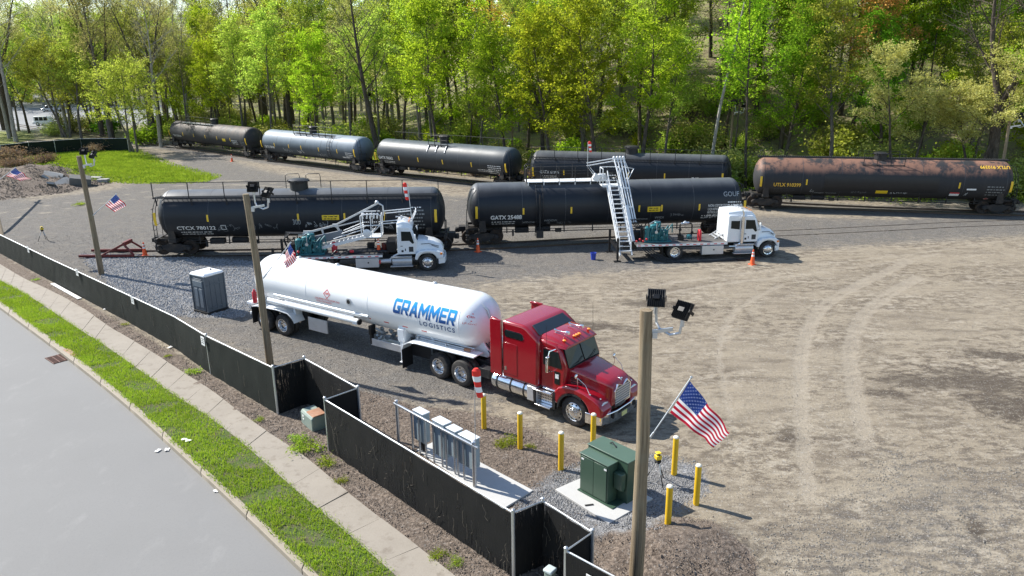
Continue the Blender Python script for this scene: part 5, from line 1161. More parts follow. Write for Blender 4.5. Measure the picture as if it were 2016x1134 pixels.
def tdiamond(x, z, h, name='hazard_placard'):
    mb = MB(m_redp); a = tz(z); ring = [(0,-h),(h,0),(0,h),(-h,0)]; k = .8
    for i in range(4):
        p, q = ring[i], ring[(i+1)%4]; mb.poly([tp(x+p[0], a+p[1]/TRD), tp(x+q[0], a+q[1]/TRD), tp(x+q[0]*k, a+q[1]*k/TRD), tp(x+p[0]*k, a+p[1]*k/TRD)])
    put_text(mb, '1075', h*.55, lambda u, v: tp(x-h*.52+u, a+(v-h*.12)/TRD), h*1.04, bold=.004); mb.box((x,-9,-9),(.001,.001,.001)) if False else None
    mb.build(name, tl)
tdiamond(-5.88, 2.42, .21); tdiamond(1.50, 2.72, .19)
mb = MB(m_redp); a = tz(2.12); put_text(mb, 'LIQUEFIED PETROLEUM GAS\n  NON-ODORIZED', .12, lambda u, v: tp(-6.6+u, a+v/TRD), 1.45); mb.build('warning_text', tl)
mb = MB(m_redp); a = tz(2.42); put_text(mb, 'LP-GAS', .12, lambda u, v: tp(1.2+u, a+v/TRD), .5); mb.build('warning_text', tl)
for k in range(9): mb = MB(m_redp); a = tz(1.70); x = -8.7+.98*k; mb.loft([[tp(x, a+dv, .006), tp(x+.26, a+dv, .006), tp(x+.26, a+dv, -.02), tp(x, a+dv, -.02)] for dv in (0, .045)]); mb.build('reflector', tl)
mb = MB(m_slot); c = tp(-4.6, tz(2.3), .012); nrm = Vector((0, -math.cos(tz(2.3)), math.sin(tz(2.3)))); mb.tube([Vector(c)-nrm*.02, Vector(c)+nrm*.02], .09, 16); gg = mb.build('gauge_port', tl); mb = MB(m_alum2); mb.tube([Vector(c)-nrm*.02, Vector(c)+nrm*.012], .15, 18); mb.build('flange', gg)
for y, z, x0_, x1_, r, m, nm in ((-1.14, 1.55, -9.6, -4.05, .115, m_wt, 'hose_tube'), (-1.0, 1.80, -9.3, -3.6, .095, m_alum2, 'hose_tube'), (-1.06, 1.68, -8.6, -4.4, .03, m_alum2, 'pipe'), (1.14, 1.55, -9.6, -4.05, .115, m_wt, 'hose_tube')):
    mb = MB(m); mb.tube([(x0_, y, z), (x1_, y, z)], r, 18); hb = mb.build(nm, tl)
    if r > .11: mb = MB(m_dark); mb.tube([(x1_, y, z), (x1_+.06, y, z)], r*1.15, 8); mb.build('end_cap', hb)
mb = MB(m_wt); mb.box((-4.2,-1.23,1.50),(.25,.02,.12)); mb.build('tube_tag', tl)
# running gear
for x in (-8.79, -10.03):
    for y, s in ((-1.05, -1), (1.05, 1)): wheel(tl, x, y, s, .50, .26, True, 'deep')
mb = MB(m_frame); mb.tube([(-8.79,-.9,.5),(-8.79,.9,.5)], .08); mb.tube([(-10.03,-.9,.5),(-10.03,.9,.5)], .08)
for y in (-.5,.5): mb.box((-9.4, y, .95), (3.2,.12,.35))
mb.box((-9.4,0,.8),(1.6,.9,.2)); mb.build('axle_frame', tl, bevel=.01)
mb = MB(m_wt)
for x in (-10.4, -8.2): mb.prism([(-.9,.95),(.9,.95),(.98,1.7),(-.98,1.7)], x-.06, x+.06, 'x')
mb.prism([(-.55,1.0),(.55,1.0),(.9,1.75),(-.9,1.75)], -.6, -.5, 'x'); mb.prism([(-.5,1.08),(.5,1.08),(.85,1.75),(-.85,1.75)], 1.0, 1.1, 'x')
mb.prism([(-1.75,.98),(1.95,1.06),(1.97,1.25),(1.55,1.75),(-1.4,1.6)], -.45, -.38, 'y'); mb.prism([(-1.75,.98),(1.95,1.06),(1.97,1.25),(1.55,1.75),(-1.4,1.6)], .38, .45, 'y'); mb.box((.6,0,1.04),(2.6,.9,.06)); mb.build('tank_saddle', tl, bevel=.01)
for sd in (-1, 1):
    y0, y1 = sorted((sd*1.24, sd*.62))
    mb = MB(m_wt); top = [(-10.75,1.10),(-10.4,1.17),(-9.0,1.22),(-8.35,1.17),(-8.05,.98),(-7.95,.80)]; mb.prism(top+[(x+.015, z-.035) for x, z in top[::-1]], y0, y1, 'y'); mb.build('rear_fender', tl, bevel=.008)
    mb = MB(m_wt); top = [(-1.72,.85),(-1.60,1.10),(-1.35,1.23),(-1.0,1.27),(1.80,1.27)]; mb.prism(top+[(x+.01, z-.04) for x, z in top[::-1]], y0, y1, 'y'); fd = mb.build('front_fender', tl, bevel=.008)
    mb = MB(m_alum2); mb.tube([(-1.3, sd*.72, 1.38), (1.5, sd*.72, 1.38)], .025); mb.tube([(-1.1, sd*.80, 1.33), (1.3, sd*.80, 1.33)], .018)
    for x in (-1.2, .2, 1.4): mb.box((x, sd*.76, 1.31), (.05,.2,.09))
    mb.build('fender_rail', fd)
    mb = MB(m_rubb); mb.box((-1.68, sd*.95, .46), (.02,.62,.80)); mb.box((-1.15,sd*.72,.85),(1.0,.02,.75)); mb.build('mudflap', tl); mb = MB(m_rubb); mb.box((-10.75, sd*.95, .68), (.02,.60,.82)); mb.build('mudflap', tl)
    mb = MB(m_wt); mb.box((-1.90, sd*.95, .75), (.13,.13,1.0)); mb.box((-1.90, sd*.95, .20), (.22,.22,.04)); mb.box((-1.9, sd*.95, 1.35), (.3,.2,.5)); mb.build('landing_leg', tl, bevel=.01)
    mb = MB(m_wt); mb.box((-10.98, sd*.8, 1.18), (.32,.75,.12)); mb.build('rear_corner', tl, bevel=.01)
for sd in (-1, 1): mb = MB(m_alum2); mb.box((-6.7,sd*.98,.85),(1.15,.06,.58)); mb.build('side_guard', tl, bevel=.01)
mb = MB(m_wt); mb.box((-11.05,0,.66),(.1,2.2,.12)); mb.box((-11.0,-.5,.85),(.08,.1,.4)); mb.box((-11.0,.5,.85),(.08,.1,.4)); mb.build('rear_bumper', tl, bevel=.01)
mb = MB(m_redm); mb.lathe([(.09,0),(.10,.05),(.10,.5),(.05,.58),(.03,.64)], (-10.6,-1.12,1.25), 'z', 14); mb.build('fire_extinguisher', tl)
mb = MB(m_alum2); rnd = random.Random(4)
mb.box((-2.75,-.95,.72),(1.75,.04,.30)); mb.box((-2.75,-.55,.60),(1.75,.8,.04)); mf = mb.build('valve_tray', tl, bevel=.01)
mb = MB(M('grey_pipe_fittings', (.30,.32,.33), .5, .4, .3, 6))
for k in range(26):
    x, y, z = rnd.uniform(-3.5,-2.0), rnd.uniform(-.85,-.3), rnd.uniform(.8,1.18)
    if k % 2: mb.tube([(x,y,z),(x+rnd.uniform(-.3,.3),y+rnd.uniform(-.15,.15),z+rnd.uniform(-.1,.2))], rnd.uniform(.03,.07), 8)
    else: mb.lathe([(.07,-.05),(.10,-.02),(.10,.02),(.07,.05)], (x,y,z), rnd.choice('xyz'), 10)
mb.build('valve_manifold', tl); mb = MB(m_dark); mb.box((-3.62,-.85,1.2),(.14,.3,.4)); mb.box((-3.6,-.9,.85),(.1,.15,.5)); mb.build('control_box', tl, bevel=.02)
mb = MB(m_wt); mb.box((-1.95,-.6,1.35),(.3,.7,.7)); pc = mb.build('pump_cabinet', tl, bevel=.02); mb = MB(m_slot); mb.box((-1.95,-.955,1.42),(.18,.02,.22)); mb.build('opening', pc)
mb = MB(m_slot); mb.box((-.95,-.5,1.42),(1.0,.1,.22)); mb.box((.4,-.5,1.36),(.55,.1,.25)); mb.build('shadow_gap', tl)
mb = MB(m_rst); mb.box((1.25,-.8,1.32),(.3,.2,.08)); mb.build('hose_coupling', tl)
mb = MB(m_alum2); mb.tube([(1.25,-.35,3.10),(1.55,-.3,3.05),(1.85,-.3,2.85),(1.95,-.3,2.55)], .05, 10); mb.build('vent_pipe', tl)
for x in (-8.8,-6.4,-1.0): mb = MB(m_alum2); mb.lathe([(.10,3.28),(.10,3.36),(.06,3.40)], (x,.12,0), 'z', 12); mb.build('relief_valve', tl)

# ------------------------------------------------------------------ white transloading trucks
def work_truck(label, loc, deg, cabrear, stack, hoodf):
    o = thing('flatbed_truck', label, 'flatbed truck', (loc[0], loc[1], 0), deg, 'white transloading trucks')
    for y, s in ((-1.0, -1), (1.0, 1)): wheel(o, 0, y, s, .50, .29, False, 'convex')
    for y, s in ((-1.03, -1), (1.03, 1)): wheel(o, -5.76, y, s, .50, .27, True, 'deep')
    mb = MB(m_frame)
    for y in (-.43, .43): mb.box((-3.7, y, .78), (9.0, .08, .24))
    mb.tube([(-5.76,-.9,.5),(-5.76,.9,.5)], .1); mb.tube([(0,-.9,.5),(0,.9,.5)], .07); mb.box((-2.6,0,.9),(.6,.9,.25)); mb.build('chassis', o, bevel=.01, seg=1)
    # hood with sloping nose
    mb = MB(m_wt); f = hoodf
    mb.loft([rr(-.62,.92,.80,.95,1.80,.2,5), rr(-.2,.88,.74,.95,1.76,.22,5), rr(f*.45,.80,.66,.92,1.64,.22,5), rr(f*.8,.74,.58,.9,1.48,.2,5), rr(f*.98,.66,.5,.9,1.32,.15,5)]); hd_ = mb.build('hood', o, bevel=.02)
    for sd in (-1, 1):
        mb = MB(m_slot); mb.tube([(-.35,sd*.835,1.55),(.1,sd*.81,1.56),(f*.75,sd*.70,1.36)], .018); mb.tube([(.25,sd*.795,1.46),(f*.72,sd*.70,1.28)], .016); mb.build('hood_stripe', hd_)
        P = [(f,.72),(f+.02,.95),(f*.85,1.12),(.45,1.22),(.0,1.25),(-.42,1.20),(-.66,1.02),(-.74,.7)]; mb = MB(m_wt); y0, y1 = sorted((sd*1.17, sd*.6)); mb.prism(P+arch(0,.5,.60,165,20,12), y0, y1, 'y'); mb.build('fender', o, bevel=.06, seg=3)
        mb = MB(m_lampg); mb.box((f-.02, sd*.92, 1.0), (.14,.30,.16)); mb.build('headlight', o, bevel=.04); mb = MB(m_amber); mb.box((f-.1, sd*1.15, 1.02), (.14,.08,.12)); mb.build('turn_signal', o, bevel=.02)
    mb = MB(m_chrome); mb.box((f+.0, 0, 1.05), (.06,.9,.5)); g_ = mb.build('grille', o, bevel=.03); mb = MB(m_slot)
    for k in range(6): mb.box((f+.032, 0, .86+.075*k), (.008,.76,.035))
    mb.build('grille_slots', g_)
    mb = MB(m_wt); mb.prism([(f-.25,-1.16),(f+.1,-.95),(f+.18,-.4),(f+.18,.4),(f+.1,.95),(f-.25,1.16),(f-.3,1.0),(f-.02,0),(f-.3,-1.0)], .40, .74, 'z'); mb.build('bumper', o, bevel=.03)
    c = cabrear; mb = MB(m_wt)
    mb.prism([(c,.98),(-.62,.98),(-.56,1.78),(-.82,2.44),(-1.02,2.62),(c+.02,2.66)], -1.0, 1.0, 'y'); cb_ = mb.build('cab', o, bevel=.08, seg=3)
    mb = MB(m_wt); mb.loft([rr(c+.02,.98,.88,2.5,2.84,.16,4), rr((c-1)/2,.98,.88,2.5,2.92,.18,4), rr(-1.05,.94,.84,2.5,2.82,.16,4), rr(-.80,.86,.76,2.46,2.58,.06,4)]); mb.build('roof', o, bevel=.02)
    mb = MB(m_glass); q = [(-.575,-.86,1.80),(-.575,.86,1.80),(-.83,.80,2.42),(-.83,-.80,2.42)]; mb.loft([[(x+.05,y,z+.015) for x,y,z in q], q]); mb.build('windscreen', cb_)
    for sd in (-1, 1):
        y = sd*1.008; mb = MB(m_wt); mb.prism([(-1.52,1.02),(-.70,1.02),(-.66,1.76),(-.90,2.40),(-1.52,2.42)], min(y,y+sd*.012), max(y,y+sd*.012), 'y'); d_ = mb.build('door', o, bevel=.008)
        y2 = y+sd*.012; mb = MB(m_glass); mb.prism([(-1.46,1.80),(-1.0,1.80),(-.84,1.62),(-.74,1.66),(-.92,2.34),(-1.46,2.36)], min(y2,y2+sd*.008), max(y2,y2+sd*.008), 'y'); mb.build('window', d_)
        mb = MB(m_glass2); mb.box((-.92,y2+sd*.004,1.30),(.26,.01,.30)); mb.build('lower_window', d_); mb = MB(m_slot); mb.box((-1.46,y2+sd*.01,1.5),(.12,.02,.03)); mb.box((-1.25,y2+sd*.003,1.28),(.05,.006,.14)); mb.box((-1.42,y2+sd*.003,1.2),(.12,.006,.12)); mb.build('door_marking', d_)
        if c < -2: mb = MB(m_glass); mb.prism([(-2.36,1.85),(-1.82,1.78),(-1.82,2.30),(-2.36,2.32)], min(y,y+sd*.01), max(y,y+sd*.01), 'y'); mb.build('rear_side_window', cb_, bevel=.01)
        mb = MB(m_wt); mb.box((-.66, sd*1.24, 1.98), (.09,.18,.48)); mi = mb.build('side_mirror', o, bevel=.03); mb = MB(m_slot); mb.tube([(-.66,sd*1.2,2.2),(-.75,sd*1.0,2.3)], .014); mb.tube([(-.66,sd*1.2,1.76),(-.72,sd*1.0,1.72)], .014); mb.build('mirror_arm', mi)
        mb = MB(m_alum2); mb.lathe([(.02,-2.05),(.25,-2.03),(.27,-1.97),(.27,-.97),(.25,-.91),(.02,-.89)], (0,sd*.86,.60), 'x', 24); t_ = mb.build('fuel_tank', o); mb = MB(m_alum2); mb.box((-1.5,sd*1.06,.33),(1.3,.3,.04)); mb.box((-1.5,sd*1.06,.88),(1.2,.26,.04)); mb.build('step', t_)
        mb = MB(m_alum2); mb.box((-3.46, sd*1.0, .60), (1.32,.42,.54)); tb = mb.build('toolbox', o, bevel=.012); mb = MB(m_slot); mb.lathe([(.045,-.01),(.045,.012)], (-3.4, sd*1.215, .62), 'y', 14); mb.build('lock', tb)
        mb = MB(m_rubb); mb.box((-6.55, sd*.95, .55), (.02,.6,.75)); mb.build('mudflap', o)
    for y in (-.5,-.2,.2,.5): mb = MB(m_amber); mb.ball((-1.0,y,2.85), .04, 8, (1.3,1,.6)); mb.build('roof_lamp', o)
    mb = MB(m_alum2); mb.box((-1.5,.25,2.93),(.10,1.1,.05)); mb.lathe([(.05,-.3),(.03,-.2),(.02,.2)], (-1.5,.2,2.99), 'x', 10); mb.build('roof_horn', o)
    mb = MB(M('worn_deck_plate', (.10,.095,.09), .8, .1, .3, 5)); mb.box((-5.35,0,1.0),(5.55,2.36,.10)); dk = mb.build('deck', o, bevel=.008)
    for sd in (-1, 1):
        mb = MB(m_wt); mb.box((-5.35,sd*1.19,.985),(5.55,.02,.12)); mb.build('deck_edge', dk); strip_tape(dk, -8.1, -2.6, sd*1.204, .985, 13, 'reflective_tape', .05)
    mb = MB(m_slot)
    for y in (-.7,-.3,.1,.5): mb.box((-4.2,y,1.054),(3.0,.02,.008))
    mb.build('deck_grooves', dk)
    if stack: mb = MB(m_alum); mb.tube([(-1.68,-1.10,.95),(-1.68,-1.10,2.6)], .10, 16); mb.tube([(-1.68,-1.10,2.6),(-1.68,-1.10,2.80),(-1.74,-1.10,2.95)], .055, 10); mb.tube([(-1.68,-1.1,1.0),(-2.0,-1.0,.75),(-2.3,-.8,.7)], .06, 10); mb.build('exhaust_stack', o)
    else:
        mb = MB(m_alum2); mb.tube([(-2.9,-.95,.62),(-2.1,-.95,.62)], .13, 16); mb.tube([(-2.2,-.95,.7),(-1.9,-1.0,.95),(-1.6,-.95,1.05)], .05, 8); mb.build('exhaust_muffler', o); mb = MB(m_redp); mb.box((-2.78,-1.09,.62),(.16,.03,.22)); mb.build('warning_tag', o)
    # compressor set on the deck
    mb = MB(m_teal); x = -6.75
    mb.box((x,-.2,1.10),(1.7,1.2,.10)); mb.box((x+.42,-.3,1.42),(.5,.55,.62)); mb.box((x-.15,-.35,1.5),(.42,.6,.75)); mb.lathe([(.18,1.85),(.22,1.9),(.22,2.08),(.16,2.12)], (x-.22,-.5,0), 'z', 14); mb.lathe([(.18,1.85),(.22,1.9),(.22,2.20),(.16,2.26)], (x+.06,-.3,0), 'z', 14)
    mb.lathe([(.02,1.1),(.20,1.15),(.20,1.95),(.02,2.05)], (x-.62,-.55,0), 'z', 18); mb.lathe([(.3,-.06),(.3,.06)], (x+.1,.25,1.5), 'x', 20)
    mb.lathe([(.16,-.35),(.2,-.3),(.2,.3),(.16,.35)], (x-.3,.25,1.4), 'x', 16); cp = mb.build('compressor', o, bevel=.02)
    mb = MB(m_teal)
    for k in range(6):
        x0_ = x-.7+.26*k; mb.tube([(x0_,-.72,1.2),(x0_,-.74,1.6+.08*(k%3)),(x0_+.12,-.7,1.85+.1*(k%2)),(x0_+.3,-.6,1.95+.1*(k%3)),(x0_+.34,-.5,1.6)], .035, 8)
    for k in range(5): mb.lathe([(.06,-.03),(.09,-.02),(.09,.02),(.06,.03)], (x-.6+.28*k,-.76,1.35+.13*(k%3)), 'y', 10)
    mb.build('teal_pipes', cp); mb = MB(m_galv); mb.tube([(x-.1,-.78,1.75),(x-.1,-.78,2.25)], .022); mb.tube([(x-.4,-.2,2.1),(x-.1,-.3,2.3),(x+.25,-.3,2.25)], .02); mb.lathe([(.09,-.02),(.09,.02)], (x-.12,-.8,1.7), 'y', 12); mb.build('gauge_pipes', cp)
    mb = MB(m_sgn); mb.box((x+.42,-.58,1.5),(.08,.012,.12)); mb.build('data_plate', cp)
    return o
tA = work_truck('white flatbed truck with its folded boom resting over the deck behind the trailer', (-4.97,43.21), 4.44, -1.72, False, .90)
tB = work_truck('white flatbed truck with its raised white stair against the tank car', (15.52,45.34), 4.10, -2.55, True, .66)
m_wst = M('white_boom_steel', (.70,.72,.73), .45, .15, .1, 4, dirt=(.40,.38,.34), damt=.3)
def manifold(o, x0_, seed, full):
    r = random.Random(seed); mb = MB(m_dark)
    for k in range(10):
        x, y = x0_+r.uniform(-.5,.5), r.uniform(-.9,.5); mb.tube([(x,y,1.05),(x+r.uniform(-.1,.1),y,1.5+r.uniform(0,.5)),(x+r.uniform(-.4,.4),y+r.uniform(-.2,.2),1.6+r.uniform(0,.5))], .035, 6)
    mb.box((x0_,.3,1.3),(.8,.7,.5)); mb.build('hose_manifold', o)
    mb = MB(m_redm)
    for k in range(4): mb.lathe([(.05,-.04),(.075,0),(.05,.04)], (x0_-.35+.2*k,-1.0,1.22+.12*(k%2)), 'y', 10)
    mb.build('red_valves', o)
# --- raised stair truck
mb = MB(m_wst); s0, s1 = Vector((-8.72,-1.02,.36)), Vector((-8.95,2.35,4.05)); wd = .36
for sx in (-wd, wd): mb.beam(s0+Vector((sx,0,0)), s1+Vector((sx,0,0)), .07, .16)
n = 15
for k in range(1, n): q = s0+(s1-s0)*k/n; mb.box(q, (wd*2, .24, .035))
st_ = mb.build('stair', tB)
for sx in (-wd, wd):
    mb = MB(m_wst)
    for hh in (.5, .95): mb.tube([s0+Vector((sx,.3,hh)), s1+Vector((sx,0,hh))], .028, 8)
    for k in range(6): q = s0+(s1-s0)*(.06+.94*k/5); mb.tube([q+Vector((sx,0,0)), q+Vector((sx,0,.95))], .024, 8)
    mb.build('stair_rail', st_)
mb = MB(m_wst); b0_ = Vector((-9.0,2.9,4.0)); mb.box(b0_, (1.15,1.1,.06))
for sx in (-.57,.57):
    for sy in (-.5,.5): mb.tube([b0_+Vector((sx,sy,0)), b0_+Vector((sx,sy,1.1))], .03, 8)
for hh in (.55,1.1):
    mb.tube([b0_+Vector((-.57,-.5,hh)),b0_+Vector((-.57,.5,hh)),b0_+Vector((.57,.5,hh)),b0_+Vector((.57,-.5,hh))], .028, 8)
bk = mb.build('basket', tB); mb = MB(m_wst); mb.box((-9.95,2.7,4.55),(.42,.35,.42), ry=.5); mb.box((-9.55,2.8,4.55),(.5,.3,.4)); mb.build('control_box', bk, bevel=.02)
mb = MB(m_dark)
for k in range(6): mb.tube([(-9.4+.16*k,2.6,4.9),(-9.3+.18*k,2.4,4.55-.06*k),(-8.9+.1*k,2.5,4.4),(-8.5,2.5,4.8)], .025, 6)
mb.lathe([(.2,-.02),(.2,.02)], (-8.5,2.45,4.75), 'y', 14); mb.build('hoses', bk)
mb = MB(m_wst); tops = []
for k in range(4):
    a = Vector((-8.25+.13*k, .35, 2.1)); c_ = Vector((-8.80+.20*k, 2.9, 5.75)); mb.tube([a, c_], .045, 10); mb.ball(c_, .09, 10); mb.ball(c_+Vector((0,-.02,-.25)), .06, 8); tops.append(c_)
mb.box((-8.38,1.7,4.0),(.62,.12,.08)); mb.box((-8.22,.95,2.95),(.6,.12,.08)); mb.beam(tops[0]+Vector((-.1,0,-.1)), tops[3]+Vector((.1,0,-.1)), .09); mb.tube([tops[3],tops[3]+Vector((.35,-.3,-.9)),tops[3]+Vector((.1,-.5,-1.3))], .03); mb.tube([tops[3]+Vector((0,0,-.6)),tops[3]+Vector((.65,-.2,-.7)),tops[3]+Vector((.2,-.5,-1.4))], .03)
mb.build('loading_arms', tB)
mb = MB(m_wst); q = tops[0]+Vector((0,0,-.05))
for dz in (0,-.17): mb.tube([q+Vector((0,0,dz)), Vector((-10.55,2.8,5.45+dz)), Vector((-10.0,2.75,4.75+dz))], .035, 8)
mb.build('gate_bar', tB)
mb = MB(m_wst); mb.beam((-8.15,-.35,1.05),(-8.35,1.0,3.0),.16,.22); mb.beam((-8.15,-.35,1.05),(-8.25,.9,2.2),.1,.14); mb.build('lift_arm', tB)
for y in (-1.05, 1.35): mb = MB(m_dark); mb.box((-9.25,y,.82),(.13,.13,1.25)); mb.box((-9.25,y,.22),(.08,.08,.5)); mb.box((-9.25,y,.02),(.42,.34,.04)); mb.build('outrigger_leg', tB)
mb = MB(m_dark); mb.box((-9.2,.15,.78),(.14,2.3,.16)); mb.box((-8.4,-.2,.78),(.8,.9,.3)); mb.build('rear_frame', tB); strip_tape(tB, -.01, .01, 0, -.2, 1) if False else None
manifold(tB, -7.75, 3, True)
mb = MB(m_hose); hs = Vector((-7.6,-1.1,.9))
for k in range(4): mb.tube([(-7.9+.15*k,-.95,1.0),(-7.6+.17*k,-1.15,.62),(-7.0+.2*k,-1.32,.25),(-6.5+.25*k,-1.55,.06),(-5.6+.2*k,-1.75,.05),(-4.2,-1.8+.06*k,.05),(-2.2,-1.62+.06*k,.05)], .035, 8)
mb.build('ground_hoses', tB); mb = MB(m_dark); mb.box((-1.6,-1.55,.05),(.9,.3,.06)); mb.tube([(-2.3,-1.5,.08),(-.9,-1.5,.08)], .04); mb.build('hose_end', tB)
mb = MB(m_hose)
for k in range(4): mb.tube([(-8.2+.1*k,.4,2.3),(-7.9+.1*k,.3,1.8),(-7.3,.2,1.6+.1*k),(-6.9,.1,1.7)], .03, 8)
mb.build('deck_hoses', tB)
mb = MB(m_dark); mb.tube([(-5.25,-.2,1.05),(-5.25,-.2,2.0),(-5.15,-.2,2.05),(-4.55,-.2,2.05),(-4.5,-.2,1.95),(-4.5,-.2,1.05)], .045, 10)
for x, z in ((-5.25,1.4),(-4.5,1.5),(-5.25,1.7)): mb.lathe([(.06,-.03),(.1,0),(.06,.03)], (x,-.26,z), 'y', 12)
mb.box((-5.2,-.3,1.2),(.3,.3,.3)); pf = mb.build('pipe_frame', tB); mb = MB(m_galv); mb.tube([(-5.2,-.2,2.06),(-4.7,-.2,2.1)], .07, 8); mb.lathe([(.09,-.1),(.13,0),(.09,.1)], (-4.95,-.2,2.1), 'x', 12); mb.build('steel_valve', pf); mb = MB(m_teal); mb.lathe([(.12,-.14),(.17,0),(.12,.14)], (-4.75,-.5,1.3), 'x', 14); mb.build('teal_pump', pf)
mb = MB(m_redm); mb.prism([(-.25,1.06),(.25,1.06),(.25,1.58),(.12,1.74),(-.12,1.74),(-.25,1.58)], -4.2, -4.06, 'x'); ch = mb.build('red_cabinet', tB, bevel=.03)
ch.location = (0,-.55,0)
mb = MB(m_alum2)
for k in range(4): mb.box((-2.95+.17*k,.2,1.12+.10*k),(.12,1.0,.03))
mb.beam((-3.1,-.3,1.06),(-2.45,-.3,1.45),.05); mb.beam((-3.1,.7,1.06),(-2.45,.7,1.45),.05); mb.build('cab_step', tB)
# --- folded boom truck
mb = MB(m_alum2); mb.beam((-7.45,0,2.10),(-5.3,0,2.62),.09,.11); mb.beam((-5.3,0,2.62),(-2.75,0,3.86),.08,.10); mb.beam((-5.3,-.12,2.55),(-3.9,-.12,2.86),.06); mb.tube([(-2.75,0,3.86),(-2.5,0,3.7),(-2.45,0,3.1)], .05, 8); mb.ball((-2.82,0,3.9), .12, 10); mb.box((-6.9,0,2.28),(.5,.14,.12)); mb.box((-5.3,0,2.62),(.3,.16,.16)); mb.beam((-5.25,0,2.6),(-4.9,0,2.0),.12); mb.beam((-6.1,0,2.45),(-6.0,0,2.1),.09); mb.build('boom', tA)
mb = MB(M('grey_boom_panel', (.17,.19,.215), .45, .3, .1, 2)); mb.prism([(-6.55,1.55),(-4.75,1.92),(-4.95,2.32),(-6.5,2.02)], -.12, .12, 'y'); mb.build('boom_cover', tA, bevel=.02)
mb = MB(m_wst); a, b_ = Vector((-6.3,0,1.35)), Vector((-3.5,0,1.98))
for y in (-.42,.42): mb.beam(a+Vector((0,y,0)), b_+Vector((0,y,0)), .06, .18); mb.tube([a+Vector((.9,y,.55)), b_+Vector((-.1,y,.45))], .026, 8); mb.tube([a+Vector((1.4,y,.85)), b_+Vector((-.1,y,.72))], .026, 8)
for k in range(11): q = a+(b_-a)*(k+.5)/11; mb.box(q, (.05,.8,.03), ry=-.2)
mb.build('folded_stair', tA)
mb = MB(m_wst)
for y in (-.48,.48):
    mb.tube([(-3.75,y,1.95),(-3.78,y,3.22),(-3.6,y,3.3),(-2.75,y,3.3),(-2.62,y,3.2),(-2.62,y,2.0),(-2.8,y,1.92),(-3.75,y,1.95)], .032, 8); mb.tube([(-3.75,y,2.65),(-2.62,y,2.65)], .028, 8); mb.tube([(-3.4,y,1.95),(-2.7,y,2.62)], .024, 8); mb.tube([(-3.2,y,1.95),(-3.2,y,3.3)], .024, 8)
for x, z in ((-3.75,1.95),(-3.75,3.2),(-2.62,2.0),(-2.62,3.2),(-2.62,2.65)): mb.tube([(x,-.48,z),(x,.48,z)], .028, 8)
mb.box((-3.2,0,1.95),(1.1,.95,.05)); bs_ = mb.build('basket', tA); mb = MB(m_dark)
for k in range(7): mb.tube([(-3.6+.13*k,-.3+.1*k,3.2),(-3.5+.1*k,-.35+.1*k,2.7),(-3.2+.08*k,-.3,2.45+.05*(k%3)),(-2.8,-.3+.05*k,2.6)], .026, 6)
mb.tube([(-2.6,0,3.75),(-3.3,-.2,2.8)], .03); mb.tube([(-2.55,0,3.75),(-2.9,-.25,2.4)], .03); mb.build('hoses', bs_); mb = MB(m_wst); mb.lathe([(.2,-.025),(.24,0),(.2,.025)], (-3.45,-.5,2.2), 'y', 16)
for k in range(5): mb.tube([(-3.65+.2*k,-.2,3.0),(-3.6+.2*k,-.2,3.32)], .05, 8)
mb.build('fittings', bs_)
for z, zz in ((3.42,3.36),(2.98,2.84)):
    mb = MB(m_wst)
    for dz in (0,-.14): mb.tube([(-2.55,-.3 if z < 3.2 else .45,z-.13+dz),(-.95,-.3 if z < 3.2 else .45,zz+.05+dz)] if z > 3.2 else [(-2.6,-.4,2.85+dz),(-.85,-.4,2.95+dz),(-.6,.1,3.40+dz),(-.62,.42,3.42+dz)], .028, 8)
    mb.build('gate_bar', tA)
mb = MB(m_yl2); mb.box((-2.4,-.35,3.12),(.05,.05,.55), ry=.15); mb.build('yellow_strap', tA)
manifold(tA, -7.6, 5, False)
mb = MB(m_hose)
for k in range(4): mb.tube([(-7.2,-.2+.12*k,2.2),(-7.9-.1*k,-.2+.12*k,2.25),(-8.3,-.2+.1*k,1.9),(-8.1,-.2,1.35)], .035, 8)
mb.tube([(-4.6,-.7,1.3),(-5.2,-.95,1.35),(-5.6,-1.15,1.0),(-5.9,-1.25,.6)], .05, 8); mb.tube([(-4.5,-.8,1.25),(-4.9,-1.05,1.2),(-5.2,-1.2,.8)], .045, 8)
for k in range(5): mb.tube([(-4.6,-.75+.18*k,1.10),(-3.5,-.6+.2*k,1.14),(-2.3,-.7+.22*k,1.12)], .05, 8)
mb.build('deck_hoses', tA)
mb = MB(m_redm); mb.lathe([(.02,1.05),(.16,1.1),(.18,1.5),(.12,1.66),(.03,1.72)], (-5.4,-.3,0), 'z', 14); mb.build('red_vessel', tA); mb = MB(m_redm); mb.lathe([(.06,-.12),(.09,-.03),(.09,.03),(.06,.12)], (-4.35,-.8,1.22), 'x', 12); mb.build('red_coupling', tA)
mb = MB(m_dark); mb.box((-3.35,.3,1.32),(.42,.4,.28)); mb.build('black_case', tA, bevel=.02); mb = MB(m_dark); mb.box((-2.1,.1,1.35),(.55,1.4,.65)); mb.build('headboard_box', tA, bevel=.03)
for y in (-1.05,1.3): mb = MB(m_dark); mb.box((-8.75,y,.95),(.13,.13,1.3)); mb.box((-8.75,y,.2),(.07,.07,.4)); mb.box((-8.75,y,.02),(.4,.34,.04)); mb.build('outrigger_leg', tA)
mb = MB(m_dark); mb.box((-8.7,.12,.78),(.14,2.3,.16)); mb.build('rear_frame', tA)
def tw(o_loc, deg, x, y, z): a = R_(deg); return Vector((o_loc[0]+x*math.cos(a)-y*math.sin(a), o_loc[1]+x*math.sin(a)+y*math.cos(a), z))
q = tw((-4.97,43.21), 4.44, -2.85, -.35, 1.05); cone('orange cone standing on the deck of the folded boom truck', q.x, q.y, q.z, .85)
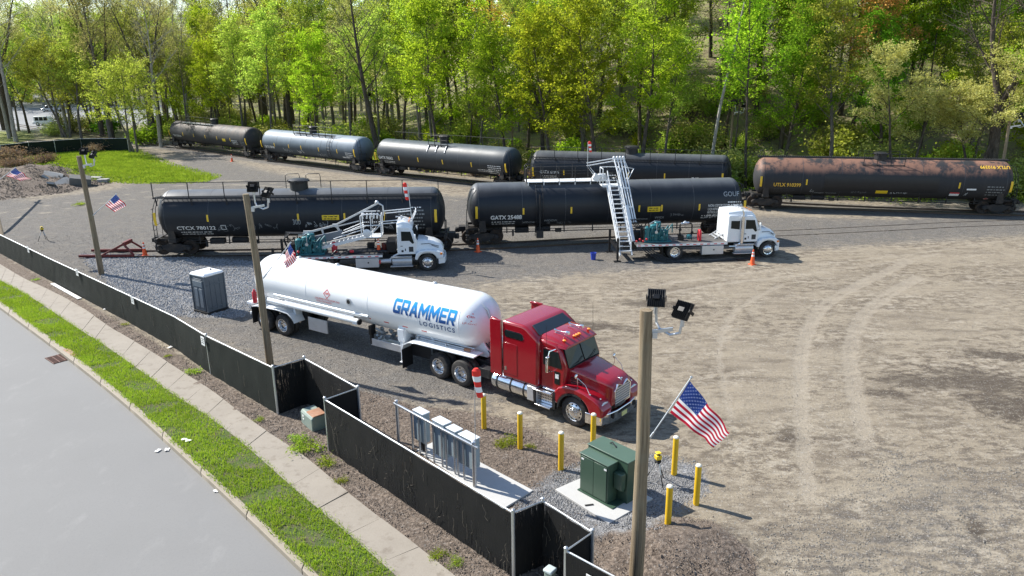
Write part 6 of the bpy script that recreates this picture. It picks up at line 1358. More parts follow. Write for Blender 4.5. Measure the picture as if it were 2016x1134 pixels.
q = tw((-4.97,43.21), 4.44, -2.5, -.2, 1.05); bucket('dark bucket with a red rim on the deck of the folded boom truck', (q.x, q.y), q.z, (.12,.02,.015), 1.2)
q = tw((-4.97,43.21), 4.44, -.84, -.3, 2.9); windsock('striped windsock above the folded boom of the left truck', q, tw((-4.97,43.21), 4.44, -1.0, .0, 4.95), .95, .115, .085, dx=-.16, staff_r=.022)
q = tw((15.52,45.34), 4.10, -10.5, 2.78, 5.3); windsock('windsock at the top of the raised stair', q, tw((15.52,45.34), 4.10, -10.5, 2.78, 6.75), .62, .10, .07, dx=.10, staff_r=.022)
# ================================================================== TREES AND PLANTS
def leaf_mat(name, a, b, trans=.62, dark=.78):
    g = NG(name); o = g.obj(); ri = g.n('NewGeometry').outputs['Random Per Island']; rnd = g.n('ObjectInfo').outputs['Random']
    n = g.noise(o, .55, 3, .6); c = g.mix(ri, a, b)
    c = g.mix(g.step(n, .38, .62), g.mix(1.0, c, (dark,)*3, 'MULTIPLY'), c)
    hs = g.n('HueSaturation', {'Color': c, 'Saturation': 1.0}); g.L(g.n('MapRange', {'Value': rnd, 'To Min': .475, 'To Max': .52}).outputs[0], hs.inputs['Hue']); g.L(g.n('MapRange', {'Value': rnd, 'To Min': .75, 'To Max': 1.2}).outputs[0], hs.inputs['Value']); c = hs.outputs[0]
    d = g.n('BsdfDiffuse', {'Color': c}); t = g.n('BsdfTranslucent', {'Color': g.mix(.0, c, c) if dark > .9 else g.mix(1.0, c, (1.30,1.22,.9), 'MULTIPLY')}); m = g.n('MixShader', {0: trans}); g.L(d.outputs[0], m.inputs[1]); g.L(t.outputs[0], m.inputs[2]); g.L(m.outputs[0], g.out.inputs[0])
    return g.mat
LM = {'bright': leaf_mat('bright_green_leaves', (.24,.40,.022), (.42,.54,.05)), 'yellow': leaf_mat('yellow_green_leaves', (.28,.41,.05), (.46,.56,.12)), 'olive': leaf_mat('olive_budding_leaves', (.32,.36,.13), (.49,.51,.22)),
      'orange': leaf_mat('orange_budding_leaves', (.56,.36,.09), (.74,.52,.17)), 'cream': leaf_mat('cream_blossom_leaves', (.44,.46,.13), (.62,.60,.24), .45, .75), 'deep': leaf_mat('deep_green_leaves', (.13,.29,.018), (.25,.42,.04)),
      'silver': leaf_mat('silvery_green_leaves', (.30,.37,.10), (.46,.50,.19)), 'brush': leaf_mat('dry_brush_stems', (.20,.13,.095), (.34,.25,.18), .25), 'twig': leaf_mat('bare_twigs', (.13,.10,.075), (.24,.19,.145), .1, .8)}
def bark(name, a, b):
    g = NG(name); o = g.obj(); v = g.noise(o, 5, 5, .7, scl=(2,2,.4)); c = g.mix(g.step(v, .35, .65), a, b); g.L(c, g.b.inputs['Base Color']); g.b.inputs['Roughness'].default_value = .95; g.b.inputs['Specular IOR Level'].default_value = .1; g.bump(v, .8, .05); return g.mat
BK = {'dark': bark('dark_bark', (.050,.041,.033), (.120,.100,.080)), 'grey': bark('grey_bark', (.085,.075,.062), (.19,.17,.145)), 'pale': bark('pale_bark', (.20,.18,.15), (.42,.40,.35))}
def leaf_quads(C, size, rs, up=.35, asp=.62):
    C = np.asarray(C, np.float64); n = len(C); a = rs.normal(size=(n, 3)); a[:, 2] *= .6; a /= np.linalg.norm(a, axis=1, keepdims=True)
    b = rs.normal(size=(n, 3)); b -= (a*b).sum(1, keepdims=True)*a; b /= np.linalg.norm(b, axis=1, keepdims=True)
    s = (size*rs.uniform(.6, 1.35, n))[:, None]; a, b = a*s, b*s*asp
    return np.stack([C-a, C-b, C+a, C+b], 1).reshape(-1, 3)
def tree_proto(name, cat, leaf, bk, H, r, seed, cb=.42, n1=18, spread=4.5, elev=(20, 60), n2=5, clus=5, per=9, lsize=.15, sig=.42, lean=(0,0), fork=0, twigs=0, droop=0.0, topfill=1.0, stem=1):
    rn = random.Random(seed); rs = np.random.RandomState(seed); mb = MB(BK[bk]); C = []; TW = []
    def path(p, d, L, n, wob, upb):
        pts = [Vector(p)]; d = Vector(d).normalized()
        for i in range(n):
            d = (d+Vector((rn.uniform(-wob, wob), rn.uniform(-wob, wob), rn.uniform(-wob*.6, wob*.6)+upb))).normalized(); pts.append(pts[-1]+d*L/n)
        return pts
    def taper(pts, r0, r1, n):
        mb.tube(pts, r0, n, r1, cap=False)
    stems = []
    for s in range(stem):
        off = Vector((0,0,-.4)) if stem == 1 else Vector((rn.uniform(-.5,.5), rn.uniform(-.5,.5), -.4))
        d0 = Vector((lean[0]+(rn.uniform(-.3,.3) if stem > 1 else 0), lean[1]+(rn.uniform(-.3,.3) if stem > 1 else 0), 1))
        if fork:
            tr_ = path(off, d0, H*fork, 5, .05, .02); taper(tr_, r*1.15, r*.85, 9); stems.append((tr_, r, True))
            for k in (-1, 1):
                az = rn.uniform(0, .6); dd = Vector((k*.42*math.cos(az), k*.3*math.sin(az), 1)); q = path(tr_[-1]-Vector((0,0,.25)), dd, H*(1-fork), 7, .10, .08); taper(q, r*.68, r*.06, 7); stems.append((q, r*.65, False))
        else:
            q = path(off, d0, H*(1 if s == 0 else rn.uniform(.75,.95)), 10, .055, .03); taper(q, r*1.1, r*.07, 9); stems.append((q, r, False))
    tot = sum(1 for s in stems if not s[2])
    for q, r0, base in stems:
        if base: continue
        for k in range(max(4, n1//tot)):
            t = (cb if not fork else .12)+(1-(cb if not fork else .12))*((k+rn.random())/max(4, n1//tot))**.9; i = min(len(q)-2, int(t*(len(q)-1))); f = t*(len(q)-1)-i; p = q[i].lerp(q[i+1], min(1, f))
            az = k*2.4+rn.uniform(-.5,.5); el = R_(rn.uniform(*elev)); L = spread*(1.10-.55*t*topfill)*rn.uniform(.65, 1.15)
            b1 = path(p, (math.cos(az)*math.cos(el), math.sin(az)*math.cos(el), math.sin(el)), L, 5, .16, .06-droop); taper(b1, max(.03, r0*.34*(1.1-t)), .016, 5)
            for m in range(n2):
                u = .3+.7*(m+rn.random())/n2; i2 = min(4, int(u*5)); p2 = b1[i2].lerp(b1[i2+1], min(1, u*5-i2)); az2 = az+rn.uniform(-1.3, 1.3); el2 = R_(rn.uniform(5, 60))
                b2 = path(p2, (math.cos(az2)*math.cos(el2), math.sin(az2)*math.cos(el2), math.sin(el2)), L*rn.uniform(.25,.5), 3, .2, .03); taper(b2, .022, .007, 3)
                for c_ in range(clus):
                    p3 = b2[min(3, 1+c_ % 3)]+Vector((rn.gauss(0, sig), rn.gauss(0, sig), rn.gauss(0, sig*.7)))
                    if per: C.append(np.array(p3)+rs.normal(size=(per, 3))*np.array([sig*.6, sig*.6, sig*.38]))
                for c_ in range(twigs):
                    p3 = b2[min(3, c_ % 4)]; az3 = az2+rn.uniform(-1.2,1.2); e3 = rn.uniform(-.1,1.1); l3 = rn.uniform(.5,1.3); TW.append((p3, p3+Vector((math.cos(az3)*math.cos(e3), math.sin(az3)*math.cos(e3), math.sin(e3)))*l3))
    o = thing(name, '', cat, (0,0,0)); mb.build('trunk', o, sharp=60)
    if TW:
        V = []
        for a, b in TW:
            s = Vector((rn.uniform(-1,1), rn.uniform(-1,1), rn.uniform(-.3,.3))).normalized()*.013; V += [a-s, a+s, b+s*.4, b-s*.4]
        raw_mesh('twigs', np.array(V), None, 4, BK['pale' if bk == 'pale' else 'grey'], o)
    if C: raw_mesh('crown', leaf_quads(np.concatenate(C), lsize, rs), None, 4, LM[leaf], o)
    return o
PT = {}
def proto(key, **kw): PT[key] = tree_proto(**kw)
proto('bright1', name='leafy_tree', cat='tree', leaf='bright', bk='dark', H=19, r=.24, seed=1, cb=.30, n1=26, spread=5.5, n2=7, clus=5, per=14, lsize=0.119, twigs=1, sig=.38)
proto('bright2', name='leafy_tree', cat='tree', leaf='bright', bk='dark', H=16, r=.20, seed=2, cb=.20, n1=26, spread=5.0, n2=7, clus=5, per=14, lsize=0.112, lean=(.12,0), twigs=1, sig=.38)
proto('yellow1', name='leafy_tree', cat='tree', leaf='yellow', bk='grey', H=18, r=.22, seed=3, cb=.32, n1=24, spread=5.3, n2=7, clus=5, per=14, lsize=0.105, twigs=1, sig=.38)
proto('yellow2', name='leafy_tree', cat='tree', leaf='yellow', bk='dark', H=21, r=.26, seed=4, cb=.42, n1=22, spread=5.8, n2=7, clus=5, per=12, lsize=0.105, fork=.35, twigs=1, sig=.38)
proto('olive1', name='budding_tree', cat='tree', leaf='olive', bk='grey', H=22, r=.24, seed=5, cb=.40, n1=24, spread=5.5, elev=(35,70), n2=5, clus=5, per=13, lsize=0.084, sig=.5, twigs=4)
proto('olive2', name='budding_tree', cat='tree', leaf='olive', bk='dark', H=24, r=.36, seed=6, n1=26, spread=6.5, elev=(25,65), n2=6, clus=4, per=13, lsize=0.084, sig=.55, twigs=4, fork=.42)
proto('orange', name='budding_tree', cat='tree', leaf='orange', bk='dark', H=20, r=.25, seed=7, cb=.42, n1=24, spread=5.5, n2=7, clus=5, per=14, lsize=0.105, twigs=1, sig=.38)
proto('cream', name='blossoming_tree', cat='tree', leaf='cream', bk='dark', H=12.5, r=.16, seed=8, cb=.45, n1=22, spread=3.6, elev=(15,55), n2=6, clus=5, per=24, lsize=.085, sig=.36, stem=2, topfill=.6)
proto('deep', name='leafy_tree', cat='tree', leaf='deep', bk='dark', H=17, r=.22, seed=9, cb=.25, n1=26, spread=5.0, n2=7, clus=5, per=15, lsize=0.112, twigs=1, sig=.38)
proto('bare1', name='bare_tree', cat='tree', leaf='twig', bk='dark', H=23, r=.36, seed=10, cb=.35, n1=24, spread=6.6, elev=(25,60), n2=6, clus=0, per=0, twigs=9, lean=(-.16,0))
proto('bare2', name='bare_tree', cat='tree', leaf='olive', bk='pale', H=22, r=.28, seed=12, cb=.38, n1=22, spread=5.5, elev=(30,65), n2=6, clus=2, per=6, lsize=0.070, twigs=8)
proto('bare3', name='bare_tree', cat='tree', leaf='twig', bk='dark', H=20, r=.42, seed=14, n1=20, spread=6.2, elev=(20,55), n2=6, clus=2, per=6, lsize=0.070, twigs=8, fork=.40)
proto('birch', name='bare_tree', cat='tree', leaf='olive', bk='pale', H=26, r=.17, seed=15, cb=.70, n1=10, spread=2.9, n2=4, clus=3, per=8, lsize=0.077, twigs=5, lean=(.07,0))
proto('slim', name='slender_tree', cat='tree', leaf='yellow', bk='grey', H=19, r=.12, seed=16, cb=.45, n1=16, spread=3.1, n2=6, clus=4, per=11, lsize=0.098, twigs=2)
proto('slim2', name='slender_tree', cat='tree', leaf='bright', bk='dark', H=17, r=.11, seed=17, cb=.40, n1=16, spread=3.4, n2=6, clus=4, per=12, lsize=0.105, lean=(-.08,0), twigs=1, sig=.38)
proto('multi', name='leafy_tree', cat='tree', leaf='yellow', bk='grey', H=13, r=.18, seed=18, cb=.28, n1=34, spread=6.0, elev=(15,55), n2=7, clus=5, per=14, lsize=0.105, stem=3, twigs=1, sig=.38)
proto('sumac', name='leafy_tree', cat='tree', leaf='silver', bk='grey', H=12, r=.15, seed=19, cb=.30, n1=22, spread=4.6, n2=7, clus=5, per=15, lsize=0.098, stem=2, twigs=1, sig=.38)
used = set(); taken = []
def plant_tree(key, x, y, rot, sc, label, group=None, sz=None):
    o = PT[key]
    if key in used: o = copy_tree(o)
    used.add(key); o.location = (x, y, T(x, y)); o.rotation_euler = (0, 0, rot); o.scale = (sc, sc, sz or sc); o['label'] = label
    if group: o['group'] = group
    elif 'group' in o: del o['group']
    taken.append((x, y)); return o
def base_at(px, d):
    """ground point d metres behind the rear track along the sight line at photo column px"""
    for y in np.arange(40, 260, .5):
        x = (px-1008)/CF*(y*_cp+ (CH)*_sp)
        if y-np.interp(x, TRK[:,0], TRK[:,1]) >= d: return x, y
    return x, 260.
KEY = [('yellow2', G2(58,262), .3, .78, 'yellow green tree with a dark trunk beside the parked white off-road car'),
 ('multi', G2(262,300), 1.0, .92, 'multi stemmed yellow green tree at the end of the dark green fence'),
 ('bare2', G2(318,290), 2.2, .95, 'pale barked bare tree at the left end of the brown topped tank car'),
 ('bare2', base_at(378, 12), 4.1, 1.0, 'pale slender bare tree behind the brown topped tank car'),
 ('olive2', base_at(577, 18), .2, 1.05, 'thick dark forked trunk tree behind the pale blue grey tank car'),
 ('bare1', base_at(752, 9), .0, 1.0, 'large leaning dark trunk with pale bare limbs at the gap between two rear tank cars'),
 ('slim', base_at(832, 9), .5, 1.25, 'tall thin grey trunk behind the left end of the dark grey tank car'),
 ('bright1', base_at(895, 26), 1.5, 1.15, 'bright green tree rising above the dark grey tank car'),
 ('orange', base_at(985, 34), .6, 1.15, 'orange budding tree at the top above the dark grey tank car'),
 ('bright2', base_at(1182, 8), 2.9, 1.05, 'bright green leaning tree behind the left half of the bracketed tank car'),
 ('bright1', base_at(1262, 9), 3.6, .95, 'full bright green tree behind the dome of the bracketed tank car'),
 ('birch', base_at(1393, 9), .0, 1.0, 'straight white birch trunk behind the right half of the bracketed tank car'),
 ('slim2', base_at(1470, 7), 1.0, 1.2, 'tall thin dark tree by the gap left of the rusty car'),
 ('cream', base_at(1775, 8), .7, .95, 'pale cream flowering tree above the dome of the rusty car'),
 ('orange', base_at(1665, 18), 2.0, .95, 'orange budding tree left of the cream flowering tree'),
 ('bare3', base_at(1940, 8), 2.6, 1.05, 'big dark forked bare tree at the right above the rusty car'),
 ('cream', base_at(1905, 9), 2.2, .95, 'sparse cream leaved tree left of the big forked bare tree'),
 ('orange', base_at(1720, 40), .4, 1.2, 'tall orange budding tree high behind the cream flowering tree')]
for k, p, rot, sc, lb in KEY: plant_tree(k, p[0], p[1], rot, sc, lb)
KINDS = {'bright1': 'bright green leafed tree', 'bright2': 'bright green spreading tree', 'yellow1': 'yellow green leafed tree', 'yellow2': 'tall forked yellow green tree', 'olive1': 'olive budding tall tree', 'olive2': 'broad olive budding tree', 'orange': 'orange budding tree', 'deep': 'deep green tree', 'bare2': 'pale barked bare tree', 'bare1': 'dark bare leaning tree', 'bare3': 'dark forked bare tree', 'slim': 'slender yellow green tree', 'slim2': 'slender bright green tree', 'sumac': 'silvery green small tree'}
def mixfor(px, deep):
    if px < 330: return ['yellow1','olive1','olive1','olive2','bare2','yellow2','slim']
    if px < 800: return ['olive1','olive2','yellow1','bare3','slim','bare2','olive1','yellow2','bare2'] if deep else ['yellow1','bright2','slim','olive1','slim2','yellow1','bright1']
    if px < 930: return ['bright1','bright1','slim2','yellow1','bright2','olive1']
    if px < 1050: return ['orange','yellow1','sumac','olive1','bright2','slim'] if deep else ['yellow1','yellow1','bright2','slim']
    if px < 1360: return ['bright1','yellow1','bright1','yellow2','bright2','slim2']
    if px < 1560: return ['yellow1','bright1','olive1','slim','deep','slim2','yellow2']
    if px < 1730: return ['bright1','yellow1','orange','deep','olive1','slim','bright2']
    return ['orange','olive1','bright1','deep','yellow1','bright2'] if deep else ['bright2','deep','yellow1','slim2','bright1']
def where(px, d):
    z = ['beyond the grassy patch at the left','behind the brown topped tank car','behind the pale blue grey tank car','behind the dark grey tank car','behind the bracketed tank car','behind the gap left of the rusty car','behind the left half of the rusty car','behind the right half of the rusty car']
    i = int(np.searchsorted([325, 505, 735, 1035, 1420, 1500, 1745], px)); return z[i]+('' if d < 18 else ', middle rows' if d < 40 else ', back rows')
rt = random.Random(77); cnt = 0
ASPH = Z_ASPH
def asph_in(x, y): return poly_sd(ASPH, np.array([[x]]), np.array([[y]]))[0, 0] > -3
for (d0, d1, n, md) in ((6.5, 14, 30, 4.0), (14, 26, 46, 4.2), (26, 45, 54, 5.0), (45, 80, 66, 5.5)):
    got = tries = 0
    while got < n and tries < 4000:
        tries += 1; px = rt.uniform(-60, 2080); d = rt.uniform(d0, d1); x, y = base_at(px, d)
        if px < 330 or (px > 1000 and d < 26 and rt.random() < .4): continue
        if any((x-a)**2+(y-b)**2 < md*md for a, b in taken): continue
        if d < 14 and (1640 < px < 1900): continue
        k = rt.choice(mixfor(px, d > 26)); sc = rt.uniform(.75, 1.08)*(1.0 if d > 14 else .9)
        if px < 950 and d > 20: sc *= 1.22
        plant_tree(k, x, y, rt.uniform(0, 6.28), sc, KINDS[k]+' '+where(px, d), 'trees of the woods behind the rear track'); got += 1
for (y0_, y1_, n, md, lb) in ((120, 134, 16, 3.5, 'between the dark green fence and the far lot'), (138, 152, 12, 4, 'at the near side of the far lot'), (206, 250, 40, 5, 'beyond the far lot')):
    got = tries = 0
    while got < n and tries < 3000:
        tries += 1; px = rt.uniform(-70, 335); y = rt.uniform(y0_, y1_); x = (px-1008)/CF*(y*_cp+CH*_sp)
        if any((x-a)**2+(y-b)**2 < md*md for a, b in taken) or (40 < px < 130 and y < 205) or (y < 205 and asph_in(x, y) and y > 160): continue
        k = rt.choice(['yellow1','olive1','olive2','bare2','yellow2','slim','multi','bare1','yellow1']); plant_tree(k, x, y, rt.uniform(0, 6.28), rt.uniform(.85, 1.1)*(1.2 if k == 'multi' else 1)*(1.28 if y > 200 else 1.05), {**KINDS, 'multi': 'multi stemmed yellow green tree'}[k]+' '+lb, 'trees around the far parking lot'); got += 1
r2 = random.Random(5); n = 0
while n < 34:
    px = r2.uniform(2080, 2560); d = r2.uniform(8, 75); x, y = base_at(px, d)
    if any((x-a)**2+(y-b)**2 < 16 for a, b in taken): continue
    k = r2.choice(['bright1','yellow1','bright2','olive1','deep','yellow2']); plant_tree(k, x, y, r2.uniform(0, 6.28), r2.uniform(.8, 1.08), KINDS[k]+' right of the rusty car, past the picture edge', 'trees of the woods past the right edge'); n += 1
for k, o in PT.items():
    if k not in used: 
        for c_ in list(o.children): bpy.data.objects.remove(c_)
        bpy.data.objects.remove(o)
# ---- shrubs
def shrub_proto(name, leaf, H, W, seed, n=26, per=60, ls=.11, bk='grey'):
    rn = random.Random(seed); rs = np.random.RandomState(seed); mb = MB(BK[bk]); C = []
    for k in range(n):
        az = rn.uniform(0, 6.28); r = W*math.sqrt(rn.random()); h = H*rn.uniform(.45, 1)*(1-.45*(r/W)**2); p = Vector((r*math.cos(az), r*math.sin(az), h)); mb.tube([(p.x*.2, p.y*.2, -.2), (p.x*.6, p.y*.6, h*.5), p], .025, 4, .006, cap=False)
        for t in (.55, .8, 1.0): C.append(np.array([p.x*t, p.y*t, h*t])+rs.normal(size=(per//3, 3))*np.array([W*.16, W*.16, H*.10]))
    o = thing(name, '', 'shrub', (0,0,0)); mb.build('stems', o); C = np.concatenate(C); C[:, 2] = np.abs(C[:, 2]); raw_mesh('foliage', leaf_quads(C, ls, rs), None, 4, LM[leaf], o); return o
SH = {'yellow': shrub_proto('shrub', 'yellow', 2.4, 1.6, 31), 'bright': shrub_proto('shrub', 'bright', 2.0, 1.5, 32), 'brush': shrub_proto('dry_shrub', 'brush', 1.5, 1.6, 33, 30, 50, .09), 'silver': shrub_proto('shrub', 'silver', 3.2, 2.6, 34, 40, 90, .10), 'deep': shrub_proto('shrub', 'deep', 2.2, 1.7, 35)}
SHL = {'yellow': 'yellow green shrub', 'bright': 'bright green shrub', 'brush': 'dry brown brush clump', 'silver': 'silvery grey green shrub', 'deep': 'dark green shrub'}; sused = set()
def plant_shrub(k, x, y, sc, label, group=None):
    o = SH[k]
    if k in sused: o = copy_tree(o)
    sused.add(k); o.location = (x, y, T(x, y)); o.rotation_euler = (0, 0, rt.uniform(0, 6)); o.scale = (sc, sc, sc*rt.uniform(.85, 1.15)); o['label'] = label
    if group: o['group'] = group
    elif 'group' in o: del o['group']
for px, py, k, sc, lb in ((140,262,'silver',1.25,'big silvery green shrub in front of the parking lot'),(105,268,'silver',.9,'silvery green shrub left of the big one beside the parked off-road car'),(175,258,'silver',1.0,'silvery green shrub right of the big one'),(290,285,'deep',1.5,'dark green shrub at the right end of the dark green fence'),(305,262,'bright',1.3,'bright green shrub left of the brown topped tank car'),(215,262,'deep',1.5,'dark green shrub behind the dark green fence'),
   (90,322,'brush',1.0,'dry brown brush on the left part of the grassy patch'),(50,330,'brush',1.1,'dry brown brush just above the dirt mound'),(20,334,'brush',1.0,'dry brown brush at the left edge above the dirt mound'),(30,318,'brush',1.2,'dry brown brush in front of the left end of the dark green fence'),(70,306,'brush',.8,'dry brown brush at the second panel of the dark green fence'),(130,300,'brush',.7,'dry brown brush at the middle of the dark green fence'),(215,296,'brush',1.1,'pale dry brush beside the multi stemmed tree'),(185,300,'brush',.9,'pale dry brush left of the multi stemmed tree'),(5,322,'brush',1.3,'dry brown brush at the left picture edge')):
    plant_shrub(k, *G2(px, py), sc, lb)
for i in range(235):
    px = rt.uniform(330, 2080) if i < 150 else rt.uniform(1000, 2060) if i < 185 else rt.uniform(330, 1050); d = rt.choice([rt.uniform(4.6, 9), rt.uniform(9, 24), rt.uniform(9, 40)]); x, y = base_at(px, d)
    k = rt.choice(['brush','brush','yellow']) if d < 7 and px < 1050 and i < 185 else rt.choice(['yellow','bright','yellow','bright','yellow','silver'])
    plant_shrub(k, x, y, rt.uniform(.6, 1.35)*(.75 if d < 9 else 1)*(1.25 if i >= 150 else 1), SHL[k]+' '+where(px, d), 'undergrowth shrubs behind the rear track')
# ---- ground cover and the far wood
rs = np.random.RandomState(5)
def scatter_wood(n, dlo, dhi, hmax, pxr=(300, 2100)):
    C = []
    while len(C) < n:
        px = rs.uniform(*pxr); d = dlo+(dhi-dlo)*rs.rand()**1.4; x, y = base_at(px, d); x += rs.normal()*.6; y += rs.normal()*.6
        if math.sin(x*.7+1.3*math.sin(y*.45))*math.sin(y*.6+math.sin(x*.3)) < -.2: continue
        for _ in range(6): C.append((x+rs.normal()*.35, y+rs.normal()*.35, T(x, y)+abs(rs.normal())*hmax))
    return np.array(C)
raw_mesh('undergrowth', leaf_quads(scatter_wood(30000, 4.5, 70, .32), .12, rs), None, 4, LM['yellow'], kind='stuff')
raw_mesh('dry_brush', leaf_quads(scatter_wood(9000, 4.2, 12, .30, (300, 1500)), .09, rs, asp=.18), None, 4, LM['brush'], kind='stuff')
C = []
for i in range(900):
    px = rs.uniform(-160, 2150) if i > 350 else rs.uniform(-160, 700); d = rs.uniform(78, 130); x, y = base_at(px, d); 
    if px < 420: y = rs.uniform(235, 300); x = (px-1008)/CF*y
    h = rs.uniform(9, 17)
    for c_ in range(12):
        q = np.array([x+rs.normal()*2.0, y+rs.normal()*2.0, T(x, y)+h*rs.uniform(.1, 1)]); C.append(q+rs.normal(size=(9, 3))*.9)
raw_mesh('far_woods', leaf_quads(np.concatenate(C), .40, rs), None, 4, LM['olive'], kind='stuff')
# ---- grass
def grass_mat(name, a, b): return leaf_mat(name, a, b, .3, .8)
def blades(name, P, h, w, mat, lean=.35):
    n = len(P); P = np.asarray(P); a = rs.uniform(0, 6.28, n); hh = h*rs.uniform(.5, 1.3, n); ww = w*rs.uniform(.6, 1.3, n); dx = np.stack([np.cos(a), np.sin(a), 0*a], 1)
    tip = P+np.stack([rs.normal(size=n)*lean*hh, rs.normal(size=n)*lean*hh, hh], 1); V = np.stack([P-dx*ww[:, None], P+dx*ww[:, None], tip], 1).reshape(-1, 3)
    return raw_mesh(name, V, None, 3, mat, kind='stuff')
P = []; A_, B_ = resample(KERB2, 400), resample(WALK1, 400)
for k in range(85000):
    i = rs.randint(0, 400); t = rs.uniform(-.05, 1.04); q = A_[i].lerp(B_[i], t); q = (q[0]+rs.normal()*.05, q[1]+rs.normal()*.05)
    if math.hypot(*q) < 10: continue
    if math.sin(q[0]*2.7+2*math.sin(q[1]*1.9))+math.sin(q[1]*3.3) < -.95 and rs.rand() < .72: continue
    P.append((q[0], q[1], .02))
blades('verge_grass', P, .085, .012, grass_mat('verge_grass_blades', (.23,.37,.02), (.44,.52,.07)))
zg = np.array(Z_GRASS); P = []
while len(P) < 60000:
    q = np.stack([rs.uniform(zg[:,0].min(), zg[:,0].max(), 9000), rs.uniform(zg[:,1].min(), zg[:,1].max(), 9000)], 1); ins = poly_sd(Z_GRASS, q[:,0], q[:,1]) > rs.uniform(-1.2, 2.5, 9000); q = q[ins]; P += [(a, b, c) for a, b, c in zip(q[:,0], q[:,1], TN(q[:,0], q[:,1]))]
blades('patch_weeds', P, .20, .055, grass_mat('yellow_green_weeds', (.20,.32,.025), (.38,.48,.06)), .6)
zl = np.array(Z_LAWN)
# ---- weed clumps
wm = leaf_mat('weed_leaves', (.20,.33,.03), (.38,.48,.07)); w0_ = None
for px, py, sc, lb in ((382,735,.9,'on the soil beside the long fence'),(1008,872,.9,'between the second bollard and the weedless one'),(985,878,.8,'left of the second bollard on the mulch'),(1043,880,.5,'right of the second bollard'),(600,885,1.4,'in front of the rust topped utility box'),(640,915,.9,'at the corner where the vine streaked fence begins'),(672,950,.6,'on the soil by the vine streaked fence'),(512,828,.5,'beside the pavement near the leaning pole'),(247,640,.5,'small, beneath the fence sign'),(330,702,.45,'at the pavement edge, midway along the long fence'),(72,552,.6,'at the far pavement edge'),(590,868,1.0,'just left of the tuft at the utility box'),(860,1095,.7,'at the bottom edge beside the pavement'),(900,1110,.6,'at the bottom edge below the vine streaked fence'),(160,404,1.4,'on dirt behind the buffer stop pole')):
    if w0_ is None:
        C = np.concatenate([rs.normal(size=(16, 3))*np.array([.10,.10,.06])+np.array([rs.normal()*.2, rs.normal()*.2, .12]) for _ in range(22)]); C[:, 2] = np.abs(C[:, 2]); o = w0_ = raw_mesh('weed_clump', leaf_quads(C, .055, rs, asp=.28), None, 4, wm)
    else: o = w0_.copy(); COL.objects.link(o)
    q = G2(px, py); o.location = (q[0], q[1], T(*q)+.01); o.scale = (sc*.85, sc*.85, sc*.7); o.rotation_euler.z = rs.rand()*6; tag(o, 'green weed clump '+lb, 'weeds', 'weed clumps')
# ---- loose stones and litter on the soil
def stones(name, poly, n, s, mat, h=.5, lim=None):
    pz = np.array(poly); P = []
    while len(P) < n:
        q = np.stack([rs.uniform(pz[:,0].min(), pz[:,0].max(), 8000), rs.uniform(pz[:,1].min(), pz[:,1].max(), 8000)], 1); q = q[poly_sd(poly, q[:,0], q[:,1]) > rs.uniform(-.35, .15, 8000)]
        if lim: q = q[np.hypot(q[:,0], q[:,1]) < lim]
        P += [tuple(a) for a in q]
    P = np.array(P[:n]); z = TN(P[:,0], P[:,1]); c = np.stack([P[:,0], P[:,1], z+s*.2], 1); sz = s*rs.uniform(.4, 1.3, n); T_ = []
    dirs = np.array([(1,0,0),(0,1,0),(-1,0,0),(0,-1,0),(0,0,h*1.6),(0,0,-.6)], float); fs = [(0,1,4),(1,2,4),(2,3,4),(3,0,4)]
    jit = rs.uniform(.6, 1.3, (n, 6)); a = rs.uniform(0, 6.28, n); ca, sa = np.cos(a), np.sin(a)
    for f in fs:
        for k in f:
            d = dirs[k][None]*(sz*jit[:, k])[:, None]; T_.append(np.stack([c[:,0]+d[:,0]*ca-d[:,1]*sa, c[:,1]+d[:,0]*sa+d[:,1]*ca, c[:,2]+d[:,2]], 1))
    V = np.stack(T_, 1).reshape(-1, 3); raw_mesh(name, V, None, 3, mat, kind='stuff')
def stone_mat(name, a, b):
    g = NG(name); ri = g.n('NewGeometry').outputs['Random Per Island']; n = g.n('TexWhiteNoise', {'Vector': g.n('VectorMath', {0: g.pos(), 1: (9,9,9)}, operation='MULTIPLY').outputs[0]}); g.L(g.mix(g.noise(g.pos(), 16, 2), a, b), g.b.inputs['Base Color']); g.b.inputs['Roughness'].default_value = .9; return g.mat
stones('crushed_stone', Z_STONE, 14000, .045, stone_mat('crushed_stone', (.12,.125,.13), (.46,.47,.48)))
stones('crushed_stone', Z_STONE2, 11000, .026, stone_mat('crushed_stone_small', (.10,.10,.098), (.36,.355,.35)))
stones('soil_crumbs', Z_MULCH, 22000, .022, stone_mat('soil_crumbs', (.04,.03,.024), (.34,.27,.21)), lim=40)
stones('mound_clods', Z_MOUND, 6500, .075, stone_mat('mound_clods', (.05,.038,.028), (.20,.155,.115)))
stones('gravel_crumbs', pp((1300,560),(1600,520),(2040,470),(2060,1000),(1500,1130),(1420,900)), 9000, .020, stone_mat('dirt_crumbs', (.09,.075,.06), (.36,.32,.26)))
stones('gravel_crumbs', Z_GRAVEL2, 5000, .022, stone_mat('gravel_crumbs', (.08,.072,.062), (.34,.31,.265)))
stones('gravel_crumbs', Z_GRAVEL, 15000, .030, stone_mat('yard_crumbs', (.07,.065,.06), (.38,.35,.31)), lim=62)

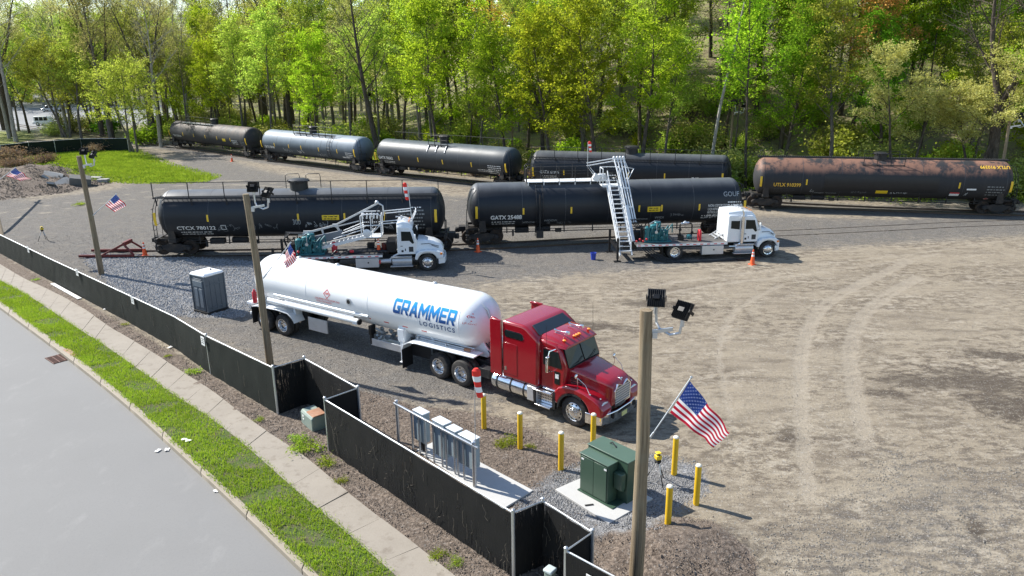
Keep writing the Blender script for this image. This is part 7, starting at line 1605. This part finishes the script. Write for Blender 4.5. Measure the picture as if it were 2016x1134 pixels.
# ================================================================== FAR PARKING LOT
def far_car(label, px, py, deg, L, Wd, Hh, mat, boxy):
    p = G2(px, py); o = thing('parked_car', label, 'car', (p[0], p[1], T(*p)), deg)
    mb = MB(mat); h0 = Hh*.52; mb.prism([(-L/2,.35),(L/2,.35),(L/2,h0*.9),(L*.46,h0),(-L*.48,h0),(-L/2,h0*.9)], -Wd/2, Wd/2, 'y'); mb.build('body', o, bevel=.08)
    mb = MB(mat); c = [(-L*.48,h0-.02),(L*.18,h0-.02),(L*.10,Hh-.03),(L*.06,Hh),(-L*.46,Hh),(-L*.49,Hh-.05)] if boxy else [(-L*.42,h0-.02),(L*.26,h0-.02),(L*.06,Hh),(-L*.22,Hh)]; mb.prism(c, -Wd*.43, Wd*.43, 'y'); cb_ = mb.build('cabin', o, bevel=.06)
    for sd in (-1, 1):
        mb = MB(m_glass); y = sd*Wd*.432; n = 3 if boxy else 2; x0_, x1_ = (-L*.44, L*.11) if boxy else (-L*.28, L*.16)
        for k in range(n): a = x0_+(x1_-x0_)*k/n+.05; b = x0_+(x1_-x0_)*(k+1)/n-.05; mb.prism([(a,h0+.08),(b,h0+.08),(b-.05,Hh-.12),(a+.05,Hh-.12)], min(y,y+sd*.02), max(y,y+sd*.02), 'y')
        mb.build('window', cb_)
        for x in (-L*.32, L*.33): mb = MB(m_tyre); mb.lathe([(.2,-.12),(.36,-.12),(.38,0),(.36,.12),(.2,.12)], (x, sd*Wd*.46, .38), 'y', 18); mb.use(m_alum2).lathe([(.02,-.125),(.21,-.125),(.21,.125),(.02,.125)], (x, sd*Wd*.46, .38), 'y', 12); mb.build('wheel', o)
    mb = MB(m_dark); mb.box((L*.52,0,.5),(.15,Wd*.9,.22)); mb.box((-L*.52,0,.5),(.15,Wd*.9,.22)); mb.build('bumper', o)
far_car('white boxy off-road car parked left of the silvery shrub', 95, 247, 3, 4.7, 1.9, 1.85, m_wt, True)
far_car('silver car parked farther back in the far lot', 103, 222, 8, 4.7, 1.85, 1.5, M('silver_paint', (.42,.44,.47), .25, .5), False)
a, b_ = G(-70,218), G(35,237); d = (b_-a); gr_ = thing('guard_rail', 'pale guard rail along the far parking lot at the left edge', 'guard rail', a)
mb = MB(m_galv); mb.beam((0,0,.62), d+Vector((0,0,.62)), .08, .32); mb.build('rail', gr_)
for k in range(7): mb = MB(m_galv); q = d*k/6; mb.beam(q+Vector((0,0,0)), q+Vector((0,0,.75)), .12); mb.build('post', gr_)
